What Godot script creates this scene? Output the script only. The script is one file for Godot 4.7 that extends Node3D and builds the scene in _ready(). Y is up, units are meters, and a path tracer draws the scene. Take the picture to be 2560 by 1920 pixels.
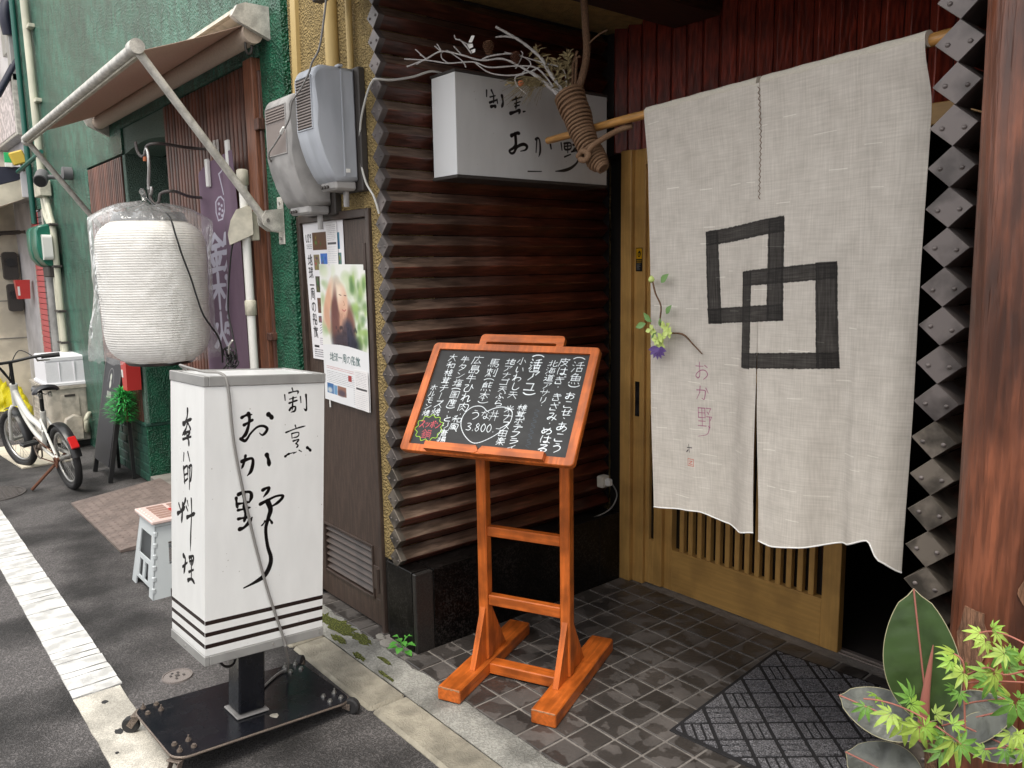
extends Node3D
# ---------------------------------------------------------------- helpers
var names := {}
var ntx := {}
var rng := RandomNumberGenerator.new()
var M := {}

func numbered(parent: Node, called: String) -> String:
	var k := "%d/%s" % [parent.get_instance_id(), called]
	var n: int = names.get(k, 0)
	names[k] = n + 1
	return called if n == 0 else "%s_%03d" % [called, n]

func thing(called: String, label: String, category: String, at := Vector3.ZERO, turn := 0.0, group := "") -> Node3D:
	var o := Node3D.new()
	o.name = numbered(self, called)
	add_child(o, true)
	o.position = at
	o.rotation.y = turn
	tag(o, label, category, group)
	return o

func tag(o: Node, label: String, category: String, group := "") -> void:
	o.set_meta("label", label)
	o.set_meta("category", category)
	if group != "":
		o.set_meta("group", group)

func struct_root(called: String) -> Node3D:
	var o := Node3D.new()
	o.name = numbered(self, called)
	add_child(o, true)
	o.set_meta("kind", "structure")
	return o

func obj(called: String, st: SurfaceTool, m: Material, parent: Node = null, at := Vector3.ZERO) -> MeshInstance3D:
	if parent == null:
		parent = self
	var o := MeshInstance3D.new()
	o.name = numbered(parent, called)
	o.mesh = done(st)
	o.material_override = m
	o.position = at
	parent.add_child(o, true)
	return o

func inst(called: String, mesh: Mesh, m: Material, parent: Node, xf := Transform3D()) -> MeshInstance3D:
	var o := MeshInstance3D.new()
	o.name = numbered(parent, called)
	o.mesh = mesh
	o.material_override = m
	o.transform = xf
	parent.add_child(o, true)
	return o

func S() -> SurfaceTool:
	var st := SurfaceTool.new()
	st.begin(Mesh.PRIMITIVE_TRIANGLES)
	st.set_uv(Vector2.ZERO)
	return st

func done(st: SurfaceTool) -> ArrayMesh:
	st.generate_normals()
	st.index()
	return st.commit()

# corners counter-clockwise seen from outside
func tri(st: SurfaceTool, a: Vector3, b: Vector3, c: Vector3) -> void:
	st.add_vertex(a)
	st.add_vertex(c)
	st.add_vertex(b)

func quad(st: SurfaceTool, a: Vector3, b: Vector3, c: Vector3, d: Vector3) -> void:
	tri(st, a, b, c)
	tri(st, a, c, d)

func box(st: SurfaceTool, c: Vector3, s: Vector3, b := 0.002, bs := Basis()) -> void:
	st.set_smooth_group(-1)
	var h := s * 0.5
	b = minf(b, minf(h.x, minf(h.y, h.z)) * 0.45)
	if b <= 0.0:
		for ax in 3:
			for sg in [-1.0, 1.0]:
				var n := Vector3.ZERO
				n[ax] = sg
				var u := Vector3.ZERO
				u[(ax + 1) % 3] = 1.0
				var v := n.cross(u)
				quad(st, c + bs * ((n - u - v) * h), c + bs * ((n + u - v) * h), c + bs * ((n + u + v) * h), c + bs * ((n - u + v) * h))
		return
	var i := h - Vector3(b, b, b)
	for ax in 3:
		for sg in [-1.0, 1.0]:
			var n := Vector3.ZERO
			n[ax] = sg
			var u := Vector3.ZERO
			u[(ax + 1) % 3] = 1.0
			var v := n.cross(u)
			var p := n * h
			var a1 := (u * i)
			var a2 := (v * i)
			quad(st, c + bs * (p - a1 - a2), c + bs * (p + a1 - a2), c + bs * (p + a1 + a2), c + bs * (p - a1 + a2))
	for ax in 3:
		var u := Vector3.ZERO
		u[ax] = 1.0
		var v := Vector3.ZERO
		v[(ax + 1) % 3] = 1.0
		var w := Vector3.ZERO
		w[(ax + 2) % 3] = 1.0
		for sv in [-1.0, 1.0]:
			for sw in [-1.0, 1.0]:
				var e1: Vector3 = v * sv * h + w * sw * i
				var e2: Vector3 = v * sv * i + w * sw * h
				var q := [c + bs * (e1 - u * i), c + bs * (e1 + u * i), c + bs * (e2 + u * i), c + bs * (e2 - u * i)]
				if sv * sw > 0.0:
					q.reverse()
				quad(st, q[0], q[1], q[2], q[3])
	for sx in [-1.0, 1.0]:
		for sy in [-1.0, 1.0]:
			for sz in [-1.0, 1.0]:
				var g := Vector3(sx, sy, sz)
				var p1 := c + bs * (g * Vector3(h.x, i.y, i.z))
				var p2 := c + bs * (g * Vector3(i.x, h.y, i.z))
				var p3 := c + bs * (g * Vector3(i.x, i.y, h.z))
				if sx * sy * sz > 0.0:
					tri(st, p1, p2, p3)
				else:
					tri(st, p1, p3, p2)

# box from its lowest to its highest corner
func bx(st: SurfaceTool, x0: float, x1: float, y0: float, y1: float, z0: float, z1: float, b := 0.002) -> void:
	box(st, Vector3((x0 + x1) * 0.5, (y0 + y1) * 0.5, (z0 + z1) * 0.5), Vector3(absf(x1 - x0), absf(y1 - y0), absf(z1 - z0)), b)

# a bar between two points with a rectangular section
func bar(st: SurfaceTool, a: Vector3, b: Vector3, w: float, d: float, up := Vector3.UP, bev := 0.002) -> void:
	var y := (b - a).normalized()
	var z := up - y * up.dot(y)
	if z.length() < 0.01:
		z = Vector3.BACK - y * y.z
	z = z.normalized()
	var x := y.cross(z)
	box(st, (a + b) * 0.5, Vector3(w, a.distance_to(b), d), bev, Basis(x, y, z))

func smooth(pts: Array, n := 6, closed := false) -> Array:
	var out := []
	var c := pts.size()
	if c < 3:
		return pts
	for i in (c if closed else c - 1):
		var p0 = pts[(i - 1 + c) % c] if closed else pts[maxi(i - 1, 0)]
		var p1 = pts[i]
		var p2 = pts[(i + 1) % c]
		var p3 = pts[(i + 2) % c] if closed else pts[mini(i + 2, c - 1)]
		for k in n:
			var t := float(k) / n
			out.append(0.5 * (2.0 * p1 + (p2 - p0) * t + (2.0 * p0 - 5.0 * p1 + 4.0 * p2 - p3) * t * t + (3.0 * p1 - p0 - 3.0 * p2 + p3) * t * t * t))
	if not closed:
		out.append(pts[c - 1])
	return out

func tube(st: SurfaceTool, pts: Array, r, n := 8, closed := false) -> void:
	st.set_smooth_group(0)
	var c := pts.size()
	var rings := []
	var x := Vector3.ZERO
	for i in c:
		var t: Vector3
		if closed:
			t = pts[(i + 1) % c] - pts[(i - 1 + c) % c]
		else:
			t = pts[mini(i + 1, c - 1)] - pts[maxi(i - 1, 0)]
		t = t.normalized() if t.length() > 1e-7 else Vector3.UP
		if i == 0:
			x = t.cross(Vector3.UP)
			if x.length() < 0.05:
				x = t.cross(Vector3.RIGHT)
		else:
			x = x - t * x.dot(t)
		x = x.normalized()
		var y := t.cross(x)
		var rad: float = r[i] if r is Array else r
		var ring := []
		for k in n:
			var a := TAU * k / n
			ring.append(pts[i] + (x * cos(a) + y * sin(a)) * rad)
		rings.append(ring)
	for i in (c if closed else c - 1):
		var a = rings[i]
		var b = rings[(i + 1) % c]
		for k in n:
			quad(st, a[k], a[(k + 1) % n], b[(k + 1) % n], b[k])
	if not closed:
		st.set_smooth_group(-1)
		for k in range(1, n - 1):
			tri(st, rings[0][0], rings[0][k + 1], rings[0][k])
			tri(st, rings[c - 1][0], rings[c - 1][k], rings[c - 1][k + 1])

func cyl(st: SurfaceTool, a: Vector3, b: Vector3, r: float, n := 16) -> void:
	tube(st, [a, b], r, n)

# profile of Vector2(radius, height) from bottom to top, turned round the y axis of xf
func lathe(st: SurfaceTool, prof: Array, n := 24, xf := Transform3D(), sharp := false) -> void:
	for i in prof.size() - 1:
		st.set_smooth_group(-1 if sharp else 0)
		for k in n:
			var a0 := TAU * k / n
			var a1 := TAU * (k + 1) / n
			var p: Vector2 = prof[i]
			var q: Vector2 = prof[i + 1]
			var A := xf * Vector3(p.x * cos(a0), p.y, -p.x * sin(a0))
			var B := xf * Vector3(p.x * cos(a1), p.y, -p.x * sin(a1))
			var C := xf * Vector3(q.x * cos(a1), q.y, -q.x * sin(a1))
			var D := xf * Vector3(q.x * cos(a0), q.y, -q.x * sin(a0))
			if p.x < 1e-6:
				tri(st, A, C, D)
			elif q.x < 1e-6:
				tri(st, A, B, D)
			else:
				quad(st, A, B, C, D)

# polygon (counter-clockwise, x right and y up) pushed out along z from z0 to z1 of xf
func prism(st: SurfaceTool, poly: PackedVector2Array, z0: float, z1: float, xf := Transform3D(), smooth_side := false) -> void:
	if Geometry2D.is_polygon_clockwise(poly):
		poly.reverse()
	var ix := Geometry2D.triangulate_polygon(poly)
	st.set_smooth_group(-1)
	for i in range(0, ix.size(), 3):
		var a := poly[ix[i]]
		var b := poly[ix[i + 1]]
		var c := poly[ix[i + 2]]
		if (b - a).cross(c - a) < 0.0:
			var t := b
			b = c
			c = t
		tri(st, xf * Vector3(a.x, a.y, z1), xf * Vector3(b.x, b.y, z1), xf * Vector3(c.x, c.y, z1))
		tri(st, xf * Vector3(a.x, a.y, z0), xf * Vector3(c.x, c.y, z0), xf * Vector3(b.x, b.y, z0))
	if smooth_side:
		st.set_smooth_group(0)
	var n := poly.size()
	for i in n:
		var a := poly[i]
		var b := poly[(i + 1) % n]
		quad(st, xf * Vector3(a.x, a.y, z0), xf * Vector3(b.x, b.y, z0), xf * Vector3(b.x, b.y, z1), xf * Vector3(a.x, a.y, z1))

func rrect(w: float, h: float, r: float, n := 4) -> PackedVector2Array:
	var p := PackedVector2Array()
	for q in 4:
		var cx: float = (w * 0.5 - r) * [1, -1, -1, 1][q]
		var cy: float = (h * 0.5 - r) * [1, 1, -1, -1][q]
		for k in n + 1:
			var a := PI * 0.5 * (q + float(k) / n)
			p.append(Vector2(cx + r * cos(a), cy + r * sin(a)))
	return p

# a closed sheet with thickness from a grid of points (rows of Vector3), with texture coordinates
func sheet(st: SurfaceTool, g: Array, thick := 0.001, uvs = null) -> void:
	var rows := g.size()
	var cols: int = g[0].size()
	var nr := []
	for j in rows:
		var r := []
		for i in cols:
			var du: Vector3 = g[j][mini(i + 1, cols - 1)] - g[j][maxi(i - 1, 0)]
			var dv: Vector3 = g[mini(j + 1, rows - 1)][i] - g[maxi(j - 1, 0)][i]
			r.append(dv.cross(du).normalized() * thick * 0.5)
		nr.append(r)
	for side in [1.0, -1.0]:
		st.set_smooth_group(0 if side > 0.0 else 1)
		for j in rows - 1:
			for i in cols - 1:
				var q := [[j, i], [j + 1, i], [j + 1, i + 1], [j, i + 1]]
				var order := [0, 1, 2, 0, 2, 3] if side < 0.0 else [0, 2, 1, 0, 3, 2]
				for o in order:
					var jj: int = q[o][0]
					var ii: int = q[o][1]
					st.set_uv(uvs[jj][ii] if uvs else Vector2(float(ii) / (cols - 1), float(jj) / (rows - 1)))
					st.add_vertex(g[jj][ii] + nr[jj][ii] * side)
	st.set_smooth_group(-1)
	var loop := []
	for i in cols:
		loop.append([0, i])
	for j in range(1, rows):
		loop.append([j, cols - 1])
	for i in range(cols - 2, -1, -1):
		loop.append([rows - 1, i])
	for j in range(rows - 2, 0, -1):
		loop.append([j, 0])
	for k in loop.size():
		var a = loop[k]
		var b = loop[(k + 1) % loop.size()]
		st.set_uv(uvs[a[0]][a[1]] if uvs else Vector2(float(a[1]) / (cols - 1), float(a[0]) / (rows - 1)))
		quad(st, g[a[0]][a[1]] + nr[a[0]][a[1]], g[b[0]][b[1]] + nr[b[0]][b[1]], g[b[0]][b[1]] - nr[b[0]][b[1]], g[a[0]][a[1]] - nr[a[0]][a[1]])

# a thin printed plate: o is the top left corner of its face, r and d run along its top and down its side
func plate(st: SurfaceTool, o: Vector3, r: Vector3, d: Vector3, thick := 0.002) -> void:
	var n := d.cross(r).normalized() * thick
	st.set_smooth_group(-1)
	var f := [o, o + d, o + d + r, o + r]
	var uv := [Vector2(0, 0), Vector2(0, 1), Vector2(1, 1), Vector2(1, 0)]
	for k in [0, 2, 1, 0, 3, 2]:
		st.set_uv(uv[k])
		st.add_vertex(f[k])
	st.set_uv(Vector2(0.004, 0.004))
	for k in 4:
		var a: Vector3 = f[k]
		var b: Vector3 = f[(k + 1) % 4]
		quad(st, a, a - n, b - n, b)
	quad(st, f[0] - n, f[3] - n, f[2] - n, f[1] - n)

# ---------------------------------------------------------------- materials
func lin(r: float, g: float, b: float, a := 1.0) -> Color:
	var c := Color(r, g, b).linear_to_srgb()
	c.a = a
	return c

func ntex(kind: String, lo: float, hi: float) -> NoiseTexture2D:
	var key := "%s %.2f %.2f" % [kind, lo, hi]
	if ntx.has(key):
		return ntx[key]
	var n := FastNoiseLite.new()
	n.seed = 11 + kind.hash() % 97
	n.noise_type = FastNoiseLite.TYPE_SIMPLEX_SMOOTH
	n.fractal_octaves = 4
	var p0 := 0.3
	var p1 := 0.7
	match kind:
		"mottle":
			n.frequency = 0.007
			n.fractal_octaves = 6
		"cloud":
			n.frequency = 0.012
			n.fractal_octaves = 3
			p0 = 0.42
			p1 = 0.56
		"patch":
			n.frequency = 0.01
			n.fractal_octaves = 5
			p0 = 0.52
			p1 = 0.56
		"fine":
			n.frequency = 0.06
		"grain":
			n.frequency = 0.018
			n.fractal_octaves = 5
		"grit":
			n.noise_type = FastNoiseLite.TYPE_CELLULAR
			n.cellular_return_type = FastNoiseLite.RETURN_CELL_VALUE
			n.frequency = 0.14
			n.fractal_octaves = 2
		"pebble":
			n.noise_type = FastNoiseLite.TYPE_CELLULAR
			n.cellular_return_type = FastNoiseLite.RETURN_DISTANCE
			n.frequency = 0.09
			n.fractal_octaves = 2
		"dust":
			n.noise_type = FastNoiseLite.TYPE_VALUE
			n.frequency = 0.45
			n.fractal_octaves = 2
	var t := NoiseTexture2D.new()
	t.width = 512
	t.height = 512
	t.seamless = true
	t.noise = n
	var g := Gradient.new()
	g.offsets = PackedFloat32Array([p0, p1])
	g.colors = PackedColorArray([Color(lo, lo, lo), Color(hi, hi, hi)])
	t.color_ramp = g
	ntx[key] = t
	return t

func mat(called: String, c: Color, rough := 0.7, o := {}) -> StandardMaterial3D:
	var m := StandardMaterial3D.new()
	m.resource_name = called
	m.albedo_color = c
	m.roughness = rough
	m.metallic = o.get("metal", 0.0)
	m.metallic_specular = o.get("spec", 0.5)
	if o.has("t") or o.has("b") or o.has("r"):
		m.uv1_triplanar = true
		m.uv1_world_triplanar = o.get("world", false)
		m.uv1_scale = o.get("s", Vector3.ONE)
		m.uv1_triplanar_sharpness = 4.0
	if o.has("t"):
		m.albedo_texture = ntex(o.t[0], lerpf(o.t[1], 1.0, 0.35), o.t[2])
	if o.has("r"):
		m.roughness_texture = ntex(o.r[0], o.r[1], o.r[2])
		m.roughness_texture_channel = BaseMaterial3D.TEXTURE_CHANNEL_RED
	if o.has("b"):
		m.heightmap_enabled = true
		m.heightmap_texture = ntex(o.b[0], 0.0, 1.0)
		m.heightmap_scale = o.b[1]
	if o.has("d"):
		m.detail_enabled = true
		m.detail_albedo = ntex(o.d[0], lerpf(o.d[1], 1.0, 0.35), o.d[2])
		m.detail_blend_mode = BaseMaterial3D.BLEND_MODE_MUL
		m.detail_uv_layer = BaseMaterial3D.DETAIL_UV_2
		m.uv2_triplanar = true
		m.uv2_world_triplanar = o.get("world", false)
		m.uv2_scale = o.d[3]
	if o.has("coat"):
		m.clearcoat_enabled = true
		m.clearcoat = o.coat
		m.clearcoat_roughness = o.get("coat_rough", 0.1)
	M[called] = m
	return m

func clear(called: String, c: Color, alpha: float, rough := 0.1) -> StandardMaterial3D:
	var m := StandardMaterial3D.new()
	m.resource_name = called
	c.a = alpha
	m.albedo_color = c
	m.roughness = rough
	m.transparency = BaseMaterial3D.TRANSPARENCY_ALPHA
	M[called] = m
	return m

func printed(called: String, img: Image, rough := 0.6, o := {}) -> StandardMaterial3D:
	var m := StandardMaterial3D.new()
	m.resource_name = called
	m.albedo_texture = ImageTexture.create_from_image(img)
	m.roughness = rough
	m.texture_repeat = false
	if o.has("coat"):
		m.clearcoat_enabled = true
		m.clearcoat = o.coat
		m.clearcoat_roughness = 0.08
	if o.has("back"):
		m.backlight_enabled = true
		m.backlight = o.back
	M[called] = m
	return m

# ---------------------------------------------------------------- ink on an image
func dab(img: Image, a: Vector2, b: Vector2, wa: float, wb: float, c: Color, soft := 0.8, grain := 0.0) -> void:
	var w := maxf(wa, wb) + soft + 1.0
	var x0 := clampi(int(minf(a.x, b.x) - w), 0, img.get_width() - 1)
	var x1 := clampi(int(maxf(a.x, b.x) + w), 0, img.get_width() - 1)
	var y0 := clampi(int(minf(a.y, b.y) - w), 0, img.get_height() - 1)
	var y1 := clampi(int(maxf(a.y, b.y) + w), 0, img.get_height() - 1)
	var ab := b - a
	var l2 := maxf(ab.length_squared(), 1e-6)
	for y in range(y0, y1 + 1):
		for x in range(x0, x1 + 1):
			var p := Vector2(x + 0.5, y + 0.5)
			var t := clampf((p - a).dot(ab) / l2, 0.0, 1.0)
			var d := p.distance_to(a + ab * t) - lerpf(wa, wb, t)
			if d < soft:
				var k := clampf(0.5 - d / (2.0 * soft), 0.0, 1.0) * c.a
				if grain > 0.0:
					k *= 1.0 - grain * rng.randf()
				img.set_pixel(x, y, img.get_pixel(x, y).lerp(Color(c.r, c.g, c.b), k))

func stroke(img: Image, pts: Array, w: float, c: Color, w1 := -1.0, soft := 0.8, grain := 0.0, curve := true) -> void:
	if w1 < 0.0:
		w1 = w
	var p := smooth(pts, 5) if curve and pts.size() > 2 else pts
	for i in p.size() - 1:
		dab(img, p[i], p[i + 1], lerpf(w, w1, float(i) / (p.size() - 1)) * 0.5, lerpf(w, w1, float(i + 1) / (p.size() - 1)) * 0.5, c, soft, grain)

# how hard a brush is pressed along a stroke: a full start, a thinner run, a heavier turn, a drawn-out end
func press(t: float) -> float:
	return (1.12 - 0.42 * smoothstep(0.0, 0.35, t) + 0.30 * smoothstep(0.4, 0.72, t)) * (1.0 - 0.72 * smoothstep(0.78, 1.0, t))

# brush strokes «width x,y x,y ...» in thousandths of the picture's width
func brush(img: Image, rows: Array, c: Color, wide := 1.0) -> void:
	var k := img.get_width() / 1000.0
	for row in rows:
		var f: PackedStringArray = row.split(" ")
		var pts := []
		for i in range(1, f.size()):
			var xy := f[i].split_floats(",")
			pts.append(Vector2(xy[0], xy[1]) * k)
		var w: float = float(f[0]) * wide * k
		if pts.size() > 2:
			var sp := smooth(pts, 6)
			var last := sp.size() - 1
			for i in last:
				var t0 := float(i) / last
				var t1 := float(i + 1) / last
				dab(img, sp[i], sp[i + 1], w * press(t0) * 0.5, w * press(t1) * 0.5, c, 0.9)
			continue
		if pts.size() == 2:
			stroke(img, pts, w * 0.85, c, w * 0.6, 0.9)
		elif pts.size() == 3:
			stroke(img, pts, w * 0.95, c, w * 0.6, 0.9)
		else:
			stroke(img, pts, w * 0.95, c, w * 0.6, 0.9)

# characters as pen strokes on a 20 x 20 grid, a to t across and down
const PEN := {
	"お": "bfmf hbhoerbpdmjjojrmqpms oerg", "か": "bgngojnomrjq hbgjbr pdsj", "野": "bbkbkj bbbj bfkf bjkj gbgq bmkm aqlq mbsbpf nepg mitirl qiqroq",
	"活": "bbdd ahci bten qbid ghth ncnm jmrmrs jmjs jsrs", "魚": "habg gcmcjg dgrgrn dgdn dkrk dnrn kgkn bqas frgt krlt qrst", "こ": "edod cocqesqr",
	"せ": "ahtg odolmm fcfpipspr", "゛": "qard satc", "゜": "rbsatbscrb", "あ": "cepd haho mgkmfqbpblhjojsmqqmt", "う": "gbmc dhkfphqlnpht",
	"皮": "ccsc scqf cccjat kakh dhphlofs fhrs", "は": "cbbkcr gfsf nbnpkrhpmotr", "き": "depd cirg hbop dndriror", "さ": "cgrf hbpn dndriror",
	"み": "cdldeqbohltq qgolls", "め": "cehp odfqbmfhohslqqls", "る": "dcpccnjkqmpqksgqjo", "北": "bhhh gbgr aqhn tgmj mbmrtrto",
	"海": "bbdd ahci bten kahe jdtd jgipsprg jgrg gltl ngmp", "道": "bbdd ajejdp asdpjsts iakc qaod gdtd ndmf igqgqp igip ijqj imqm ipqp",
	"ア": "bdrdnj jhjmdt", "サ": "ahth fbfm ncnkit", "リ": "ecen ncnlis", "ユ": "ceoenq bqsq", "小": "jajsgq egbn ogsn", "い": "ddcmfrhp ofrn",
	"わ": "fafs afgfbq bqijpjrnns", "し": "ebeogsmsrn", "天": "cdqd bjsj jdjjbs jjst", "椎": "agig eaes egan egin nakh lels mese lisi lmsm lrtr pbpr",
	"茸": "bdtd fagf nang chrh fhfp nhnt fknk fnnn bqsp", "ホ": "bftf jajsgq fjbp njrp", "テ": "eboc bhthlhkmft", "フ": "ccqcqflpdt", "ラ": "ecoc cirirlmpet",
	"イ": "pbkhbm khkt", "地": "ahih ecep arjo kitf tfsm smqm obop lclqnsts tsto", "ナ": "bgsg kbkjet", "コ": "cdqdqr brrr", "ふ": "gbld hghkmnkrgq bpdm pmsq",
	"ら": "gald edcmikplpqgt", "米": "dcgg pcmg ajsj jajt jjbs jjss", "ス": "dcpckkbt kkst", "田": "cdrdrr cdcr crrr jdjr ckrk",
	"楽": "jahc gcmcmi gcgi gfmf gimi cbee cieg rboe rioh bmsm jijt jmct jmrt", "馬": "dbrb dbdm dfqf diqi jbjm dmsmrsps bpar fpfs jpjs mpnr",
	"刺": "adkd fafs bgjgjk bgbk fkat fkks odom sasspr", "熊": "fabe bejd bgigin bgbn bjij blil mamf mcrb mirh mgmlrl bqat fqgt krlt qrst",
	"本": "bfsf jajt jfbn jfrn fomo", "広": "kakc cdtd cdckat kgfr frqq nmsr", "島": "iahc dcqc qcqi dcdl dfqf diqi dlslrsos bobs bsls gngs lnls",
	"牛": "fbci ffqf aksk jajt", "ひ": "bdiddlerjsnpocpgtk", "れ": "fafs afgfbp bpkgoholosqstp", "肉": "cecs cesesrqs jajgfk jgok jmfr jmor",
	"和": "iacc ahkh gcgs gham ghkm mgtgtq mgmq mqtq", "風": "cbckat cbrbrqtt kdgf fgngnk fgfk fknk jejo eopn mmpp", "タ": "gbbj fepemmet gjnn", "ン": "cdhh dsjpsg",
	"塩": "ahih ebep arjo lahe kctc lgrgrk lglk lkrk knsnss knks nnns pnps jsts", "国": "bbsbss bbbs bsss efof ejoj eooo jfjo llmm",
	"産": "jajc cdrd gdhg nemg cgsg cgcmat ihhk hkrk mhms hnqn gsss", "と": "fbhi pgfldpgsrs", "り": "ddcmfk nbplit",
	"唐": "jajc cdtd cdckat ggqgqm djtj gmqm kdko hprprt hpht htrt", "揚": "agig eaerbq anhl kbrbrg kbkg kdrd kgrg ijtj likm klslrspt nljr qlmt",
	"大": "bgsg jajhbt jhst", "チ": "pbdd aith jdjmet", "ー": "jbjs", "焼": "cgbk jgik fafkbs fkks lcsc pape kgtg nenj rerj kktk nkmqjt qkqsts tstp",
	"ル": "fcfkbs mbmssl", "モ": "dcqc bjsj icipmsrs", "な": "bfkf hbdm nbrf nhnqjshpkntr", "丼": "cfrf alsl gaghct nant jinm", "ッ": "cgek ifjj qgnnfs",
	"鍋": "faag fakg dgig bkkk fgfr cmdp imhp asks mbsbsh mbmh pfpi lhthtt lhlt nlrlrp nlnp nprp", "鉄": "faag fakg dgig bkkk fgfr cmdp imhp asks mblf lfsf kktk pbpkkt pktt",
	"板": "bgkg fafs fgbm fgjm lcsc mcmjks mhrhnokt njts", "球": "acic ajij asjq ecer jete nbns nsls jhmk jqmm rhok okts qbsc", "一": "ajtj",
	"周": "dbdkat dbrbrspr gfpf jcji gipi hlolop hlhp hpop", "の": "kdhneqbmcgkdqfsjqpls", "船": "fadc ccckat ccjcjrhs fefg akkj fkfn mblh qbsh mlslss mlms msss",
	"旅": "eadc aejd eebt egihhrfs laih kdtd rfji lhsg lglrnp ngot oktt", "（": "anfhnhtn", "）": "abfhnhtb", "、": "hdkh", "・": "jijk",
	"3": "cckbpegj gjqmpqkscr", "8": "jaefjjpnjtdojjofja", "0": "jadgdojtpopgja", ",": "jrit", ".": "jris", "-": "djqj", "U": "bbbngsmsrnrb", "2": "bgdbjapcpgbs bsqs", "9": "pgliegecjapcpg pgnnit",
}

func glyph(img: Image, ch: String, at: Vector2, size: Vector2, w: float, c: Color, grain := 0.0, jig := 0.0, slant := 0.0) -> void:
	for s in PEN.get(ch, "").split(" ", false):
		var pts := []
		for i in range(0, s.length() - 1, 2):
			var p := Vector2(s.unicode_at(i) - 97, s.unicode_at(i + 1) - 97) / 19.0
			p += Vector2(rng.randf_range(-jig, jig), rng.randf_range(-jig, jig))
			pts.append(at + Vector2(p.x * size.x + (p.y - 0.5) * slant * size.x, p.y * size.y))
		stroke(img, pts, w * rng.randf_range(0.85, 1.15), c, w * rng.randf_range(0.6, 1.0), 0.8, grain, pts.size() > 3)

# a column of characters, top to bottom
func column(img: Image, text: String, u: float, v0: float, v1: float, size: float, w: float, c: Color, grain := 0.0, jig := 0.0) -> void:
	var k := img.get_width()
	var n := 0.0
	for ch in text:
		if not ch in "゛゜":
			n += 0.45 if ch in "、・（）" else 1.0
	var step := (v1 - v0) / n
	var v := v0
	var last := v0
	for ch in text:
		if ch in "゛゜":
			glyph(img, ch, Vector2(u - size * 0.4, last) * k, Vector2(size, minf(step, size)) * k * 0.9, w * 0.8, c, grain)
			continue
		var h := step * (0.45 if ch in "、・（）" else 1.0)
		glyph(img, ch, Vector2(u - size * 0.5 + rng.randf_range(-0.05, 0.05) * size, v + h * 0.05) * k, Vector2(size, h * 0.88) * k, w, c, grain, jig, -0.08)
		last = v
		v += h

func blank(w: int, h: int, c: Color) -> Image:
	var img := Image.create(w, h, false, Image.FORMAT_RGB8)
	img.fill(c)
	return img

# soft oval of colour on a print
func oval(img: Image, c: Vector2, r: Vector2, col: Color, soft := 0.3, turn := 0.0) -> void:
	var m := maxf(r.x, r.y) * (1.0 + soft)
	for y in range(maxi(0, int(c.y - m)), mini(img.get_height(), int(c.y + m) + 1)):
		for x in range(maxi(0, int(c.x - m)), mini(img.get_width(), int(c.x + m) + 1)):
			var p := (Vector2(x, y) - c).rotated(-turn) / r
			var d := p.length()
			if d < 1.0 + soft:
				var k := clampf((1.0 + soft - d) / (2.0 * soft), 0.0, 1.0) * col.a
				img.set_pixel(x, y, img.get_pixel(x, y).lerp(Color(col.r, col.g, col.b), k))

# ---------------------------------------------------------------- the scene
func _ready() -> void:
	rng.seed = 7
	camera_and_sky()
	materials()
	ground()
	restaurant()
	green_building()
	far_buildings()
	noren()
	hanging_vase()
	wall_light_box()
	menu_stand()
	standing_sign()
	door_posters()
	meter_hoods()
	awning()
	lantern()
	banner_and_conduit()
	bicycle()
	green_front_things()
	street_small_things()
	plants()

func camera_and_sky() -> void:
	var cam := Camera3D.new()
	cam.name = "camera"
	add_child(cam)
	var yaw := deg_to_rad(39.8)
	var fw := Vector3(-cos(yaw), 0, -sin(yaw))
	var rt := Vector3(sin(yaw), 0, -cos(yaw))
	var pitch := deg_to_rad(-8.45)
	var roll := deg_to_rad(-0.9)
	var f := fw * cos(pitch) + Vector3.UP * sin(pitch)
	var u := Vector3.UP * cos(pitch) - fw * sin(pitch)
	var r3 := rt * cos(roll) + u * sin(roll)
	var u3 := u * cos(roll) - rt * sin(roll)
	cam.transform = Transform3D(Basis(r3, u3, -f), Vector3(0, 1.45, 0))
	cam.fov = 51.28
	cam.near = 0.05
	cam.far = 400.0
	cam.current = true
	var we := WorldEnvironment.new()
	we.name = "environment"
	var e := Environment.new()
	e.background_mode = Environment.BG_SKY
	var sky := Sky.new()
	var sm := ProceduralSkyMaterial.new()
	sm.sky_top_color = Color(0.90, 0.905, 0.91)
	sm.sky_horizon_color = Color(0.92, 0.915, 0.91)
	sm.sky_curve = 0.2
	sm.ground_bottom_color = Color(0.25, 0.24, 0.24)
	sm.ground_horizon_color = Color(0.55, 0.55, 0.55)
	sm.sun_angle_max = 1.0
	sky.sky_material = sm
	e.sky = sky
	e.background_energy_multiplier = 1.0
	e.tonemap_mode = Environment.TONE_MAPPER_LINEAR
	e.tonemap_exposure = 2.8
	e.sdfgi_enabled = true
	e.ssao_enabled = true
	e.ssil_enabled = true
	we.environment = e
	add_child(we)
	var sun := DirectionalLight3D.new()
	sun.name = "sun"
	sun.light_energy = 0.3
	sun.light_color = Color(1.0, 0.98, 0.94)
	sun.light_angular_distance = 20.0
	sun.shadow_enabled = true
	add_child(sun)
	sun.look_at_from_position(Vector3.ZERO, Vector3(-0.25, -1.0, -0.42))

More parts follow.
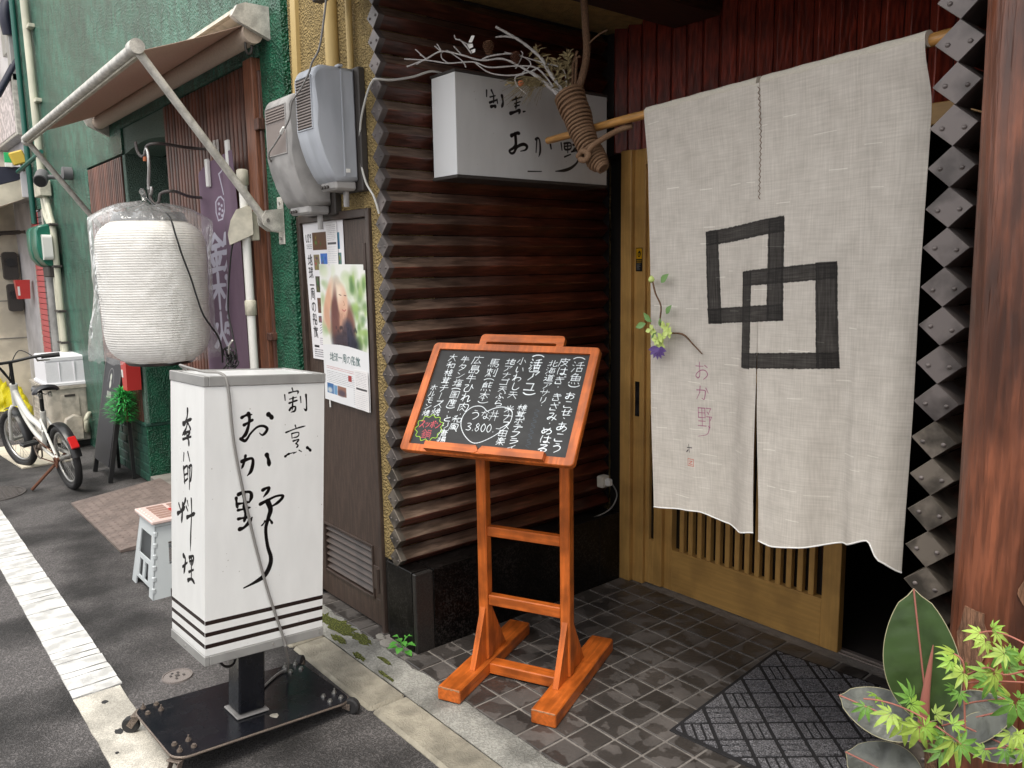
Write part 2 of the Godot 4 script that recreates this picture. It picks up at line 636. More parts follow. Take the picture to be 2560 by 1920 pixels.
func materials() -> void:
	mat("asphalt", lin(0.185, 0.170, 0.168), 0.8, {"t": ["grit", 0.5, 1.0], "b": ["grit", 0.45], "s": Vector3(3.4, 3.4, 3.4), "world": true, "d": ["mottle", 0.25, 1.0, Vector3(0.38, 0.38, 0.38)]})
	mat("paint", lin(0.74, 0.73, 0.71), 0.6, {"t": ["mottle", 0.72, 1.0], "b": ["grit", 0.08], "s": Vector3(2, 2, 2), "world": true})
	mat("old_paint", lin(0.74, 0.69, 0.60), 0.65, {"t": ["mottle", 0.72, 1.0], "b": ["grit", 0.05], "s": Vector3(1.1, 1.1, 1.1), "world": true, "d": ["dust", 0.7, 1.0, Vector3(2, 2, 2)]})
	mat("kerb_stone", lin(0.43, 0.39, 0.31), 0.9, {"t": ["mottle", 0.82, 1.0], "b": ["grit", 0.15], "s": Vector3(3, 3, 3), "world": true, "d": ["mottle", 0.7, 1.0, Vector3(0.7, 0.7, 0.7)]})
	mat("gutter", lin(0.40, 0.39, 0.355), 0.9, {"t": ["grit", 0.8, 1.0], "b": ["grit", 0.2], "s": Vector3(2.5, 2.5, 2.5), "world": true, "d": ["mottle", 0.6, 1.0, Vector3(0.9, 0.9, 0.9)]})
	mat("moss", lin(0.24, 0.27, 0.05), 1.0, {"t": ["fine", 0.3, 1.0], "b": ["fine", 1.5], "s": Vector3(4, 4, 4), "world": true})
	for k in 4:
		mat("tile_%d" % k, lin(0.110, 0.097, 0.090) * [1.0, 1.1, 0.9, 1.0][k], 0.62, {"t": ["patch", 0.66, 1.0], "r": ["patch", 0.55, 1.0], "b": ["fine", 0.05], "s": Vector3(1.5, 1.5, 1.5), "world": true, "d": ["mottle", 0.72, 1.0, Vector3(1.0, 1.0, 1.0)]})
	mat("grout", lin(0.25, 0.225, 0.205), 0.95, {"t": ["mottle", 0.8, 1.0], "b": ["grit", 0.1], "s": Vector3(2, 2, 2), "world": true})
	mat("granite", lin(0.026, 0.023, 0.022), 0.34, {"spec": 0.32, "t": ["dust", -0.4, 1.0], "s": Vector3(1.0, 1.0, 1.0), "world": true, "d": ["mottle", 0.6, 1.0, Vector3(1, 1, 1)]})
	mat("granite_edge", lin(0.030, 0.027, 0.025), 0.4, {"t": ["grit", 0.5, 1.0], "s": Vector3(5, 5, 5)})
	for k in 3:
		mat("strip_wood_%d" % k, lin(1.0, 1.0, 1.0) * [0.95, 0.85, 1.0][k], 0.36, {"t": ["grain", 0.5, 1.0], "b": ["grain", 0.12], "s": Vector3(7, 7, 0.7), "world": true, "d": ["mottle", 0.55, 1.0, Vector3(2.2, 2.2, 1.1)], "coat": 0.35, "coat_rough": 0.3})
	for k in 3:
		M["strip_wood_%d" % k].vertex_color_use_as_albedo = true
	mat("upright_wood", lin(1.0, 0.75, 0.7), 0.42, {"t": ["grain", 0.5, 1.0], "b": ["grain", 0.1], "s": Vector3(9, 0.9, 9), "world": true, "d": ["mottle", 0.6, 1.0, Vector3(2, 1, 2)]}).vertex_color_use_as_albedo = true
	mat("cap_metal", lin(0.175, 0.15, 0.142), 0.5, {"metal": 0.35, "t": ["mottle", 0.55, 1.0], "r": ["mottle", 0.75, 1.0], "s": Vector3(2, 2, 2), "world": true})
	mat("cap_stained", lin(0.20, 0.17, 0.14), 0.48, {"metal": 0.45, "t": ["mottle", 0.35, 1.0], "s": Vector3(2.6, 2.6, 2.6), "world": true})
	mat("stucco_yellow", lin(0.47, 0.335, 0.135), 0.92, {"t": ["mottle", 0.85, 1.0], "b": ["pebble", 2.2], "s": Vector3(2.4, 2.4, 2.4), "world": true})
	mat("soffit_yellow", lin(0.62, 0.42, 0.16), 0.92, {"t": ["mottle", 0.85, 1.0], "b": ["pebble", 0.5], "s": Vector3(4, 4, 4), "world": true})
	mat("yellow_paint", lin(0.50, 0.36, 0.145), 0.6)
	mat("door_brown", lin(0.085, 0.055, 0.042), 0.5, {"t": ["grain", 0.72, 1.0], "s": Vector3(7, 0.7, 7), "d": ["dust", 0.8, 1.0, Vector3(2, 2, 2)]})
	mat("door_brown_dark", lin(0.06, 0.04, 0.032), 0.45, {"t": ["mottle", 0.75, 1.0], "s": Vector3(2, 2, 2)})
	mat("tan_wood", lin(0.60, 0.345, 0.105), 0.45, {"t": ["grain", 0.93, 1.0], "s": Vector3(6, 0.4, 6), "d": ["mottle", 0.85, 1.0, Vector3(1.2, 1.2, 1.2)]})
	mat("tan_wood_across", lin(0.60, 0.345, 0.105), 0.45, {"t": ["grain", 0.93, 1.0], "s": Vector3(0.4, 6, 6), "d": ["mottle", 0.85, 1.0, Vector3(1.2, 1.2, 1.2)]})
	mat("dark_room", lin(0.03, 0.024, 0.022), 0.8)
	mat("dark_glass", lin(0.012, 0.011, 0.011), 0.12)
	mat("dark_beam", lin(0.05, 0.022, 0.014), 0.5, {"t": ["grain", 0.6, 1.0], "s": Vector3(8, 8, 0.8)})
	mat("log_wood", lin(0.30, 0.095, 0.045), 0.42, {"t": ["grain", 0.62, 1.0], "b": ["grain", 0.2], "s": Vector3(5, 0.4, 5), "d": ["mottle", 0.35, 1.0, Vector3(1.1, 0.6, 1.1)], "coat": 0.2, "coat_rough": 0.3})
	mat("bare_wood", lin(0.30, 0.15, 0.085), 0.7, {"t": ["grain", 0.6, 1.0], "b": ["fine", 0.2], "s": Vector3(6, 1, 6)})
	mat("track_metal", lin(0.35, 0.30, 0.27), 0.5, {"metal": 0.6})
	mat("green_wall", lin(0.068, 0.230, 0.160), 0.25, {"t": ["mottle", 0.7, 1.0], "b": ["pebble", 1.3], "s": Vector3(2.2, 1.5, 2.2), "world": true, "d": ["mottle", 0.7, 1.0, Vector3(0.4, 0.25, 0.4)]})
	mat("green_bright", lin(0.006, 0.110, 0.055), 0.42, {"t": ["mottle", 0.7, 1.0], "b": ["pebble", 0.7], "s": Vector3(1.9, 1.9, 1.9), "world": true})
	mat("green_brick", lin(0.030, 0.105, 0.075), 0.5, {"t": ["mottle", 0.7, 1.0], "b": ["fine", 0.15], "s": Vector3(3, 3, 3), "world": true})
	mat("green_mortar", lin(0.06, 0.13, 0.10), 0.8)
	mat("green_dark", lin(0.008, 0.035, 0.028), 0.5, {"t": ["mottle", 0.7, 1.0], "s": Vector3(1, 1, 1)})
	mat("stucco_edge", lin(0.16, 0.26, 0.21), 0.7, {"b": ["pebble", 0.6], "t": ["dust", 0.7, 1.0], "s": Vector3(2.5, 2.5, 2.5), "world": true})
	for k in 3:
		mat("slat_wood_%d" % k, lin(0.19, 0.075, 0.048) * [1.0, 0.85, 1.12][k], 0.5, {"t": ["grain", 0.62, 1.0], "b": ["grain", 0.08], "s": Vector3(10, 0.8, 10)})
	mat("post_wood", lin(0.27, 0.105, 0.055), 0.5, {"t": ["grain", 0.7, 1.0], "b": ["grain", 0.06], "s": Vector3(8, 0.6, 8)})
	mat("cream_metal", lin(0.56, 0.52, 0.42), 0.45, {"t": ["mottle", 0.8, 1.0], "s": Vector3(3, 3, 3)})
	mat("white_metal", lin(0.62, 0.59, 0.53), 0.42, {"t": ["mottle", 0.75, 1.0], "s": Vector3(4, 4, 4), "d": ["dust", 0.8, 1.0, Vector3(3, 3, 3)]})
	mat("awning_cloth", lin(0.60, 0.47, 0.385), 0.9, {"t": ["fine", 0.92, 1.0], "s": Vector3(2, 2, 2)})
	M.awning_cloth.backlight_enabled = true
	M.awning_cloth.backlight = Color(0.6, 0.48, 0.4)
	mat("pvc_white", lin(0.74, 0.72, 0.68), 0.35)
	mat("pvc_cream", lin(0.58, 0.56, 0.44), 0.4, {"t": ["mottle", 0.85, 1.0], "s": Vector3(2, 1, 2)})
	mat("green_pipe", lin(0.012, 0.10, 0.075), 0.4)
	mat("hood_grey", lin(0.42, 0.44, 0.48), 0.55, {"t": ["mottle", 0.88, 1.0], "s": Vector3(2, 0.6, 2)})
	mat("hood_dusty", lin(0.36, 0.345, 0.335), 0.7, {"t": ["mottle", 0.75, 1.0], "s": Vector3(1.5, 1.5, 1.5)})
	mat("dark_plate", lin(0.045, 0.038, 0.034), 0.6)
	mat("louvre_slat", lin(0.20, 0.165, 0.15), 0.6)
	mat("black_metal", lin(0.012, 0.013, 0.018), 0.28, {"t": ["dust", 0.6, 1.0], "r": ["mottle", 0.6, 1.0], "s": Vector3(3, 3, 3)})
	mat("black_rubber", lin(0.022, 0.021, 0.022), 0.7)
	mat("black_plastic", lin(0.018, 0.018, 0.019), 0.35)
	mat("steel", lin(0.50, 0.49, 0.47), 0.35, {"metal": 0.9})
	mat("rusty_steel", lin(0.30, 0.24, 0.20), 0.55, {"metal": 0.5, "t": ["fine", 0.4, 1.0], "s": Vector3(8, 8, 8)})
	mat("rust", lin(0.17, 0.065, 0.035), 0.85, {"t": ["fine", 0.5, 1.0], "s": Vector3(10, 10, 10)})
	mat("alu_frame", lin(0.36, 0.355, 0.345), 0.42, {"metal": 0.3, "t": ["mottle", 0.9, 1.0], "s": Vector3(2, 2, 2)})
	mat("acrylic", lin(0.80, 0.80, 0.80), 0.28)
	mat("cable_grey", lin(0.22, 0.21, 0.20), 0.5)
	mat("cable_light", lin(0.50, 0.49, 0.46), 0.5)
	mat("cable_black", lin(0.015, 0.015, 0.015), 0.5)
	mat("orange_wood", lin(0.68, 0.158, 0.024), 0.36, {"t": ["grain", 0.82, 1.0], "b": ["grain", 0.02], "s": Vector3(6, 0.5, 6), "d": ["mottle", 0.68, 1.0, Vector3(1.6, 1.6, 1.6)]})
	mat("orange_wood_long", lin(0.68, 0.158, 0.024), 0.36, {"t": ["grain", 0.82, 1.0], "b": ["grain", 0.02], "s": Vector3(6, 6, 0.5), "d": ["mottle", 0.68, 1.0, Vector3(1.6, 1.6, 1.6)]})
	mat("orange_wood_across", lin(0.68, 0.158, 0.024), 0.36, {"t": ["grain", 0.82, 1.0], "b": ["grain", 0.02], "s": Vector3(0.5, 6, 6), "d": ["mottle", 0.68, 1.0, Vector3(1.6, 1.6, 1.6)]})
	mat("worn_wood", lin(0.55, 0.30, 0.16), 0.8, {"t": ["fine", 0.6, 1.0], "s": Vector3(8, 8, 8)})
	mat("bamboo", lin(0.52, 0.26, 0.075), 0.4, {"t": ["grain", 0.75, 1.0], "s": Vector3(1, 8, 8)})
	mat("cord_wicker", lin(0.25, 0.14, 0.075), 0.8, {"t": ["fine", 0.6, 1.0], "s": Vector3(10, 10, 10)})
	mat("vine_wood", lin(0.22, 0.115, 0.06), 0.8, {"t": ["fine", 0.5, 1.0], "b": ["fine", 0.2], "s": Vector3(12, 3, 12)})
	mat("white_branch", lin(0.55, 0.52, 0.50), 0.7, {"t": ["fine", 0.6, 1.0], "s": Vector3(12, 12, 12)})
	mat("dry_leaf", lin(0.36, 0.28, 0.14), 0.9, {"t": ["fine", 0.5, 1.0], "s": Vector3(12, 12, 12)})
	mat("pine_cone", lin(0.16, 0.075, 0.038), 0.8)
	mat("orange_berry", lin(0.45, 0.13, 0.05), 0.6)
	mat("paper_white", lin(0.78, 0.77, 0.74), 0.7)
	var lp := mat("lantern_paper", lin(0.84, 0.81, 0.76), 0.6, {"t": ["mottle", 0.93, 1.0], "s": Vector3(2, 2, 2)})
	lp.backlight_enabled = true
	lp.backlight = Color(0.25, 0.24, 0.22)
	var film := clear("film", Color(1, 1, 1), 0.13, 0.12)
	film.uv1_triplanar = true
	film.uv1_scale = Vector3(2.6, 1.5, 2.6)
	film.heightmap_enabled = true
	film.heightmap_texture = ntex("mottle", 0.0, 1.0)
	film.heightmap_scale = 0.9
	clear("pane", Color(0.6, 0.7, 0.7), 0.12, 0.05)
	mat("bike_white", lin(0.68, 0.67, 0.62), 0.3)
	mat("saddle", lin(0.016, 0.016, 0.02), 0.32)
	mat("reflector", lin(0.55, 0.02, 0.02), 0.2)
	mat("foam", lin(0.80, 0.79, 0.82), 0.8, {"t": ["dust", 0.94, 1.0], "s": Vector3(2, 2, 2)})
	mat("ac_cream", lin(0.52, 0.47, 0.40), 0.45, {"t": ["mottle", 0.8, 1.0], "s": Vector3(3, 3, 3)})
	mat("ext_red", lin(0.55, 0.045, 0.04), 0.35)
	mat("stool_blue", lin(0.55, 0.585, 0.60), 0.4)
	mat("stool_pink", lin(0.76, 0.58, 0.54), 0.45)
	mat("stool_grip", lin(0.35, 0.22, 0.18), 0.6)
	mat("ramp_brown", lin(0.225, 0.175, 0.155), 0.6, {"t": ["mottle", 0.78, 1.0], "s": Vector3(2, 2, 2)})
	mat("chalk_slate", lin(0.03, 0.03, 0.036), 0.55, {"t": ["cloud", 0.7, 1.0], "s": Vector3(2, 2, 2)})
	mat("fake_green", lin(0.05, 0.42, 0.09), 0.6)
	mat("meter_green", lin(0.012, 0.13, 0.085), 0.3)
	mat("shutter_red", lin(0.50, 0.10, 0.105), 0.5)
	mat("shutter_grey", lin(0.12, 0.115, 0.12), 0.5)
	mat("beige_wall", lin(0.68, 0.61, 0.49), 0.85, {"t": ["mottle", 0.8, 1.0], "s": Vector3(0.7, 0.7, 0.7), "world": true})
	mat("pale_wall", lin(0.60, 0.58, 0.60), 0.8, {"t": ["mottle", 0.8, 1.0], "s": Vector3(0.5, 0.5, 0.5), "world": true})
	mat("navy", lin(0.015, 0.016, 0.035), 0.5)
	mat("tarp_yellow", lin(0.62, 0.54, 0.01), 0.45)
	mat("sign_yellow", lin(0.62, 0.42, 0.06), 0.5)
	mat("sign_green", lin(0.02, 0.42, 0.14), 0.5)
	mat("concrete", lin(0.30, 0.28, 0.25), 0.85, {"t": ["mottle", 0.75, 1.0], "s": Vector3(1, 1, 1), "world": true})
	mat("iron", lin(0.13, 0.115, 0.11), 0.6, {"metal": 0.4, "t": ["fine", 0.6, 1.0], "s": Vector3(5, 5, 5)})
	mat("iron_pink", lin(0.27, 0.235, 0.22), 0.65, {"t": ["fine", 0.7, 1.0], "s": Vector3(8, 8, 8)})
	mat("mat_rubber", lin(0.016, 0.015, 0.017), 0.8)
	mat("mat_pile", lin(0.33, 0.32, 0.345), 1.0, {"t": ["dust", 0.25, 1.0], "b": ["dust", 0.5], "s": Vector3(2, 2, 2), "world": true})
	mat("rubber_leaf", lin(0.052, 0.090, 0.030), 0.2, {"t": ["mottle", 0.75, 1.0], "s": Vector3(4, 4, 4), "coat": 0.5, "coat_rough": 0.12})
	mat("leaf_under", lin(0.12, 0.125, 0.105), 0.42, {"t": ["mottle", 0.5, 1.0], "b": ["mottle", 0.15], "s": Vector3(5, 5, 5)})
	mat("leaf_rim", lin(0.36, 0.33, 0.20), 0.5)
	mat("leaf_rib", lin(0.36, 0.13, 0.10), 0.45)
	var mp := mat("maple_green", lin(0.27, 0.46, 0.06), 0.5, {"t": ["mottle", 0.75, 1.0], "s": Vector3(5, 5, 5)})
	mp.backlight_enabled = true
	mp.backlight = Color(0.3, 0.4, 0.1)
	var m2 := mat("maple_yellow", lin(0.36, 0.50, 0.08), 0.5, {"t": ["mottle", 0.75, 1.0], "s": Vector3(5, 5, 5)})
	m2.backlight_enabled = true
	m2.backlight = Color(0.35, 0.4, 0.1)
	var m3 := mat("maple_deep", lin(0.15, 0.32, 0.05), 0.5, {"t": ["mottle", 0.75, 1.0], "s": Vector3(5, 5, 5)})
	m3.backlight_enabled = true
	m3.backlight = Color(0.2, 0.32, 0.08)
	mat("maple_stem", lin(0.40, 0.14, 0.10), 0.5)
	mat("weed_green", lin(0.09, 0.33, 0.045), 0.55)
	mat("terracotta", lin(0.25, 0.11, 0.06), 0.85)
	mat("soil", lin(0.03, 0.022, 0.016), 1.0)
	mat("sprig_leaf", lin(0.16, 0.30, 0.09), 0.5)
	mat("sprig_bloom", lin(0.55, 0.66, 0.20), 0.6)
	mat("sprig_purple", lin(0.10, 0.05, 0.20), 0.6)
	mat("outlet_white", lin(0.62, 0.58, 0.50), 0.4)

func ground() -> void:
	var st := S()
	st.set_smooth_group(-1)
	quad(st, Vector3(-80, 0, 60), Vector3(60, 0, 60), Vector3(60, 0, -80), Vector3(-80, 0, -80))
	var g := obj("road", st, M.asphalt)
	g.set_meta("kind", "structure")
	# the white line: one worn beige length near the camera, cracked patches of newer paint beyond
	var line := struct_root("road_line")
	st = S()
	var pts := PackedVector2Array()
	for k in 61:
		pts.append(Vector2(-2.93 + k * 0.0655, -0.615 + rng.randf_range(-0.003, 0.003)))
	for k in 61:
		pts.append(Vector2(1.0 - k * 0.0655, -0.468 + rng.randf_range(-0.003, 0.003)))
	flat(st, pts, 0.0, 0.004)
	obj("old_paint_length", st, M.old_paint, line)
	var x := -2.937
	while x > -7.2:
		var w := rng.randf_range(0.045, 0.08) if rng.randf() < 0.45 else rng.randf_range(0.09, 0.22)
		st = S()
		var p := PackedVector2Array()
		var j0 := rng.randf_range(-0.012, 0.012)
		for k in 5:
			p.append(Vector2(x - rng.randf_range(0.0, 0.006), lerpf(-0.468, -0.625, k / 4.0) + rng.randf_range(-0.0015, 0.0015)))
		for k in 5:
			p.append(Vector2(x - w + rng.randf_range(0.0, 0.006), lerpf(-0.625, -0.468, k / 4.0) + rng.randf_range(-0.0015, 0.0015)))
		flat(st, p, 0.0, 0.005)
		obj("paint_patch", st, M.paint, line)
		x -= w + rng.randf_range(0.0, 0.0034)
	# dark stains on the line
	for s in [[-2.62, -0.535, 0.016], [-2.84, -0.545, 0.011], [-2.5, -0.50, 0.006]]:
		st = S()
		var p := PackedVector2Array()
		for k in 12:
			var a := TAU * k / 12
			p.append(Vector2(s[0] + cos(a) * s[2] * rng.randf_range(0.75, 1.3), s[1] + sin(a) * s[2] * rng.randf_range(0.7, 1.1)))
		flat(st, p, 0.0, 0.0055)
		obj("gum_spot", st, M.black_rubber, line)
	# kerb stones and the mortar strip behind them
	var kerb := struct_root("kerb")
	x = 1.6
	var n := 0
	while x > -3.3:
		var w: float = [0.595, 0.61, 0.6][n % 3]
		if n == 0:
			x = 1.42
		st = S()
		bx(st, x - w + 0.004, x - 0.004, -0.08, 0.012 + [0.0, 0.003, 0.001][n % 3], -1.335, -1.195 + [0.0, 0.004, -0.003][n % 3], 0.01)
		obj("kerb_stone", st, M.kerb_stone, kerb)
		x -= w
		n += 1
	st = S()
	var grid := []
	for j in 4:
		var row := []
		for i in 80:
			var xx := 1.5 - i * 0.0608
			row.append(Vector3(xx, 0.006 + rng.randf_range(0.0, 0.005) - (0.006 if j == 0 else 0.0), -1.338 - j * 0.04 - (rng.randf_range(-0.008, 0.012) if j == 3 else 0.0)))
		grid.append(row)
	sheet(st, grid, 0.004)
	obj("mortar_strip", st, M.gutter, kerb)
	# moss by the kerb below the sign
	for s in [[-2.80, -1.415, 0.10, 0.042], [-2.66, -1.425, 0.075, 0.025], [-2.93, -1.40, 0.08, 0.04], [-2.54, -1.35, 0.04, 0.012], [-2.72, -1.36, 0.05, 0.014], [-2.45, -1.405, 0.05, 0.010], [-2.35, -1.35, 0.05, 0.006]]:
		st = S()
		var mp := PackedVector2Array()
		for k in 26:
			var a := TAU * k / 26
			var rr := rng.randf_range(0.55, 1.15)
			mp.append(Vector2(s[0] + cos(a) * s[2] * rr, s[1] + sin(a) * s[3] * rr))
		flat(st, mp, 0.004, 0.0125 + rng.randf_range(0.0, 0.002))
		obj("moss_patch", st, M.moss, kerb).set_meta("kind", "stuff")
	# entrance floor: mortar bed and tiles of 10 cm
	var floor_root := struct_root("entrance_floor")
	st = S()
	bx(st, -3.16, 1.5, -0.06, 0.0098, -2.72, -1.462, 0.0)
	obj("mortar_bed", st, M.grout, floor_root)
	var meshes := []
	for k in 5:
		st = S()
		bx(st, -0.0495, 0.0495, -0.004, 0.005, -0.0495, 0.0495, 0.0022)
		meshes.append(done(st))
	for j in 12:
		for i in 32:
			var cx := -1.652 + 0.054 + (i - 14) * 0.1075
			var cz := -1.5115 - j * 0.1075
			if cx > 0.0 or cx < -3.12:
				continue
			if cx < -2.43 and (j > 0):
				continue
			if cx < -2.43 and cx > -2.64:
				continue
			if cz < -2.66:
				continue
			var xf := Transform3D(Basis(Vector3(rng.randf_range(-1, 1), 0.0, rng.randf_range(-1, 1)).normalized(), rng.randf_range(0, 0.006)), Vector3(cx, 0.008 + rng.randf_range(0.0, 0.0012), cz))
			inst("tile", meshes[0], M["tile_%d" % rng.randi_range(0, 3)], floor_root, xf)

# a flat patch lying on y
func flat(st: SurfaceTool, poly: PackedVector2Array, y0: float, y1: float) -> void:
	var p := PackedVector2Array()
	for v in poly:
		p.append(Vector2(v.x, -v.y))
	prism(st, p, y0, y1, Transform3D(Basis(Vector3.RIGHT, Vector3.FORWARD, Vector3.UP), Vector3.ZERO))

func diamond_cap(st: SurfaceTool, h: float, depth: float) -> void:
	# a folded metal cap: its square face turned on its corner, its sides running back along the bar
	var q := [Vector2(h, 0), Vector2(0, h), Vector2(-h, 0), Vector2(0, -h)]
	var g := h * 0.965
	var f := [Vector2(g, 0), Vector2(0, g), Vector2(-g, 0), Vector2(0, -g)]
	st.set_smooth_group(-1)
	quad(st, Vector3(f[0].x, f[0].y, 0.002), Vector3(f[1].x, f[1].y, 0.002), Vector3(f[2].x, f[2].y, 0.002), Vector3(f[3].x, f[3].y, 0.002))
	for k in 4:
		var a: Vector2 = q[k]
		var b: Vector2 = q[(k + 1) % 4]
		quad(st, Vector3(f[k].x, f[k].y, 0.002), Vector3(a.x, a.y, -0.001), Vector3(b.x, b.y, -0.001), Vector3(f[(k + 1) % 4].x, f[(k + 1) % 4].y, 0.002))
		quad(st, Vector3(a.x, a.y, -0.001), Vector3(a.x, a.y, -depth), Vector3(b.x, b.y, -depth), Vector3(b.x, b.y, -0.001))

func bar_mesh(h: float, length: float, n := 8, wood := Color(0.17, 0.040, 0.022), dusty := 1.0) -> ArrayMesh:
	# lacquered wood, its upper faces dusty, with daylight sheen and falloff painted in
	var dust := Color(0.34, 0.245, 0.185)  # dust tone, also standing in for sky sheen on the upper faces
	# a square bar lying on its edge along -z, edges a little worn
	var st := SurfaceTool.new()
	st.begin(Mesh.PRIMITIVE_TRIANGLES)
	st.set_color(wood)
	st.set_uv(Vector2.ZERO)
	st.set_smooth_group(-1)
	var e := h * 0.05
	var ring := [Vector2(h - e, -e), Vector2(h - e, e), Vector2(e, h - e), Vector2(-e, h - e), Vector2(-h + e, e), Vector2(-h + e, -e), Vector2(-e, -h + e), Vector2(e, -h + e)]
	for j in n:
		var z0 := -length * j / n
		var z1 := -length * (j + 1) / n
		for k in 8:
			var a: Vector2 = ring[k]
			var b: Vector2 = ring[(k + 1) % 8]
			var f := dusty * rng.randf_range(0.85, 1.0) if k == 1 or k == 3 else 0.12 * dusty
			var c0 := wood.lerp(dust, f * (1.0 - smoothstep(0.0, 0.75, -z0)))  # pale tone fades inward: daylight falloff put into the vertex colour
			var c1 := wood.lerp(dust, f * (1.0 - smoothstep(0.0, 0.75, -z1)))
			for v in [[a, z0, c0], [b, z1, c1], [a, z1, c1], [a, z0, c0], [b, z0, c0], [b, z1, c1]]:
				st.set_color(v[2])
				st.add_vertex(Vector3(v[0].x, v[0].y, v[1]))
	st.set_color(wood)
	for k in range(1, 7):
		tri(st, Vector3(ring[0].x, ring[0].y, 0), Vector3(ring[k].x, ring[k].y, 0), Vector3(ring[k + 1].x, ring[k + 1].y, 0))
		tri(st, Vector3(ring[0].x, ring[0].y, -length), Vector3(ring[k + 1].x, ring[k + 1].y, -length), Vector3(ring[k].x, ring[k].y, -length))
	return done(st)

func rivet_mesh(r: float) -> ArrayMesh:
	var st := S()
	lathe(st, [Vector2(r, 0.0), Vector2(r * 0.85, r * 0.4), Vector2(r * 0.45, r * 0.7), Vector2(0, r * 0.8)], 10, Transform3D(Basis(Vector3.RIGHT, PI * 0.5), Vector3.ZERO))
	return done(st)

func restaurant() -> void:
	var R := thing("restaurant_building", "dark timber restaurant front with ribbed alcove walls, yellow stucco and tiled doorway", "building")
	var st := S()
	# yellow stucco facade round the brown door
	bx(st, -3.235, -2.555, 1.668, 4.8, -1.75, -1.53, 0.0)
	bx(st, -2.628, -2.555, 0.33, 1.668, -1.75, -1.53, 0.0)
	obj("yellow_wall", st, M.stucco_yellow, R)
	st = S()
	bx(st, -3.235, -2.62, 0.0, 4.8, -6.0, -1.752, 0.0)
	bx(st, -2.53, 3.0, 2.53, 4.8, -6.0, -1.60, 0.0)
	obj("upper_wall", st, M.stucco_yellow, R)
	# painted pipes and a slanting trim board on the yellow wall
	for p in [[-2.835, 0.026], [-2.70, 0.012]]:
		st = S()
		cyl(st, Vector3(p[0], 2.0, -1.512), Vector3(p[0], 4.7, -1.512), p[1], 12)
		obj("painted_pipe", st, M.yellow_paint, R)
	st = S()
	bar(st, Vector3(-3.17, 2.0, -1.522), Vector3(-3.12, 3.4, -1.522), 0.045, 0.02, Vector3.BACK)
	obj("trim_board", st, M.yellow_paint, R)
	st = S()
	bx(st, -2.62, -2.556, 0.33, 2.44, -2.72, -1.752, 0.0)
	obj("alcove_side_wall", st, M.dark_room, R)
	# ribbed side wall: bars on edge, each with a riveted metal cap facing the street
	var h := 0.0392
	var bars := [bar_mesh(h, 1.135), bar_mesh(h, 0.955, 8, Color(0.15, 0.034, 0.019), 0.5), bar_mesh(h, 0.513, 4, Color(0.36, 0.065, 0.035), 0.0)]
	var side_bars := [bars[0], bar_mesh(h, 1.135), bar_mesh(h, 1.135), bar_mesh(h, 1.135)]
	var cm := S()
	diamond_cap(cm, h * 1.03, 0.022)
	var cap := done(cm)
	cm = S()
	diamond_cap(cm, h * 1.03, 0.072)
	var long_cap := done(cm)
	var rv := rivet_mesh(0.0048)
	for k in 27:
		var y := 0.35 + 0.0784 * k
		var sl := -0.0006 * k
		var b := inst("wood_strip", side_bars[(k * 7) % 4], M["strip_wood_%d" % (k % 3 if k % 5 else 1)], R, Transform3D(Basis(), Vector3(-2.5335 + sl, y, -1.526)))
		inst("end_cap", cap, M.cap_metal if k > 4 else M.cap_stained, b, Transform3D(Basis(), Vector3(0, 0, 0.004)))
		for s in [-1.0, 1.0]:
			inst("rivet", rv, M.cap_metal, b, Transform3D(Basis(), Vector3(s * 0.0185, -0.002 + rng.randf_range(-0.003, 0.003), 0.006)))
	# free-standing screen on the other side of the doorway
	for k in 31:
		var y := 0.06 + 0.0784 * k
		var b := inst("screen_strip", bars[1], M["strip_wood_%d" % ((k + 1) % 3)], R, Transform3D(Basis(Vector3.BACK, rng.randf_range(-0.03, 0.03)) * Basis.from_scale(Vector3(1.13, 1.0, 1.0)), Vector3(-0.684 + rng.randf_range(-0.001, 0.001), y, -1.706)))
		inst("end_cap", long_cap, M.cap_metal if k > 13 else M.cap_stained, b, Transform3D(Basis(), Vector3(0, 0, 0.004)))
		for s in [-1.0, 1.0]:
			inst("rivet", rv, M.cap_metal, b, Transform3D(Basis(), Vector3(s * 0.0182, -0.004 + rng.randf_range(-0.003, 0.003), 0.006)))
	# ribbed wall over the door
	for k in 24:
		var b := inst("upright_strip", bars[2], M.upright_wood, R, Transform3D(Basis(Vector3.RIGHT, -PI / 2), Vector3(-2.47 + 0.0784 * k, 2.44, -2.70)))
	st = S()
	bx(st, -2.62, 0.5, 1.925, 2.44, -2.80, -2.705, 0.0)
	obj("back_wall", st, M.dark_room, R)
	# black granite plinth in three slabs with a cut edge
	st = S()
	bx(st, -2.60, -2.425, 0.0, 0.325, -1.60, -1.52, 0.002)
	obj("granite_slab", st, M.granite, R)
	st = S()
	bx(st, -2.425, -2.402, 0.0, 0.322, -1.60, -1.521, 0.003)
	obj("granite_edge", st, M.granite_edge, R)
	st = S()
	bx(st, -2.60, -2.403, 0.0, 0.325, -2.50, -1.602, 0.002)
	obj("granite_slab", st, M.granite, R)
	st = S()
	bx(st, -2.60, -2.403, 0.0, 0.325, -2.63, -2.502, 0.002)
	obj("granite_slab", st, M.granite, R)
	st = S()
	bx(st, -2.628, -2.602, 0.0, 0.329, -1.75, -1.531, 0.0)
	obj("granite_edge", st, M.granite_edge, R)
	# soffit, eave and the beam under it
	st = S()
	bx(st, -2.62, 3.0, 2.442, 2.53, -2.80, -1.42, 0.0)
	obj("soffit", st, M.soffit_yellow, R)
	st = S()
	bx(st, -2.72, 3.0, 2.372, 2.62, -1.42, -1.38, 0.004)
	bx(st, -2.72, 3.0, 2.46, 2.62, -1.38, -1.12, 0.004)  # overhang lengthened out of view to shade the alcove
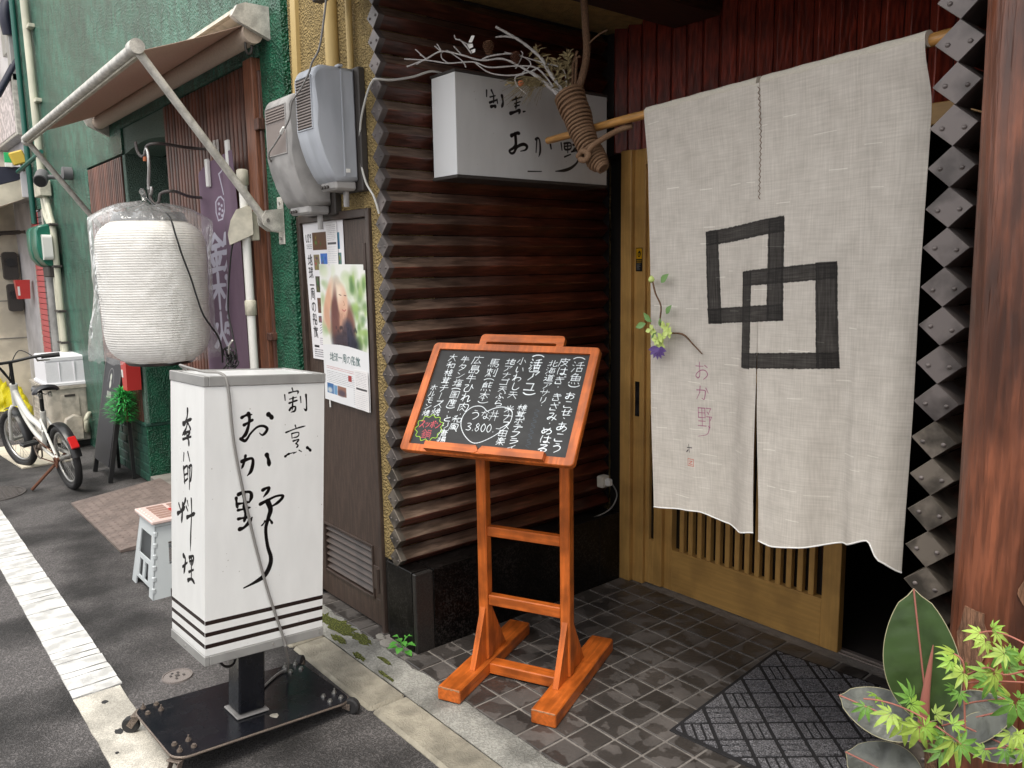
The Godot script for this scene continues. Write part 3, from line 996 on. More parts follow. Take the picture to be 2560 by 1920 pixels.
	obj("eave_board", st, M.dark_plate, R)
	st = S()
	bx(st, -2.15, -1.93, 2.37, 2.441, -2.66, -1.44, 0.004)
	obj("ceiling_beam", st, M.dark_beam, R)
	# door frame, fixed stile, sliding door
	st = S()
	bx(st, -2.405, -2.345, 0.012, 1.925, -2.70, -2.63, 0.003)
	bx(st, -2.345, -2.285, 0.012, 1.925, -2.70, -2.652, 0.003)
	obj("door_frame", st, M.tan_wood, R)
	st = S()
	bx(st, -2.333, -2.309, 0.78, 0.935, -2.654, -2.6495, 0.001)
	obj("flush_pull", st, M.dark_glass, R)
	st = S()
	bx(st, -2.285, -0.70, 1.86, 1.925, -2.74, -2.65, 0.003)
	obj("door_header", st, M.tan_wood_across, R)
	st = S()
	bx(st, -2.285, -2.262, 0.02, 1.858, -2.70, -2.668, 0.002)
	bx(st, -2.236, -2.19, 0.02, 1.858, -2.70, -2.668, 0.002)
	bx(st, -2.262, -2.236, 0.02, 0.225, -2.70, -2.668, 0.002)
	bx(st, -2.262, -2.236, 0.79, 0.90, -2.70, -2.668, 0.002)
	bx(st, -2.262, -2.236, 1.80, 1.858, -2.70, -2.668, 0.002)
	obj("fixed_stile", st, M.tan_wood, R)
	st = S()
	bx(st, -2.262, -2.236, 0.225, 0.79, -2.695, -2.685, 0.0)
	bx(st, -2.262, -2.236, 0.90, 1.80, -2.695, -2.685, 0.0)
	obj("slit_glass", st, M.dark_glass, R)
	var D := Node3D.new()
	D.name = "sliding_door"
	R.add_child(D)
	st = S()
	bx(st, -2.215, -2.150, 0.012, 1.855, -2.725, -2.69, 0.002)
	bx(st, -1.446, -1.375, 0.012, 1.855, -2.725, -2.69, 0.002)
	obj("door_stile", st, M.tan_wood, D)
	st = S()
	bx(st, -2.150, -1.446, 0.012, 0.20, -2.724, -2.691, 0.002)
	obj("kick_board", st, M.tan_wood_across, D)
	for y in [[1.77, 1.855], [0.98, 1.03]]:
		st = S()
		bx(st, -2.150, -1.446, y[0], y[1], -2.724, -2.691, 0.002)
		obj("door_rail", st, M.tan_wood_across, D)
	st = S()
	bx(st, -2.150, -1.446, 0.20, 0.98, -2.735, -2.722, 0.0)
	bx(st, -2.150, -1.446, 1.03, 1.77, -2.735, -2.722, 0.0)
	obj("door_glass", st, M.dark_glass, D)
	var sm := S()
	bx(sm, -0.0115, 0.0115, 0.20, 0.98, -0.012, 0.012, 0.0015)
	var slat := done(sm)
	sm = S()
	bx(sm, -0.0115, 0.0115, 1.03, 1.77, -0.012, 0.012, 0.0015)
	var slat2 := done(sm)
	for k in 14:
		inst("door_slat", slat, M.tan_wood, D, Transform3D(Basis(), Vector3(-2.1015 + k * 0.0468, 0, -2.708)))
		inst("door_slat", slat2, M.tan_wood, D, Transform3D(Basis(), Vector3(-2.1015 + k * 0.0468, 0, -2.708)))
	st = S()
	bx(st, -2.208, -2.186, 0.715, 0.89, -2.692, -2.684, 0.004)
	obj("door_pull", st, M.dark_glass, D)
	st = S()
	cyl(st, Vector3(-2.198, 0.785, -2.69), Vector3(-2.198, 0.785, -2.681), 0.007, 12)
	obj("lock", st, M.steel, D)
	st = S()
	for k in 3:
		bx(st, -2.21, -0.72, 0.004, 0.014 + 0.004 * (k % 2), -2.745 + k * 0.018, -2.733 + k * 0.018, 0.001)
	obj("door_track", st, M.track_metal, R)
	# warning sticker on the stile
	var img := blank(96, 224, Color(0.05, 0.05, 0.06))
	img.fill_rect(Rect2i(6, 6, 84, 100), Color(0.80, 0.60, 0.05))
	oval(img, Vector2(50, 58), Vector2(22, 30), Color(0.06, 0.05, 0.05), 0.1, 0.3)
	oval(img, Vector2(46, 64), Vector2(12, 14), Color(0.80, 0.60, 0.05), 0.1)
	oval(img, Vector2(46, 64), Vector2(5, 6), Color(0.06, 0.05, 0.05), 0.2)
	for k in 2:
		for i in 5:
			img.fill_rect(Rect2i(12 + i * 15, 116 + k * 16, 11, 10), Color(0.70, 0.52, 0.08))
	for k in 5:
		img.fill_rect(Rect2i(12, 152 + k * 12, 60 - (k * 17) % 30, 4), Color(0.55, 0.55, 0.55))
	st = S()
	plate(st, Vector3(-2.333, 1.515, -2.6495), Vector3(0.036, 0, 0), Vector3(0, -0.10, 0), 0.001)
	obj("warning_sticker", st, printed("sticker", img, 0.35), R)
	# dark room behind the door, with its own walls
	st = S()
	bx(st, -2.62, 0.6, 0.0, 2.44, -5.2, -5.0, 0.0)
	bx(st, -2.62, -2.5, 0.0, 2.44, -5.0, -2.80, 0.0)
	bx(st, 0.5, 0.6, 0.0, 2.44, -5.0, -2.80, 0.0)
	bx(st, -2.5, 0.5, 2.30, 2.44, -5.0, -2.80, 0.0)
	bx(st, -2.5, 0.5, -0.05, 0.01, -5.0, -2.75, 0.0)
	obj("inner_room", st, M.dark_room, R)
	# wall beside the screen, behind the logs
	st = S()
	bx(st, -0.60, 3.0, 0.0, 2.44, -2.75, -1.83, 0.0)
	obj("side_wall", st, M.dark_beam, R)
	# two weathered logs standing at the corner
	for k in 2:
		st = S()
		var cx: float = [-0.519, -0.372][k]
		var cz: float = [-1.66, -1.655][k]
		var rows := []
		for j in 41:
			var row := []
			for i in 20:
				var a := TAU * i / 19.0
				var y := j * 0.061
				var r: float = [0.098, 0.115][k] * (1.0 + 0.035 * sin(a * 3.0 + k * 2.0 + y * 0.9) + 0.02 * sin(a * 5.0 + y * 2.3 + k) + rng.randf_range(-0.004, 0.004))
				row.append(Vector3(cx + r * cos(a) + 0.008 * sin(y * 1.7 + k), y, cz - r * sin(a)))
			rows.append(row)
		st.set_smooth_group(0)
		for j in 40:
			for i in 19:
				quad(st, rows[j][i], rows[j][i + 1], rows[j + 1][i + 1], rows[j + 1][i])
		var lg := obj("corner_log", st, M.log_wood, R)
		# flakes where the skin has come off
		for f in ([[0.74, 1.85, 0.05, 0.12], [0.62, 1.35, 0.035, 0.10], [0.86, 0.95, 0.03, 0.06]] if k == 0 else [[0.80, 1.45, 0.04, 0.2], [1.62, 1.35, 0.045, 0.13]]):
			st = S()
			var p := []
			for j in 7:
				var row := []
				for i in 5:
					var a: float = -f[1] + (i / 4.0 - 0.5) * f[2] * 14.0 * (1.0 - 0.5 * absf(j / 3.0 - 1.0)) + rng.randf_range(-0.04, 0.04)
					var y: float = f[0] + (j / 6.0 - 0.5) * f[3]
					var r: float = [0.098, 0.115][k] * (1.0 + 0.035 * sin(a * 3.0 + k * 2.0 + y * 0.9) + 0.02 * sin(a * 5.0 + y * 2.3 + k)) + 0.0015
					row.append(Vector3(cx + r * cos(a) + 0.008 * sin(y * 1.7 + k), y, cz - r * sin(a)))
				p.append(row)
			sheet(st, p, 0.002)
			obj("bare_patch", st, M.bare_wood, lg)
	# socket, plug and the wire that runs along the foot of the ribbed wall
	st = S()
	box(st, Vector3(-2.478, 0.462, -2.60), Vector3(0.04, 0.055, 0.05), 0.006)
	obj("wall_socket", st, M.outlet_white, R)
	st = S()
	box(st, Vector3(-2.448, 0.462, -2.605), Vector3(0.03, 0.032, 0.026), 0.005)
	obj("plug", st, M.paper_white, R)
	st = S()
	tube(st, smooth([Vector3(-2.435, 0.455, -2.615), Vector3(-2.42, 0.40, -2.63), Vector3(-2.425, 0.34, -2.58), Vector3(-2.445, 0.318, -2.45), Vector3(-2.47, 0.318, -2.2), Vector3(-2.475, 0.315, -1.9), Vector3(-2.475, 0.313, -1.56)], 8), 0.0035, 6)
	obj("socket_wire", st, M.cable_grey, R)
	# brown metal cupboard door
	st = S()
	bx(st, -3.232, -3.205, 0.01, 1.666, -1.60, -1.516, 0.003)
	bx(st, -2.655, -2.630, 0.01, 1.666, -1.60, -1.516, 0.003)
	bx(st, -3.205, -2.655, 1.635, 1.666, -1.60, -1.516, 0.003)
	obj("cupboard_frame", st, M.door_brown_dark, R)
	var B := Node3D.new()
	B.name = "cupboard_door"
	R.add_child(B)
	st = S()
	bx(st, -3.203, -2.657, 0.02, 0.13, -1.56, -1.533, 0.002)
	bx(st, -3.203, -2.657, 0.345, 1.633, -1.56, -1.533, 0.002)
	bx(st, -3.203, -3.145, 0.13, 0.345, -1.56, -1.533, 0.0)
	bx(st, -2.725, -2.657, 0.13, 0.345, -1.56, -1.533, 0.0)
	obj("door_panel", st, M.door_brown, B)
	st = S()
	bx(st, -3.148, -3.138, 0.125, 0.35, -1.54, -1.527, 0.001)
	bx(st, -2.732, -2.722, 0.125, 0.35, -1.54, -1.527, 0.001)
	bx(st, -3.138, -2.732, 0.34, 0.35, -1.54, -1.527, 0.001)
	bx(st, -3.138, -2.732, 0.125, 0.135, -1.54, -1.527, 0.001)
	obj("vent_frame", st, M.door_brown_dark, B)
	var vm := S()
	box(vm, Vector3.ZERO, Vector3(0.404, 0.024, 0.004), 0.001, Basis(Vector3.RIGHT, -0.75))
	var vs := done(vm)
	for k in 7:
		inst("vent_slat", vs, M.door_brown_dark, B, Transform3D(Basis(), Vector3(-2.935, 0.152 + k * 0.029, -1.541)))
	st = S()
	bx(st, -3.145, -2.73, 0.13, 0.345, -1.565, -1.556, 0.0)
	obj("vent_back", st, M.dark_room, B)
	for y in [1.49, 0.22]:
		st = S()
		cyl(st, Vector3(-2.668, y - 0.05, -1.519), Vector3(-2.668, y + 0.05, -1.519), 0.008, 10)
		box(st, Vector3(-2.70, y, -1.531), Vector3(0.05, 0.1, 0.004), 0.001)
		obj("hinge", st, M.door_brown_dark, B)
	# added block behind the camera, never in view, to limit skylight
	var O := thing("opposite_sky_blocker", "added unseen block across the alley that holds back skylight", "building")
	st = S()
	bx(st, -14.0, 8.0, 0.0, 2.5, 3.4, 9.0, 0.0)
	obj("wall", st, M.pale_wall, O)

# brush strokes read off the lettering, and the run of each dried branch
const FRONT_INK := [
	"9 290,328 314,316 333,310 373,309", "11 344,300 352,339 343,401 320,462 282,494", "9 282,494 314,512 336,495 362,457 413,413 462,405 497,426 489,454 459,478 435,460",
	"14 509,316 528,330 540,349", "9 309,387 357,363 381,349", "11 293,673 333,661 374,658 381,695 365,757 336,790",
	"8 320,631 310,681 289,729", "13 496,640 511,682 517,731", "9 246,957 249,996 257,1040",
	"11 265,931 303,919 358,925 369,963 351,1009", "10 306,935 311,1004 306,1059", "8 262,1006 308,1005 351,1001",
	"8 261,1056 308,1053 361,1047", "10 316,1052 319,1108 309,1158", "9 264,1126 312,1123 358,1120",
	"12 275,1209 307,1202 343,1172 375,1129", "10 463,921 492,909 517,908 504,939 469,978", "10 443,1032 487,1015 571,986 631,986 626,1010 580,1045 513,1073",
	"15 504,1017 529,1088 509,1158 489,1245 504,1378 533,1481 523,1553 479,1622 396,1662 308,1689", "5 481,1175 469,1196 451,1210", "8 516,1164 533,1183 545,1207",
	"5 710,113 719,142", "5 646,165 651,210", "5 683,151 724,142 762,140 759,163",
	"4 689,202 749,188", "6 687,234 723,223 759,214", "6 719,190 716,237 711,293",
	"6 689,292 704,270 739,266 735,299 701,309", "5 784,186 789,235", "6 833,172 838,234 837,299 816,285",
	"5 739,418 748,445", "5 659,472 750,445 829,430", "4 709,485 712,524",
	"4 709,485 768,479 764,511 716,521", "5 723,547 771,538 747,569", "5 747,569 765,586 751,605",
	"7 654,667 673,654 692,648", "4 727,649 751,639", "4 775,627 797,641",
	"9 848,612 867,627 880,642", "4 692,648 733,641",
]
const SIDE_INK := [
	"15 528,391 515,469 454,542 376,578", "12 383,556 526,511 654,478", "12 525,522 477,605 362,691",
	"12 525,522 583,569 623,597", "12 428,664 594,620 510,699", "12 379,732 628,672",
	"15 511,688 557,725 562,781", "12 412,884 398,967", "12 531,855 588,942",
	"14 397,1038 430,1209", "11 397,1056 516,1010 526,1127", "10 419,1123 526,1087",
	"11 418,1196 525,1144", "11 563,1012 645,985 619,1133 560,1169", "13 592,1020 570,1250",
	"13 243,1475 303,1537", "14 450,1388 389,1476 303,1559", "15 204,1592 339,1535 436,1472",
	"17 371,1458 351,1561 325,1671", "11 509,1396 531,1440", "12 472,1465 519,1500",
	"14 493,1579 623,1529 739,1483", "12 626,1355 635,1494 608,1717 592,1929", "16 378,2031 437,2053 417,2155 386,2233",
	"12 351,2166 496,2083", "12 556,2003 589,2074", "12 556,2012 684,1969 647,2078",
	"11 567,2053 660,2018", "13 626,1991 615,2237", "12 541,2177 681,2117",
	"14 515,2276 621,2236 718,2259",
]
const BOX_INK := [
	"6 182,62 181,91", "7 211,58 221,75", "8 200,117 237,102",
	"8 208,135 232,128 230,137", "6 224,82 223,115", "6 244,98 247,115",
	"8 275,76 281,107 272,132", "5 202,91 234,81", "6 339,89 402,67",
	"6 363,73 365,97 361,130", "5 354,104 390,91", "6 356,118 384,108",
	"9 327,154 355,144 384,133 380,151", "6 409,137 421,134", "10 331,260 362,246 385,245",
	"9 355,249 358,299 342,319 317,334 326,346 345,341 366,312 406,296 430,304 420,322 388,331", "7 489,264 505,257 516,273 518,320 508,349", "6 496,263 490,329",
	"9 586,274 593,302", "6 663,268 669,304", "6 685,269 729,263 731,291 691,298 685,269",
	"6 709,267 710,314", "6 689,283 729,277", "6 687,337 730,321",
	"6 749,270 781,271 741,305", "6 737,307 799,292", "9 771,287 791,321 779,357 738,388 688,406 623,415",
	"4 435,427 526,422",
]
const BRANCHES := [
	"5 -2.037,2.020,-1.950 -2.077,2.055,-1.893 -2.115,2.099,-1.835 -2.154,2.129,-1.778 -2.198,2.125,-1.720 -2.243,2.144,-1.674 -2.291,2.158,-1.625 -2.329,2.136,-1.589 -2.377,2.114,-1.543",
	"8 -2.040,2.024,-1.946 -2.068,2.091,-1.904 -2.081,2.130,-1.885 -2.106,2.169,-1.847 -2.131,2.198,-1.809 -2.165,2.230,-1.757",
	"5 -2.130,2.196,-1.811 -2.149,2.200,-1.782 -2.166,2.197,-1.757",
	"4 -2.056,2.033,-1.923 -2.089,2.099,-1.874 -2.128,2.107,-1.816 -2.180,2.102,-1.740 -2.218,2.121,-1.701 -2.277,2.120,-1.642 -2.322,2.131,-1.596 -2.382,2.139,-1.537",
	"3 -2.291,2.158,-1.625 -2.307,2.176,-1.609",
	"3 -2.288,2.153,-1.628 -2.300,2.182,-1.615",
	"4 -2.220,2.148,-1.697 -2.241,2.187,-1.674 -2.255,2.195,-1.660 -2.258,2.208,-1.656",
	"3 -2.241,2.187,-1.674 -2.229,2.178,-1.688",
	"4 -2.079,2.112,-1.889 -2.103,2.090,-1.855 -2.142,2.077,-1.797 -2.180,2.085,-1.740 -2.212,2.117,-1.707",
	"4 -2.116,2.081,-1.835 -2.132,2.072,-1.813 -2.130,2.046,-1.816 -2.112,2.018,-1.843",
	"3 -2.329,2.136,-1.589 -2.353,2.168,-1.563",
	"3 -2.335,2.145,-1.583 -2.343,2.150,-1.574",
	"4 -2.037,2.016,-1.950 -2.033,2.055,-1.953 -2.042,2.100,-1.942 -2.076,2.117,-1.893 -2.128,2.142,-1.816 -2.150,2.150,-1.782",
	"4 -2.198,2.125,-1.720 -2.179,2.137,-1.740 -2.140,2.146,-1.797 -2.112,2.134,-1.839 -2.102,2.112,-1.855 -2.118,2.086,-1.832",
	"3 -2.243,2.144,-1.674 -2.261,2.173,-1.655",
	"3 -2.277,2.120,-1.642 -2.291,2.136,-1.627 -2.292,2.151,-1.625",
	"3 -2.235,2.105,-1.684 -2.244,2.127,-1.674 -2.278,2.161,-1.638",
	"3 -2.131,2.099,-1.813 -2.117,2.142,-1.832 -2.120,2.155,-1.828",
	"3 -2.353,2.120,-1.566 -2.342,2.128,-1.576",
	"10 -2.050,2.016,-1.931 -2.077,2.055,-1.893 -2.103,2.090,-1.855",
]

const NTL := Vector3(-1.668, 1.9, -1.945)
const NTR := Vector3(-0.779, 1.9, -1.792)
const NBL := Vector3(-1.509, 0.716, -1.846)
const NBR := Vector3(-0.777, 0.749, -1.741)

func cloth_at(u: float, v: float) -> Vector3:
	var s := v / 1.28
	s *= 1.0 + 0.173 * (1.0 - s)
	var p := NTL.lerp(NTR, u).lerp(NBL.lerp(NBR, u), s)
	var d := s * (0.030 * sin(u * 12.0 + 0.6 + 0.5 * v) + 0.011 * sin(u * 27.0 + v * 2.0)) + 0.0015 * sin(u * 60.0 + v * 9.0)
	d += s * 0.012 * exp(-pow((u - 0.30) / 0.06, 2.0)) * smoothstep(0.5, 1.2, v)
	var f := clampf((u - 0.83) / 0.17, 0.0, 1.0)
	d -= 0.060 * f * f * (0.4 + 0.6 * s)
	d += 0.016 * exp(-pow((u - 0.845) / 0.03, 2.0)) * (0.25 + 0.75 * s)
	d += 0.02 * exp(-pow((u - 0.955) / 0.035, 2.0)) * smoothstep(0.7, 1.28, v)
	d *= smoothstep(0.0, 0.12, v)
	d += 0.0150 * (1.0 - 0.8 * smoothstep(0.0, 0.16, v))
	return p + Vector3(-0.17, 0, 0.985) * d

func interp(x: float, xs: Array, ys: Array) -> float:
	for i in xs.size() - 1:
		if x <= xs[i + 1]:
			var t := clampf((x - xs[i]) / (xs[i + 1] - xs[i]), 0.0, 1.0)
			return lerpf(ys[i], ys[i + 1], t * t * (3.0 - 2.0 * t) * 0.6 + t * 0.4)
	return ys[-1]

# one brush bar added to the ink mask (darkest coat wins), streaked along its run
func band(mask: Image, a: Vector2, b: Vector2, w: float) -> void:
	var n := mask.get_width()
	a *= n
	b *= n
	w *= n
	var l := (b - a).length()
	var t := (b - a) / l
	var nz := FastNoiseLite.new()
	nz.seed = int(a.x + a.y)
	nz.frequency = 0.12
	for y in range(maxi(int(minf(a.y, b.y) - w), 0), mini(int(maxf(a.y, b.y) + w), mask.get_height())):
		for x in range(maxi(int(minf(a.x, b.x) - w), 0), mini(int(maxf(a.x, b.x) + w), n)):
			var p := Vector2(x, y) - a
			var along := p.dot(t)
			var across := p.dot(Vector2(-t.y, t.x))
			var rough := 1.6 * nz.get_noise_2d(along * 0.5, 40.0 + across * 0.1)
			var e := minf(w * 0.5 - absf(across) + rough, minf(along, l - along) + rough)
			if e > -1.0:
				var k := clampf(e * 0.5 + 0.5, 0.0, 1.0)
				var dry := 0.5 + 0.5 * nz.get_noise_2d(along * 0.05, across * 2.2)
				var rim := smoothstep(0.30, 0.5, absf(across) / w)
				k *= 0.66 + 0.28 * dry + 0.12 * rim
				var q := mask.get_pixel(x, y).r
				mask.set_pixel(x, y, Color(maxf(q, k) + 0.10 * minf(q, k), 0, 0))

func noren() -> void:
	var rod := S()
	var p0 := Vector3(-2.24, 1.9, -2.057)
	var p1 := Vector3(-0.69, 1.9, -1.785)
	tube(rod, [p0, p0.lerp(p1, 0.3) + Vector3(0, 0.003, 0), p0.lerp(p1, 0.62) - Vector3(0, 0.004, 0), p1], [0.0125, 0.0135, 0.0135, 0.014], 14)
	var r := thing("bamboo_rod", "slender yellow bamboo rod that the split door curtain hangs on", "rod", p0)
	obj("pole", rod, M.bamboo, r, -p0)
	for t in [0.16, 0.98]:
		var q := p0.lerp(p1, t)
		var st := S()
		tube(st, [q - (p1 - p0).normalized() * 0.003, q, q + (p1 - p0).normalized() * 0.003], [0.0135, 0.0155, 0.0135], 14)
		obj("node", st, M.bamboo, r, -p0)
	# hand-woven linen: every thread its own tone
	var W := 960
	var H := 1229
	var data := PackedByteArray()
	data.resize(W * H * 3)
	var cx := PackedFloat32Array()
	var cy := PackedFloat32Array()
	var slub := 0.0
	for x in W:
		slub = lerpf(slub, rng.randf_range(-1, 1), 0.25)
		cx.append(rng.randf_range(-1, 1) * 0.026 + slub * 0.026)
	for y in H:
		slub = lerpf(slub, rng.randf_range(-1, 1), 0.3)
		cy.append(rng.randf_range(-1, 1) * 0.024 + slub * 0.022)
	var nz := FastNoiseLite.new()
	nz.seed = 5
	nz.frequency = 0.012
	nz.fractal_octaves = 2
	for y in H:
		for x in W:
			var v := 0.745 + 0.036 * nz.get_noise_2d(x * 14.0, y * 0.9) + 0.032 * nz.get_noise_2d(900.0 + x * 0.8, y * 15.0) + 0.35 * (cx[x] + cy[y])
			v += 0.03 * nz.get_noise_2d(x, 500.0 + y)
			if (x + y) % 2 == 0:
				v -= 0.015
			var i := (y * W + x) * 3
			data[i] = clampi(int(v * 255.0), 0, 255)
			data[i + 1] = clampi(int((v - 0.030) * 255.0), 0, 255)
			data[i + 2] = clampi(int((v - 0.068) * 255.0), 0, 255)
	var img := Image.create_from_data(W, H, false, Image.FORMAT_RGB8, data)
	for k in 60:
		var y := rng.randf_range(30, H - 10)
		var x := rng.randf_range(0, W - 80)
		stroke(img, [Vector2(x, y), Vector2(x + rng.randf_range(15, 70), y + rng.randf_range(-2, 2))], rng.randf_range(0.8, 1.8), Color(0.95, 0.94, 0.9, 0.7))
	var ink := Color(0.10, 0.088, 0.08)
	var mask := Image.create(W, H, false, Image.FORMAT_RF)
	for q in [[0.288, 0.354, 0.288, 0.620, 0.048], [0.265, 0.374, 0.598, 0.349, 0.040], [0.568, 0.333, 0.570, 0.603, 0.060], [0.264, 0.599, 0.600, 0.579, 0.045], [0.447, 0.471, 0.443, 0.745, 0.054], [0.421, 0.490, 0.771, 0.471, 0.042], [0.740, 0.450, 0.750, 0.724, 0.063], [0.417, 0.723, 0.781, 0.702, 0.044]]:
		band(mask, Vector2(q[0], q[1]), Vector2(q[2], q[3]), q[4])
	for y in range(int(0.30 * W), int(0.78 * W)):
		for x in range(int(0.24 * W), int(0.80 * W)):
			var k := mask.get_pixel(x, y).r
			if k > 0.0:
				var q := img.get_pixel(x, y)
				var thread := (q.r - 0.74) * 1.1
				img.set_pixel(x, y, q.lerp(Color(ink.r + thread, ink.g + thread, ink.b + thread), clampf(k, 0.0, 0.97)))
	var pink := Color(0.55, 0.30, 0.42, 0.75)
	glyph(img, "お", Vector2(0.205, 0.738) * W, Vector2(0.055, 0.06) * W, 3.0, pink)
	glyph(img, "か", Vector2(0.207, 0.815) * W, Vector2(0.05, 0.05) * W, 3.0, pink)
	glyph(img, "野", Vector2(0.212, 0.885) * W, Vector2(0.052, 0.075) * W, 3.0, pink)
	stroke(img, [Vector2(0.255, 0.95) * W, Vector2(0.245, 0.975) * W, Vector2(0.21, 0.985) * W], 3.0, pink, 1.0)
	stroke(img, [Vector2(0.158, 1.03) * W, Vector2(0.182, 1.028) * W], 2.5, Color(0.2, 0.18, 0.2))
	stroke(img, [Vector2(0.166, 1.018) * W, Vector2(0.17, 1.045) * W], 2.0, Color(0.2, 0.18, 0.2))
	stroke(img, [Vector2(0.155, 1.045) * W, Vector2(0.163, 1.038) * W], 3.5, Color(0.15, 0.14, 0.16))
	stroke(img, [Vector2(0.162, 1.068) * W, Vector2(0.188, 1.068) * W, Vector2(0.188, 1.092) * W, Vector2(0.162, 1.092) * W, Vector2(0.162, 1.068) * W], 2.0, Color(0.72, 0.35, 0.30, 0.8), 2.0, 0.8, 0.0, false)
	stroke(img, [Vector2(0.168, 1.076) * W, Vector2(0.182, 1.076) * W, Vector2(0.168, 1.085) * W, Vector2(0.183, 1.086) * W], 2.0, Color(0.72, 0.35, 0.30, 0.8))
	var lm := printed("linen", img, 0.95, {"back": Color(0.22, 0.21, 0.19)})
	var n := thing("door_curtain", "white linen split door curtain with two interlocked black ink squares", "curtain", NTL)
	for side in 2:
		var g := []
		var uvs := []
		var ny := 70
		var nx := 44
		for j in ny + 1:
			var row := []
			var ur := []
			for i in nx + 1:
				var t := float(i) / nx
				var s := float(j) / ny
				var bottom: float
				var u: float
				if side == 0:
					u = lerpf(0.0, 0.505, t)
					bottom = interp(u, [0.0, 0.2, 0.31, 0.42, 0.505], [1.268, 1.255, 1.279, 1.28, 1.262])
				else:
					u = lerpf(0.5065, 1.0, t)
					bottom = interp(u, [0.5065, 0.56, 0.673, 0.823, 0.915, 0.956, 1.0], [1.285, 1.29, 1.273, 1.233, 1.198, 1.25, 1.285])
				var v := bottom * s
				var open := smoothstep(0.5, 1.28, v)
				if side == 1:
					u += open * 0.016 * (1.0 - t) * (1.0 - t)
				else:
					u -= open * 0.006 * t * t
				var p := cloth_at(u, v)
				if side == 1 and t < 0.06 and v > 0.12:
					p += Vector3(-0.17, 0, 0.985) * 0.002
				row.append(p - NTL)
				ur.append(Vector2(u, v / 1.28))
			g.append(row)
			uvs.append(ur)
		var st := S()
		sheet(st, g, 0.0012, uvs)
		obj(["left_panel", "right_panel"][side], st, lm, n)
		# hem: the turned-up lower edge
		st = S()
		var hem := []
		for i in nx + 1:
			hem.append(g[ny][i])
		tube(st, hem, 0.0022, 6)
		obj("hem", st, M.paper_white, n)
		# sleeve over the rod
		st = S()
		var line := []
		var rad := []
		for k in 15:
			var u := (0.0 if side == 0 else 0.507) + k / 14.0 * 0.493
			line.append(NTL.lerp(NTR, u) - NTL + Vector3(0, 0.002, 0))
			rad.append(0.0165 + 0.0008 * sin(k * 1.9))
		tube(st, line, rad, 12)
		obj("sleeve", st, M.linen_plain if M.has("linen_plain") else mat("linen_plain", lin(0.55, 0.505, 0.43), 0.95, {"t": ["dust", 0.9, 1.0], "s": Vector3(1.5, 6, 6)}), n)
	# stitches that lace the two panels together near the rod
	var st := S()
	var zig := []
	for k in 40:
		zig.append(cloth_at(0.5055 + (0.004 if k % 2 else -0.004), 0.01 + k * 0.007) - NTL + Vector3(-0.17, 0, 0.985) * 0.003)
	tube(st, zig, 0.0011, 4)
	obj("lacing", st, M.vine_wood, n)
	# artificial flower sprig pinned on the left panel
	var o := cloth_at(0.11, 0.63)
	var nrm := Vector3(-0.17, 0, 0.985)
	var sp := thing("flower_sprig", "small artificial clematis sprig with yellow green blooms pinned to the linen curtain", "artificial flower", o)
	var at := func(u: float, v: float, d: float) -> Vector3: return cloth_at(u, v) - o + nrm * d
	st = S()
	tube(st, smooth([at.call(0.046, 0.49, 0.02), at.call(0.065, 0.53, 0.025), at.call(0.08, 0.57, 0.02), at.call(0.075, 0.62, 0.02), at.call(0.10, 0.655, 0.02)], 4), 0.0028, 6)
	obj("stem", st, M.vine_wood, sp)
	st = S()
	tube(st, smooth([at.call(0.10, 0.655, 0.02), at.call(0.165, 0.655, 0.016), at.call(0.21, 0.685, 0.012), at.call(0.243, 0.714, 0.006)], 4), [0.003, 0.003, 0.003, 0.003, 0.003, 0.0028, 0.0026, 0.0024, 0.0022, 0.002, 0.002, 0.0018, 0.0016], 6)
	obj("twig", st, M.vine_wood, sp)
	st = S()
	lathe(st, [Vector2(0, -0.011), Vector2(0.008, -0.006), Vector2(0.0095, 0.0), Vector2(0.006, 0.007), Vector2(0, 0.012)], 10, Transform3D(Basis(), at.call(0.043, 0.487, 0.022)))
	obj("bud", st, M.sprig_bloom, sp)
	for l in [[0.09, 0.49, 0.042, 0.7], [0.105, 0.585, 0.036, 0.9], [0.028, 0.612, 0.04, 2.4], [-0.015, 0.63, 0.04, 3.5], [0.075, 0.625, 0.03, 1.7], [0.05, 0.66, 0.028, 4.0]]:
		st = S()
		leaf(st, at.call(l[0] - 0.012 * cos(l[3]), l[1] + 0.012 * sin(l[3]), 0.018), Vector3(cos(l[3]), sin(l[3]), 0.25), nrm, l[2], l[2] * 0.5)
		obj("leaf", st, M.sprig_leaf, sp)
	for b in [[0.055, 0.643, 0], [0.11, 0.632, 0], [0.125, 0.65, 0], [0.075, 0.675, 0], [0.095, 0.665, 0], [0.085, 0.69, 0]]:
		st = S()
		for k in 5:
			var a: float = TAU * k / 5.0 + b[0] * 40.0
			leaf(st, at.call(b[0], b[1], 0.026 + rng.randf() * 0.012), Vector3(cos(a), sin(a), 0.35), nrm, 0.019, 0.014)
		obj("bloom", st, M.sprig_bloom, sp)
	st = S()
	for k in 7:
		var a := PI + PI * (k + 0.5) / 7.0
		leaf(st, at.call(0.078, 0.70, 0.03), Vector3(cos(a), sin(a), 0.4), nrm, 0.036, 0.017)
	obj("purple_bloom", st, M.sprig_purple, sp)

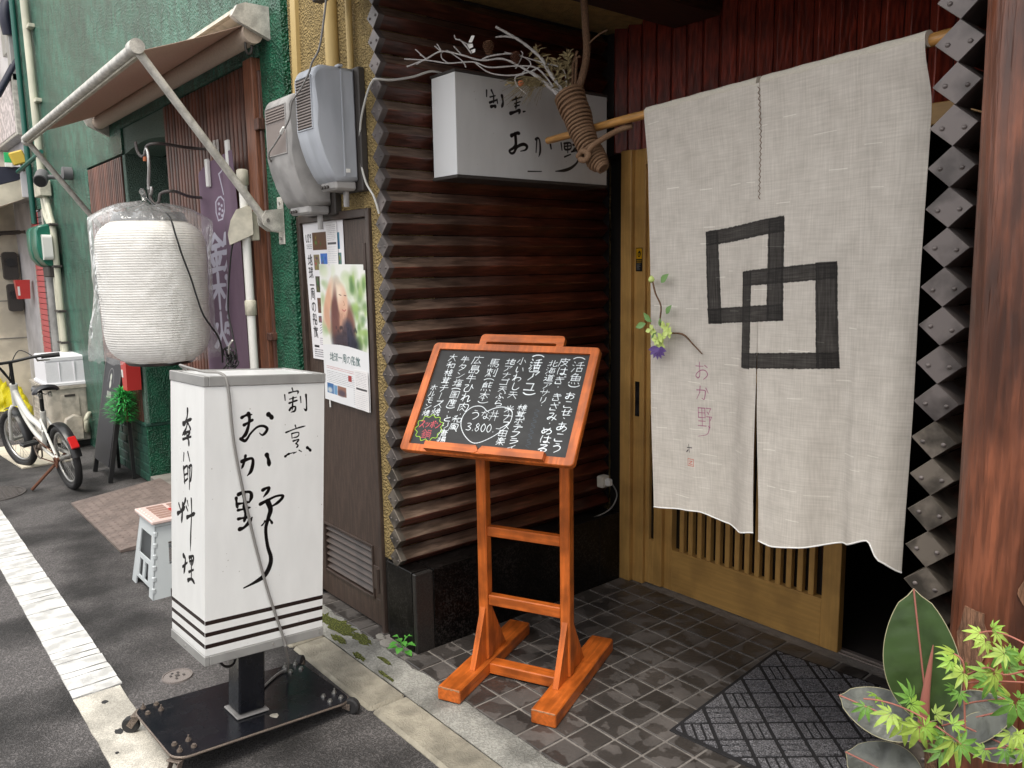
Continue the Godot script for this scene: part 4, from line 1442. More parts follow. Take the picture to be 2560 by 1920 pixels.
# a pointed leaf from p along d, facing n, folded a little along its rib
func leaf(st: SurfaceTool, p: Vector3, d: Vector3, n: Vector3, l: float, w: float, droop := 0.15) -> void:
	d = d.normalized()
	var s := d.cross(n).normalized()
	var up := s.cross(d).normalized()
	var prof := [0.0, 0.55, 0.95, 1.0, 0.78, 0.42, 0.0]
	var g := []
	for j in 7:
		var t := j / 6.0
		var c := p + d * l * t - up * droop * l * t * t
		var row := []
		for i in 3:
			var k := i - 1.0
			row.append(c + s * k * w * 0.5 * prof[j] + up * absf(k) * w * 0.12 * prof[j])
		g.append(row)
	sheet(st, g, 0.0008)

func pts3(s: String) -> Array:
	var out := []
	for q in s.split(" ", false):
		var f := q.split_floats(",")
		out.append(Vector3(f[0], f[1], f[2]))
	return out

func hanging_vase() -> void:
	var axis := smooth([Vector3(-2.025, 2.018, -1.955), Vector3(-1.985, 1.937, -1.957), Vector3(-1.952, 1.866, -1.957), Vector3(-1.905, 1.80, -1.957), Vector3(-1.866, 1.757, -1.957)], 8)
	var o: Vector3 = axis[0]
	var v := thing("hanging_vase", "horn shaped hanging vase wound with brown cord in front of the curtain rod", "vase", o)
	var st := S()
	var rad := []
	for k in axis.size():
		var t := float(k) / (axis.size() - 1)
		rad.append(lerpf(0.046, 0.030, smoothstep(0.0, 0.75, t)) * (1.0 - 0.55 * smoothstep(0.8, 1.0, t)))
	tube(st, axis, rad, 16)
	obj("body", st, M.vine_wood, v, -o)
	st = S()
	var helix := []
	var turns := 25
	for k in turns * 14 + 1:
		var t := float(k) / (turns * 14)
		var f := t * (axis.size() - 1)
		var i := mini(int(f), axis.size() - 2)
		var c: Vector3 = axis[i].lerp(axis[i + 1], f - i)
		var d: Vector3 = (axis[i + 1] - axis[i]).normalized()
		var x := d.cross(Vector3.BACK).normalized()
		var y := d.cross(x)
		var a := TAU * k / 14.0
		var r := lerpf(rad[i], rad[i + 1], f - i) + 0.003 + 0.0012 * sin(k * 0.37)
		helix.append(c + (x * cos(a) + y * sin(a)) * r)
	tube(st, helix, 0.0052, 6)
	obj("cord_winding", st, M.cord_wicker, v, -o)
	# the knot that ties it to the rod
	st = S()
	tube(st, smooth([Vector3(-1.90, 1.80, -1.915), Vector3(-1.87, 1.825, -1.91), Vector3(-1.845, 1.85, -1.94), Vector3(-1.82, 1.872, -1.975), Vector3(-1.78, 1.885, -2.0)], 5), 0.009, 8)
	tube(st, smooth([Vector3(-1.945, 1.80, -1.92), Vector3(-1.915, 1.815, -1.912), Vector3(-1.885, 1.802, -1.91), Vector3(-1.90, 1.785, -1.91), Vector3(-1.93, 1.79, -1.915)], 5), 0.010, 8)
	obj("knot", st, M.cord_wicker, v, -o)
	# the vine it hangs by
	st = S()
	tube(st, smooth([Vector3(-2.0, 2.44, -1.99), Vector3(-1.991, 2.315, -1.995), Vector3(-1.988, 2.229, -2.0), Vector3(-1.979, 2.14, -1.995), Vector3(-1.988, 2.06, -1.98), Vector3(-2.008, 2.0, -1.965)], 6), 0.0125, 10)
	tube(st, smooth([Vector3(-1.976, 2.174, -2.0), Vector3(-1.93, 2.192, -2.0), Vector3(-1.891, 2.199, -2.0)], 4), 0.003, 6)
	obj("vine_hanger", st, M.vine_wood, v, -o)
	st = S()
	for k in 3:
		tube(st, [Vector3(-2.03 + k * 0.012, 2.01, -1.965), Vector3(-2.035 + k * 0.017, 2.09 + 0.02 * k, -1.97), Vector3(-2.02 + k * 0.012, 2.135 + 0.02 * (k % 2), -1.98)], 0.005, 6)
	obj("vine_stub", st, M.vine_wood, v, -o)
	# the arrangement in it
	var d := thing("dried_arrangement", "spray of white painted bare branches with pine cones in the hanging vase", "dried flowers", o)
	for row in BRANCHES:
		var k: int = row.find(" ")
		var w := float(row.substr(0, k)) * 0.00068
		var p := smooth(pts3(row.substr(k + 1)), 5)
		var r := []
		for i in p.size():
			r.append(w * lerpf(1.15, 0.75, float(i) / p.size()) * (1.0 + 0.15 * sin(i * 2.1)))
		st = S()
		tube(st, p, r, 7)
		obj("branch", st, M.white_branch, d, -o)
	for c in [[Vector3(-2.180, 2.156, -1.738), 0.023, M.pine_cone], [Vector3(-2.131, 2.125, -1.813), 0.021, M.rust]]:
		st = S()
		var ax := Vector3(0.3, 0.9, 0.3).normalized()
		var s1 := ax.cross(Vector3.RIGHT).normalized()
		var s2 := ax.cross(s1)
		for j in 8:
			var rr: float = c[1] * sin(PI * (j + 1.2) / 9.5)
			for i in 8:
				var a := TAU * (i + 0.5 * (j % 2)) / 8.0
				var dir := (s1 * cos(a) + s2 * sin(a)) * 0.9 + ax * 0.45
				leaf(st, c[0] + ax * (j / 7.0 - 0.5) * c[1] * 2.0, dir, ax, rr * 1.15, c[1] * 0.62, -0.2)
		obj("pine_cone", st, c[2], d, -o)
	st = S()
	lathe(st, [Vector2(0, -0.011), Vector2(0.008, -0.007), Vector2(0.011, 0.0), Vector2(0.008, 0.008), Vector2(0, 0.011)], 10, Transform3D(Basis(), Vector3(-2.12, 2.051, -1.826)))
	obj("berry", st, M.orange_berry, d, -o)
	# paper tag folded round a twig
	st = S()
	sheet(st, [[Vector3(-2.222, 2.205, -1.70), Vector3(-2.207, 2.202, -1.702)], [Vector3(-2.226, 2.183, -1.69), Vector3(-2.210, 2.180, -1.692)]], 0.001)
	sheet(st, [[Vector3(-2.236, 2.182, -1.69), Vector3(-2.211, 2.176, -1.695)], [Vector3(-2.228, 2.163, -1.694), Vector3(-2.214, 2.168, -1.70)]], 0.001)
	sheet(st, [[Vector3(-2.226, 2.160, -1.70), Vector3(-2.203, 2.160, -1.70)], [Vector3(-2.224, 2.148, -1.70), Vector3(-2.204, 2.150, -1.70)]], 0.001)
	obj("paper_tag", st, M.paper_white, d, -o)
	# dry fern and grass
	for f in [[Vector3(-2.03, 2.02, -1.955), Vector3(-2.035, 2.155, -1.965), 60, 0.034], [Vector3(-2.045, 2.04, -1.94), Vector3(-2.10, 2.165, -1.87), 70, 0.036], [Vector3(-2.05, 2.03, -1.93), Vector3(-2.05, 2.13, -1.93), 50, 0.036], [Vector3(-2.06, 2.045, -1.92), Vector3(-2.15, 2.05, -1.79), 30, 0.022]]:
		st = S()
		tube(st, [f[0], (f[0] + f[1]) * 0.5 + Vector3(0, 0.01, 0), f[1]], 0.0014, 5)
		for k in f[2]:
			var t: float = (k + 2.0) / (f[2] + 2.0)
			var c: Vector3 = f[0].lerp(f[1], t)
			var dir := Vector3(rng.randf_range(-1, 1), rng.randf_range(-0.3, 0.9), rng.randf_range(-1, 1)).normalized()
			leaf(st, c, dir, Vector3(rng.randf_range(-1, 1), 0.3, 1).normalized(), f[3] * rng.randf_range(0.6, 1.1), 0.008)
		obj("dry_fern", st, M.dry_leaf, d, -o)
	st = S()
	for k in 70:
		var a := Vector3(-2.085, 2.06, -1.89) + Vector3(rng.randf_range(-0.02, 0.02), rng.randf_range(-0.015, 0.015), rng.randf_range(-0.02, 0.02))
		var b := a + Vector3(rng.randf_range(-0.085, -0.005), rng.randf_range(-0.075, 0.0), rng.randf_range(0.0, 0.12))
		tube(st, [a, a.lerp(b, 0.5) + Vector3(0, 0.014, 0), b], 0.0006, 3)
	var gr := obj("dry_grass", st, M.dry_leaf, d, -o)
	gr.set_meta("kind", "stuff")

# milky acrylic with faint yellowing, grime and specks
func aged(w: int, h: int, v: float) -> Image:
	var img := blank(w, h, Color(v, v, v))
	var nz := FastNoiseLite.new()
	nz.seed = w
	nz.frequency = 0.006
	nz.fractal_octaves = 4
	for y in h:
		for x in w:
			var k := v + 0.022 * nz.get_noise_2d(x * 1.6, y * 0.5) + rng.randf_range(-0.004, 0.004)
			img.set_pixel(x, y, Color(k, k - 0.001, k - 0.006))
	for i in 26:
		oval(img, Vector2(rng.randf() * w, rng.randf() * h), Vector2.ONE * rng.randf_range(0.8, 2.2), Color(0.45, 0.42, 0.38, 0.5), 0.5)
	return img

func wall_light_box() -> void:
	var o := Vector3(-2.43, 1.768, -2.1)
	var b := thing("wall_light_box", "white shop light box with black brush lettering mounted on the ribbed wall", "sign", o)
	var st := S()
	bx(st, -2.50, -2.359, 1.772, 2.12, -2.486, -1.729, 0.002)
	obj("case", st, M.acrylic, b, -o)
	var img := aged(1024, 478, 0.80)
	brush(img, BOX_INK, Color(0.045, 0.045, 0.05), 1.8)
	st = S()
	plate(st, Vector3(-2.355, 2.12, -1.726), Vector3(0, 0, -0.763), Vector3(0, -0.348, 0), 0.003)
	obj("front_panel", st, printed("light_box_print", img, 0.35), b, -o)
	st = S()
	plate(st, Vector3(-2.50, 2.12, -1.726), Vector3(0.142, 0, 0), Vector3(0, -0.348, 0), 0.002)
	obj("end_panel", st, M.acrylic, b, -o)
	st = S()
	bx(st, -2.505, -2.352, 2.121, 2.130, -2.492, -1.722, 0.001)
	bx(st, -2.505, -2.352, 1.760, 1.7715, -2.492, -1.722, 0.001)
	obj("frame", st, M.dark_plate, b, -o)
	st = S()
	var c := smooth([Vector3(-2.47, 2.135, -1.78), Vector3(-2.475, 2.14, -1.71), Vector3(-2.485, 2.114, -1.638), Vector3(-2.487, 2.092, -1.55), Vector3(-2.497, 2.09, -1.497), Vector3(-2.515, 2.085, -1.49), Vector3(-2.562, 2.054, -1.495), Vector3(-2.617, 1.983, -1.50), Vector3(-2.644, 1.916, -1.505), Vector3(-2.648, 1.844, -1.505), Vector3(-2.616, 1.758, -1.505), Vector3(-2.57, 1.70, -1.51), Vector3(-2.555, 1.64, -1.52)], 6)
	tube(st, c, 0.0042, 7)
	obj("power_cable", st, M.cable_light, b, -o)

func menu_stand() -> void:
	var s := thing("menu_stand", "orange wooden menu stand holding a slanted blackboard with chalk dishes", "menu stand", Vector3(-2.02, 0.013, -1.80), deg_to_rad(24.5))
	var st := S()
	var fx := [-0.190, 0.153]
	var px := [-0.174, 0.137]
	for k in 2:
		st = S()
		bx(st, fx[k] - 0.043, fx[k] + 0.043, 0.0, 0.048, -0.225, 0.338, 0.004)
		obj("foot", st, M.orange_wood_long, s)
		st = S()
		var wear := PackedVector2Array()
		for i in 12:
			wear.append(Vector2(fx[k] - 0.041 + i * 0.0074, 0.0475))
		for i in 12:
			wear.append(Vector2(fx[k] + 0.041 - i * 0.0074, 0.0475 - rng.randf_range(0.001, 0.006)))
		prism(st, wear, 0.336, 0.3385)
		obj("worn_edge", st, M.worn_wood, s)
		st = S()
		bar(st, Vector3(px[k], 0.049, 0.09), Vector3(px[k], 0.86, 0.09), 0.036, 0.040, Vector3.BACK, 0.003)
		obj("post", st, M.orange_wood, s)
		# gussets: a triangular board before and behind the post
		st = S()
		var e := Transform3D(Basis(Vector3(0, 0, 1), Vector3.UP, Vector3(-1, 0, 0)), Vector3(px[k], 0, 0.09))
		prism(st, PackedVector2Array([Vector2(0.021, 0.049), Vector2(0.11, 0.049), Vector2(0.021, 0.245)]), -0.010, 0.010, e)
		prism(st, PackedVector2Array([Vector2(-0.021, 0.049), Vector2(-0.021, 0.245), Vector2(-0.135, 0.049)]), -0.010, 0.010, e)
		obj("gusset", st, M.orange_wood, s)
	for y in [[0.252, 0.290], [0.505, 0.540]]:
		st = S()
		bx(st, px[0] + 0.0185, px[1] - 0.0185, y[0], y[1], 0.075, 0.105, 0.003)
		obj("cross_rail", st, M.orange_wood_across, s)
	st = S()
	bx(st, fx[0] + 0.0435, fx[1] - 0.0435, 0.006, 0.045, 0.075, 0.125, 0.003)
	obj("stretcher", st, M.orange_wood_across, s)
	# the slanted board
	var t := 0.644
	var W := 0.62
	var H := 0.418
	var b := Node3D.new()
	b.name = "blackboard"
	b.transform = Transform3D(Basis(Vector3.RIGHT, Vector3(0, cos(t), -sin(t)), Vector3(0, sin(t), cos(t))), Vector3(-0.069, 0.834, 0.292))
	s.add_child(b)
	st = S()
	box(st, Vector3(0, H * 0.5, -0.012), Vector3(W - 0.02, H - 0.02, 0.008), 0.0)
	obj("back_panel", st, M.orange_wood, b)
	var ring_o := rrect(W, H, 0.016, 5)
	var ring_i := rrect(W - 0.060, H - 0.052, 0.003, 5)
	st = S()
	st.set_smooth_group(-1)
	var n := ring_o.size()
	for i in n:
		var j := (i + 1) % n
		var c := Vector3(0, H * 0.5, 0)
		var a0 := c + Vector3(ring_o[i].x, ring_o[i].y, 0)
		var a1 := c + Vector3(ring_o[j].x, ring_o[j].y, 0)
		var b0 := c + Vector3(ring_i[i].x, ring_i[i].y, 0)
		var b1 := c + Vector3(ring_i[j].x, ring_i[j].y, 0)
		var e0 := a0.lerp(b0, 0.08)
		var e1 := a1.lerp(b1, 0.08)
		var f := Vector3(0, 0, 0.006)
		var d := Vector3(0, 0, -0.016)
		quad(st, e0 + f, e1 + f, b1 + f, b0 + f)
		quad(st, a0 + f * 0.5, a1 + f * 0.5, e1 + f, e0 + f)
		quad(st, a0 + d, a1 + d, a1 + f * 0.5, a0 + f * 0.5)
		quad(st, b0 + f, b1 + f, b1 + d * 0.5, b0 + d * 0.5)
		quad(st, b0 + d, b1 + d, a1 + d, a0 + d)
	obj("frame", st, M.orange_wood, b)
	st = S()
	plate(st, Vector3(-W * 0.5 + 0.028, H - 0.024, -0.002), Vector3(W - 0.056, 0, 0), Vector3(0, -(H - 0.048), 0), 0.004)
	obj("slate", st, printed("chalk_print", chalk_image(), 0.6), b)
	for q in [[-0.205, -0.018], [0.004, 0.217]]:
		st = S()
		var poly := PackedVector2Array([Vector2(q[0], 0.004), Vector2(q[1], 0.004), Vector2(q[1] + (0.012 if q[0] < -0.1 else 0.0), 0.012), Vector2(q[1], 0.030), Vector2(q[0], 0.030), Vector2(q[0] - (0.012 if q[0] > -0.1 else 0.0), 0.012)])
		prism(st, poly, 0.007, 0.030)
		obj("ledge", st, M.orange_wood_across, b)
	st = S()
	bx(st, -0.03, 0.016, 0.002, 0.012, 0.007, 0.028, 0.002)
	obj("ledge_notch", st, M.orange_wood_across, b)
	st = S()
	var ho := rrect(0.315, 0.114, 0.014, 4)
	for i in ho.size():
		ho[i] += Vector2(0.012, H - 0.005)
	var inner := rrect(0.262, 0.062, 0.004, 4)
	for i in inner.size():
		inner[i] += Vector2(0.012, H - 0.009)
	st.set_smooth_group(-1)
	for i in ho.size():
		var j := (i + 1) % ho.size()
		for z in [[-0.034, -0.0165]]:
			var A := Vector3(ho[i].x, ho[i].y, z[1])
			var B := Vector3(ho[j].x, ho[j].y, z[1])
			var C := Vector3(inner[j].x, inner[j].y, z[1])
			var E := Vector3(inner[i].x, inner[i].y, z[1])
			var k := Vector3(0, 0, z[0] - z[1])
			quad(st, A, B, C, E)
			quad(st, A + k, B + k, B, A)
			quad(st, E, C, C + k, E + k)
			quad(st, E + k, C + k, B + k, A + k)
	obj("handle", st, M.orange_wood_across, b)

func chalk_image() -> Image:
	var img := blank(1400, 918, Color(0.15, 0.15, 0.155))
	# smears of old chalk
	var nz := FastNoiseLite.new()
	nz.seed = 3
	nz.frequency = 0.004
	nz.fractal_octaves = 5
	for y in 918:
		for x in 1400:
			var v := 0.135 + 0.055 * nz.get_noise_2d(x * 0.6, y * 1.4) + rng.randf_range(-0.012, 0.012)
			img.set_pixel(x, y, Color(v, v, v * 1.03))
	var wt := Color(0.90, 0.93, 0.95, 0.95)
	var g := 0.22
	for c in [["（活魚）", 0.935, 0.01, 0.235, 0.062, 5.0], ["おこせ゛、", 0.932, 0.245, 0.43, 0.052, 5.0], ["あこう", 0.928, 0.435, 0.625, 0.055, 5.5],
			["皮はき゛・", 0.847, 0.03, 0.235, 0.056, 5.0], ["きさ゛み・", 0.853, 0.255, 0.465, 0.052, 5.0], ["めはる", 0.848, 0.47, 0.63, 0.056, 5.5],
			["北海道アサリ・", 0.775, 0.045, 0.355, 0.050, 4.2], ["（活アユ）", 0.672, 0.005, 0.30, 0.066, 6.5],
			["小いわし天", 0.580, 0.035, 0.315, 0.054, 4.5], ["椎茸ホ゜テフライ", 0.662, 0.345, 0.638, 0.050, 4.5],
			["地アナコ゛天ふ゛ら", 0.503, 0.045, 0.37, 0.050, 4.2], ["米ナス田楽", 0.585, 0.355, 0.61, 0.052, 4.5],
			["馬刺（熊本）", 0.400, 0.05, 0.37, 0.060, 4.5], ["広島牛ひれ肉・", 0.280, 0.035, 0.45, 0.060, 4.5], ["和風", 0.262, 0.445, 0.55, 0.052, 4.5],
			["牛タン塩（国産）・", 0.197, 0.04, 0.44, 0.052, 4.2], ["とり唐揚", 0.203, 0.445, 0.63, 0.048, 4.2], ["大和椎茸チース゛焼", 0.110, 0.03, 0.46, 0.050, 4.2], ["ホルモン焼", 0.042, 0.25, 0.465, 0.040, 4.0]]:
		column(img, c[0], c[1], c[2], c[3], c[4] * 1.1, c[5] * 1.6, wt, g, 0.012)
	var k := 1400.0
	glyph(img, "活", Vector2(0.637, 0.062) * k, Vector2(0.066, 0.062) * k, 8.0, wt, g)
	# rubbed-out blue line
	for j in 7:
		var y := 0.37 + j * 0.034
		stroke(img, [Vector2(0.745, y) * k, Vector2(0.768, y + 0.01) * k, Vector2(0.742, y + 0.022) * k, Vector2(0.765, y + 0.034) * k], 4.0, Color(0.30, 0.40, 0.50, 0.5), 3.0, 2.5, 0.5)
	# heart with the rice bowl
	var heart := []
	for q in [[0.445, 0.405], [0.40, 0.375], [0.34, 0.385], [0.30, 0.44], [0.305, 0.51], [0.355, 0.575], [0.425, 0.61], [0.505, 0.575], [0.575, 0.515], [0.61, 0.455], [0.60, 0.39], [0.545, 0.37], [0.49, 0.38], [0.445, 0.405]]:
		heart.append(Vector2(q[0], q[1]) * k)
	stroke(img, heart, 7.0, wt, 7.0, 0.9, g)
	glyph(img, "う", Vector2(0.345, 0.40) * k, Vector2(0.062, 0.062) * k, 6.0, wt, g)
	glyph(img, "な", Vector2(0.412, 0.40) * k, Vector2(0.055, 0.055) * k, 6.0, wt, g)
	glyph(img, "丼", Vector2(0.468, 0.395) * k, Vector2(0.060, 0.066) * k, 6.0, wt, g)
	var xx := 0.34
	for ch in "3,800.-":
		glyph(img, ch, Vector2(xx, 0.485) * k, Vector2(0.036 if not ch in ",." else 0.02, 0.05) * k, 6.0, wt, g)
		xx += 0.038 if not ch in ",." else 0.018
	# green cloud round the pink soup
	var cloud := []
	for j in 41:
		var a := TAU * j / 40.0
		var r := 1.0 + 0.10 * sin(a * 11.0)
		cloud.append(Vector2(0.098 + 0.086 * cos(a) * r, 0.54 + 0.080 * sin(a) * r) * k)
	stroke(img, cloud, 5.0, Color(0.62, 0.82, 0.12), 5.0, 0.9, g)
	var pk := Color(0.86, 0.30, 0.36)
	xx = 0.028
	for ch in "スッホ゜ン":
		if ch == "゜":
			glyph(img, ch, Vector2(xx - 0.045, 0.492) * k, Vector2(0.04, 0.05) * k, 5.0, pk, g)
			continue
		glyph(img, ch, Vector2(xx, 0.494) * k, Vector2(0.034, 0.045) * k, 6.5, pk, g)
		xx += 0.036
	glyph(img, "鍋", Vector2(0.06, 0.552) * k, Vector2(0.062, 0.055) * k, 5.0, pk, g)
	return img

func standing_sign() -> void:
	var ax := Basis(Vector3.UP, 0.03) * Basis(Vector3.RIGHT, -0.077) * Basis(Vector3.BACK, 0.022)
	var s := thing("standing_sign", "white light box shop sign on a black wheeled base with brush lettering", "sign", Vector3(-2.23, 0.326, -0.694))
	s.basis = ax
	var W := 0.372
	var H := 0.833
	var D := 0.271
	var st := S()
	bx(st, -D + 0.003, -0.003, 0.004, H - 0.004, -W + 0.003, -0.003, 0.0)
	obj("light_body", st, M.acrylic, s)
	var black := Color(0.05, 0.045, 0.05)
	var img := aged(512, 1147, 0.895)
	brush(img, FRONT_INK, black, 2.6)
	for k in 3:
		img.fill_rect(Rect2i(0, [1893, 1986, 2079][k] * 512 / 1000, 512, 17), Color(0.13, 0.075, 0.07))
	st = S()
	plate(st, Vector3(0, H - 0.031, 0), Vector3(0, 0, -W), Vector3(0, -(H - 0.057), 0), 0.003)
	var full := blank(512, 1147, Color(0.9, 0.9, 0.9))
	full.blit_rect(img, Rect2i(0, 0, 512, 1147), Vector2i.ZERO)
	obj("front_face", st, printed("front_print", crop(full, 0.031 / H, 0.026 / H), 0.25), s)
	var im2 := aged(384, 1180, 0.895)
	brush(im2, SIDE_INK, black, 3.2)
	for k in 3:
		im2.fill_rect(Rect2i(0, int([1893, 1986, 2079][k] * 0.372 / 0.271 * 0.384), 384, 17), Color(0.13, 0.075, 0.07))
	st = S()
	plate(st, Vector3(-D, H - 0.031, 0), Vector3(D - 0.003, 0, 0), Vector3(0, -(H - 0.057), 0), 0.003)
	obj("side_face", st, printed("side_print", crop(im2, 0.031 / H, 0.026 / H), 0.25), s)
	# aluminium frames at the top and the bottom
	st = S()
	bx(st, -D - 0.002, 0.003, H - 0.030, H, -0.012, 0.003, 0.002)
	bx(st, -D - 0.002, 0.003, H - 0.030, H, -W - 0.003, -W + 0.012, 0.002)
	bx(st, -0.012, 0.0035, H - 0.0295, H - 0.0005, -W + 0.012, -0.012, 0.002)
	bx(st, -D - 0.0025, -D + 0.012, H - 0.0295, H - 0.0005, -W + 0.012, -0.012, 0.002)
	obj("top_frame", st, M.alu_frame, s)
	st = S()
	bx(st, -D + 0.012, -0.012, H - 0.012, H - 0.006, -W + 0.012, -0.012, 0.0)
	obj("top_cover", st, M.pvc_white, s)
	st = S()
	bx(st, -D - 0.002, 0.003, -0.004, 0.025, -0.012, 0.003, 0.002)
	bx(st, -D - 0.002, 0.003, -0.004, 0.025, -W - 0.003, -W + 0.012, 0.002)
	bx(st, -0.012, 0.0035, -0.0035, 0.0245, -W + 0.012, -0.012, 0.002)
	bx(st, -D - 0.0025, -D + 0.012, -0.0035, 0.0245, -W + 0.012, -0.012, 0.002)
	bx(st, -D + 0.012, -0.012, -0.003, 0.003, -W + 0.012, -0.012, 0.0)
	obj("bottom_frame", st, M.alu_frame, s)
	for q in [[0.0035, 0.012, -W * 0.55], [0.0035, 0.012, -W * 0.97]]:
		st = S()
		cyl(st, Vector3(q[0], q[1], q[2]), Vector3(q[0] + 0.003, q[1], q[2]), 0.003, 8)
		obj("screw", st, M.steel, s)
	st = S()
	cyl(st, Vector3(-D * 0.55, 0.010, 0.003), Vector3(-D * 0.55, 0.010, 0.006), 0.003, 8)
	obj("screw", st, M.steel, s)
	# post with a weld plate, base plate, bolts, casters
	var yb := -0.245
	st = S()
	box(st, Vector3(-0.140, yb * 0.5 + 0.004, -0.184), Vector3(0.085, absf(yb) - 0.012, 0.085), 0.005)
	obj("post", st, M.black_metal, s)
	st = S()
	box(st, Vector3(-0.140, yb + 0.005, -0.184), Vector3(0.104, 0.006, 0.104), 0.002)
	obj("weld_plate", st, M.hood_dusty, s)
	st = S()
	prism(st, rrect(0.375, 0.57, 0.045, 6), -0.010, 0.0, Transform3D(Basis(Vector3.RIGHT, Vector3.FORWARD, Vector3.UP), Vector3(-0.178, yb, -0.195)))
	obj("base_plate", st, M.black_metal, s)
	st = S()
	var rim := []
	for p in rrect(0.3755, 0.5705, 0.045, 6):
		rim.append(Vector3(-0.178 + p.x, yb - 0.005, -0.195 - p.y))
	tube(st, rim, 0.0042, 6, true)
	obj("plate_rim", st, M.rusty_steel, s)
	for c in [[-0.325, 0.045], [-0.045, 0.045], [-0.325, -0.435], [-0.045, -0.435]]:
		for q in [[-0.022, -0.02], [0.022, -0.02], [-0.022, 0.02], [0.022, 0.02]]:
			st = S()
			var x: float = c[0] + q[0]
			var z: float = c[1] + q[1]
			cyl(st, Vector3(x, yb, z), Vector3(x, yb + 0.004, z), 0.0085, 10)
			cyl(st, Vector3(x, yb + 0.004, z), Vector3(x, yb + 0.009, z), 0.006, 6)
			if rng.randf() < 0.55:
				cyl(st, Vector3(x, yb + 0.009, z), Vector3(x, yb + 0.018, z), 0.0026, 8)
			obj("bolt", st, M.rusty_steel if c[1] > 0.0 else M.steel, s)
		# caster, standing plumb on the road, its wheel swung out past the plate
		var out := Vector3(1.0 if c[0] > -0.2 else -1.0, 0, 1.0 if c[1] > -0.2 else -1.0)
		var top: Vector3 = s.transform * Vector3(c[0] + out.x * 0.025, yb - 0.012, c[1] + out.z * 0.025)
		var r := 0.027
		var cs := Node3D.new()
		cs.name = numbered(s, "caster")
		s.add_child(cs)
		cs.transform = s.transform.affine_inverse() * Transform3D(Basis(Vector3.UP, -atan2(out.z, out.x) + rng.randf_range(-0.3, 0.3)), Vector3(top.x, 0, top.z))
		st = S()
		box(st, Vector3(0, top.y - 0.002, 0), Vector3(0.05, 0.004, 0.045), 0.001)
		for q in [-1.0, 1.0]:
			bar(st, Vector3(0.008, top.y - 0.004, q * 0.015), Vector3(0.036, r, q * 0.015), 0.02, 0.003, Vector3.BACK, 0.0)
		obj("fork", st, M.rusty_steel, cs)
		st = S()
		lathe(st, [Vector2(0.0, -0.011), Vector2(r * 0.8, -0.011), Vector2(r, -0.007), Vector2(r, 0.007), Vector2(r * 0.8, 0.011), Vector2(0.0, 0.011)], 18, Transform3D(Basis(Vector3.RIGHT, PI / 2), Vector3(0.036, r, 0)), true)
		obj("wheel", st, M.black_rubber, cs)
	st = S()
	oval_patch(st, Vector3(-0.045, yb + 0.0006, -0.235), 0.016)
	obj("bird_dropping", st, M.old_paint, s)
	# the mains lead looped over the box and down its front
	st = S()
	tube(st, smooth([Vector3(-D * 0.82, H + 0.004, -0.03), Vector3(-D * 0.8, H + 0.018, -0.01), Vector3(-D * 0.55, H + 0.014, -0.012), Vector3(-0.09, H + 0.006, -0.035), Vector3(-0.02, H + 0.005, -0.055), Vector3(0.008, H - 0.03, -0.064), Vector3(0.010, H - 0.2, -0.082), Vector3(0.008, 0.42, -0.125), Vector3(0.009, 0.2, -0.18), Vector3(0.010, 0.02, -0.237), Vector3(0.003, -0.01, -0.245), Vector3(-0.07, -0.10, -0.29), Vector3(-0.22, yb + 0.05, -0.36), Vector3(-0.31, yb + 0.012, -0.405), Vector3(-0.30, yb + 0.006, -0.36), Vector3(-0.22, yb + 0.006, -0.26), Vector3(-0.185, yb + 0.01, -0.22)], 6), 0.0042, 8)
	obj("mains_lead", st, M.cable_grey, s)
	st = S()
	tube(st, smooth([Vector3(-0.05, -0.004, -0.05), Vector3(-0.06, -0.045, -0.08), Vector3(-0.09, -0.06, -0.12), Vector3(-0.11, -0.03, -0.14)], 5), 0.004, 6)
	obj("lead_loop", st, M.cable_black, s)

func oval_patch(st: SurfaceTool, c: Vector3, r: float) -> void:
	var p := PackedVector2Array()
	for k in 14:
		var a := TAU * k / 14
		p.append(Vector2(cos(a), sin(a)) * r * rng.randf_range(0.55, 1.2))
	prism(st, p, 0.0, 0.001, Transform3D(Basis(Vector3.RIGHT, Vector3.FORWARD, Vector3.UP), c))

func crop(img: Image, top: float, bottom: float) -> Image:
	var h := img.get_height()
	return img.get_region(Rect2i(0, int(h * top), img.get_width(), int(h * (1.0 - top - bottom))))

func lines(img: Image, x0: int, y0: int, x1: int, y1: int, step: int, h: int, c: Color) -> void:
	var y := y0
	while y < y1:
		var x := x0
		while x < x1:
			var w := rng.randi_range(3, 12)
			img.fill_rect(Rect2i(x, y, mini(w, x1 - x), h), c.lerp(Color(0.93, 0.93, 0.93), rng.randf() * 0.4))
			x += w + rng.randi_range(1, 4)
		y += step

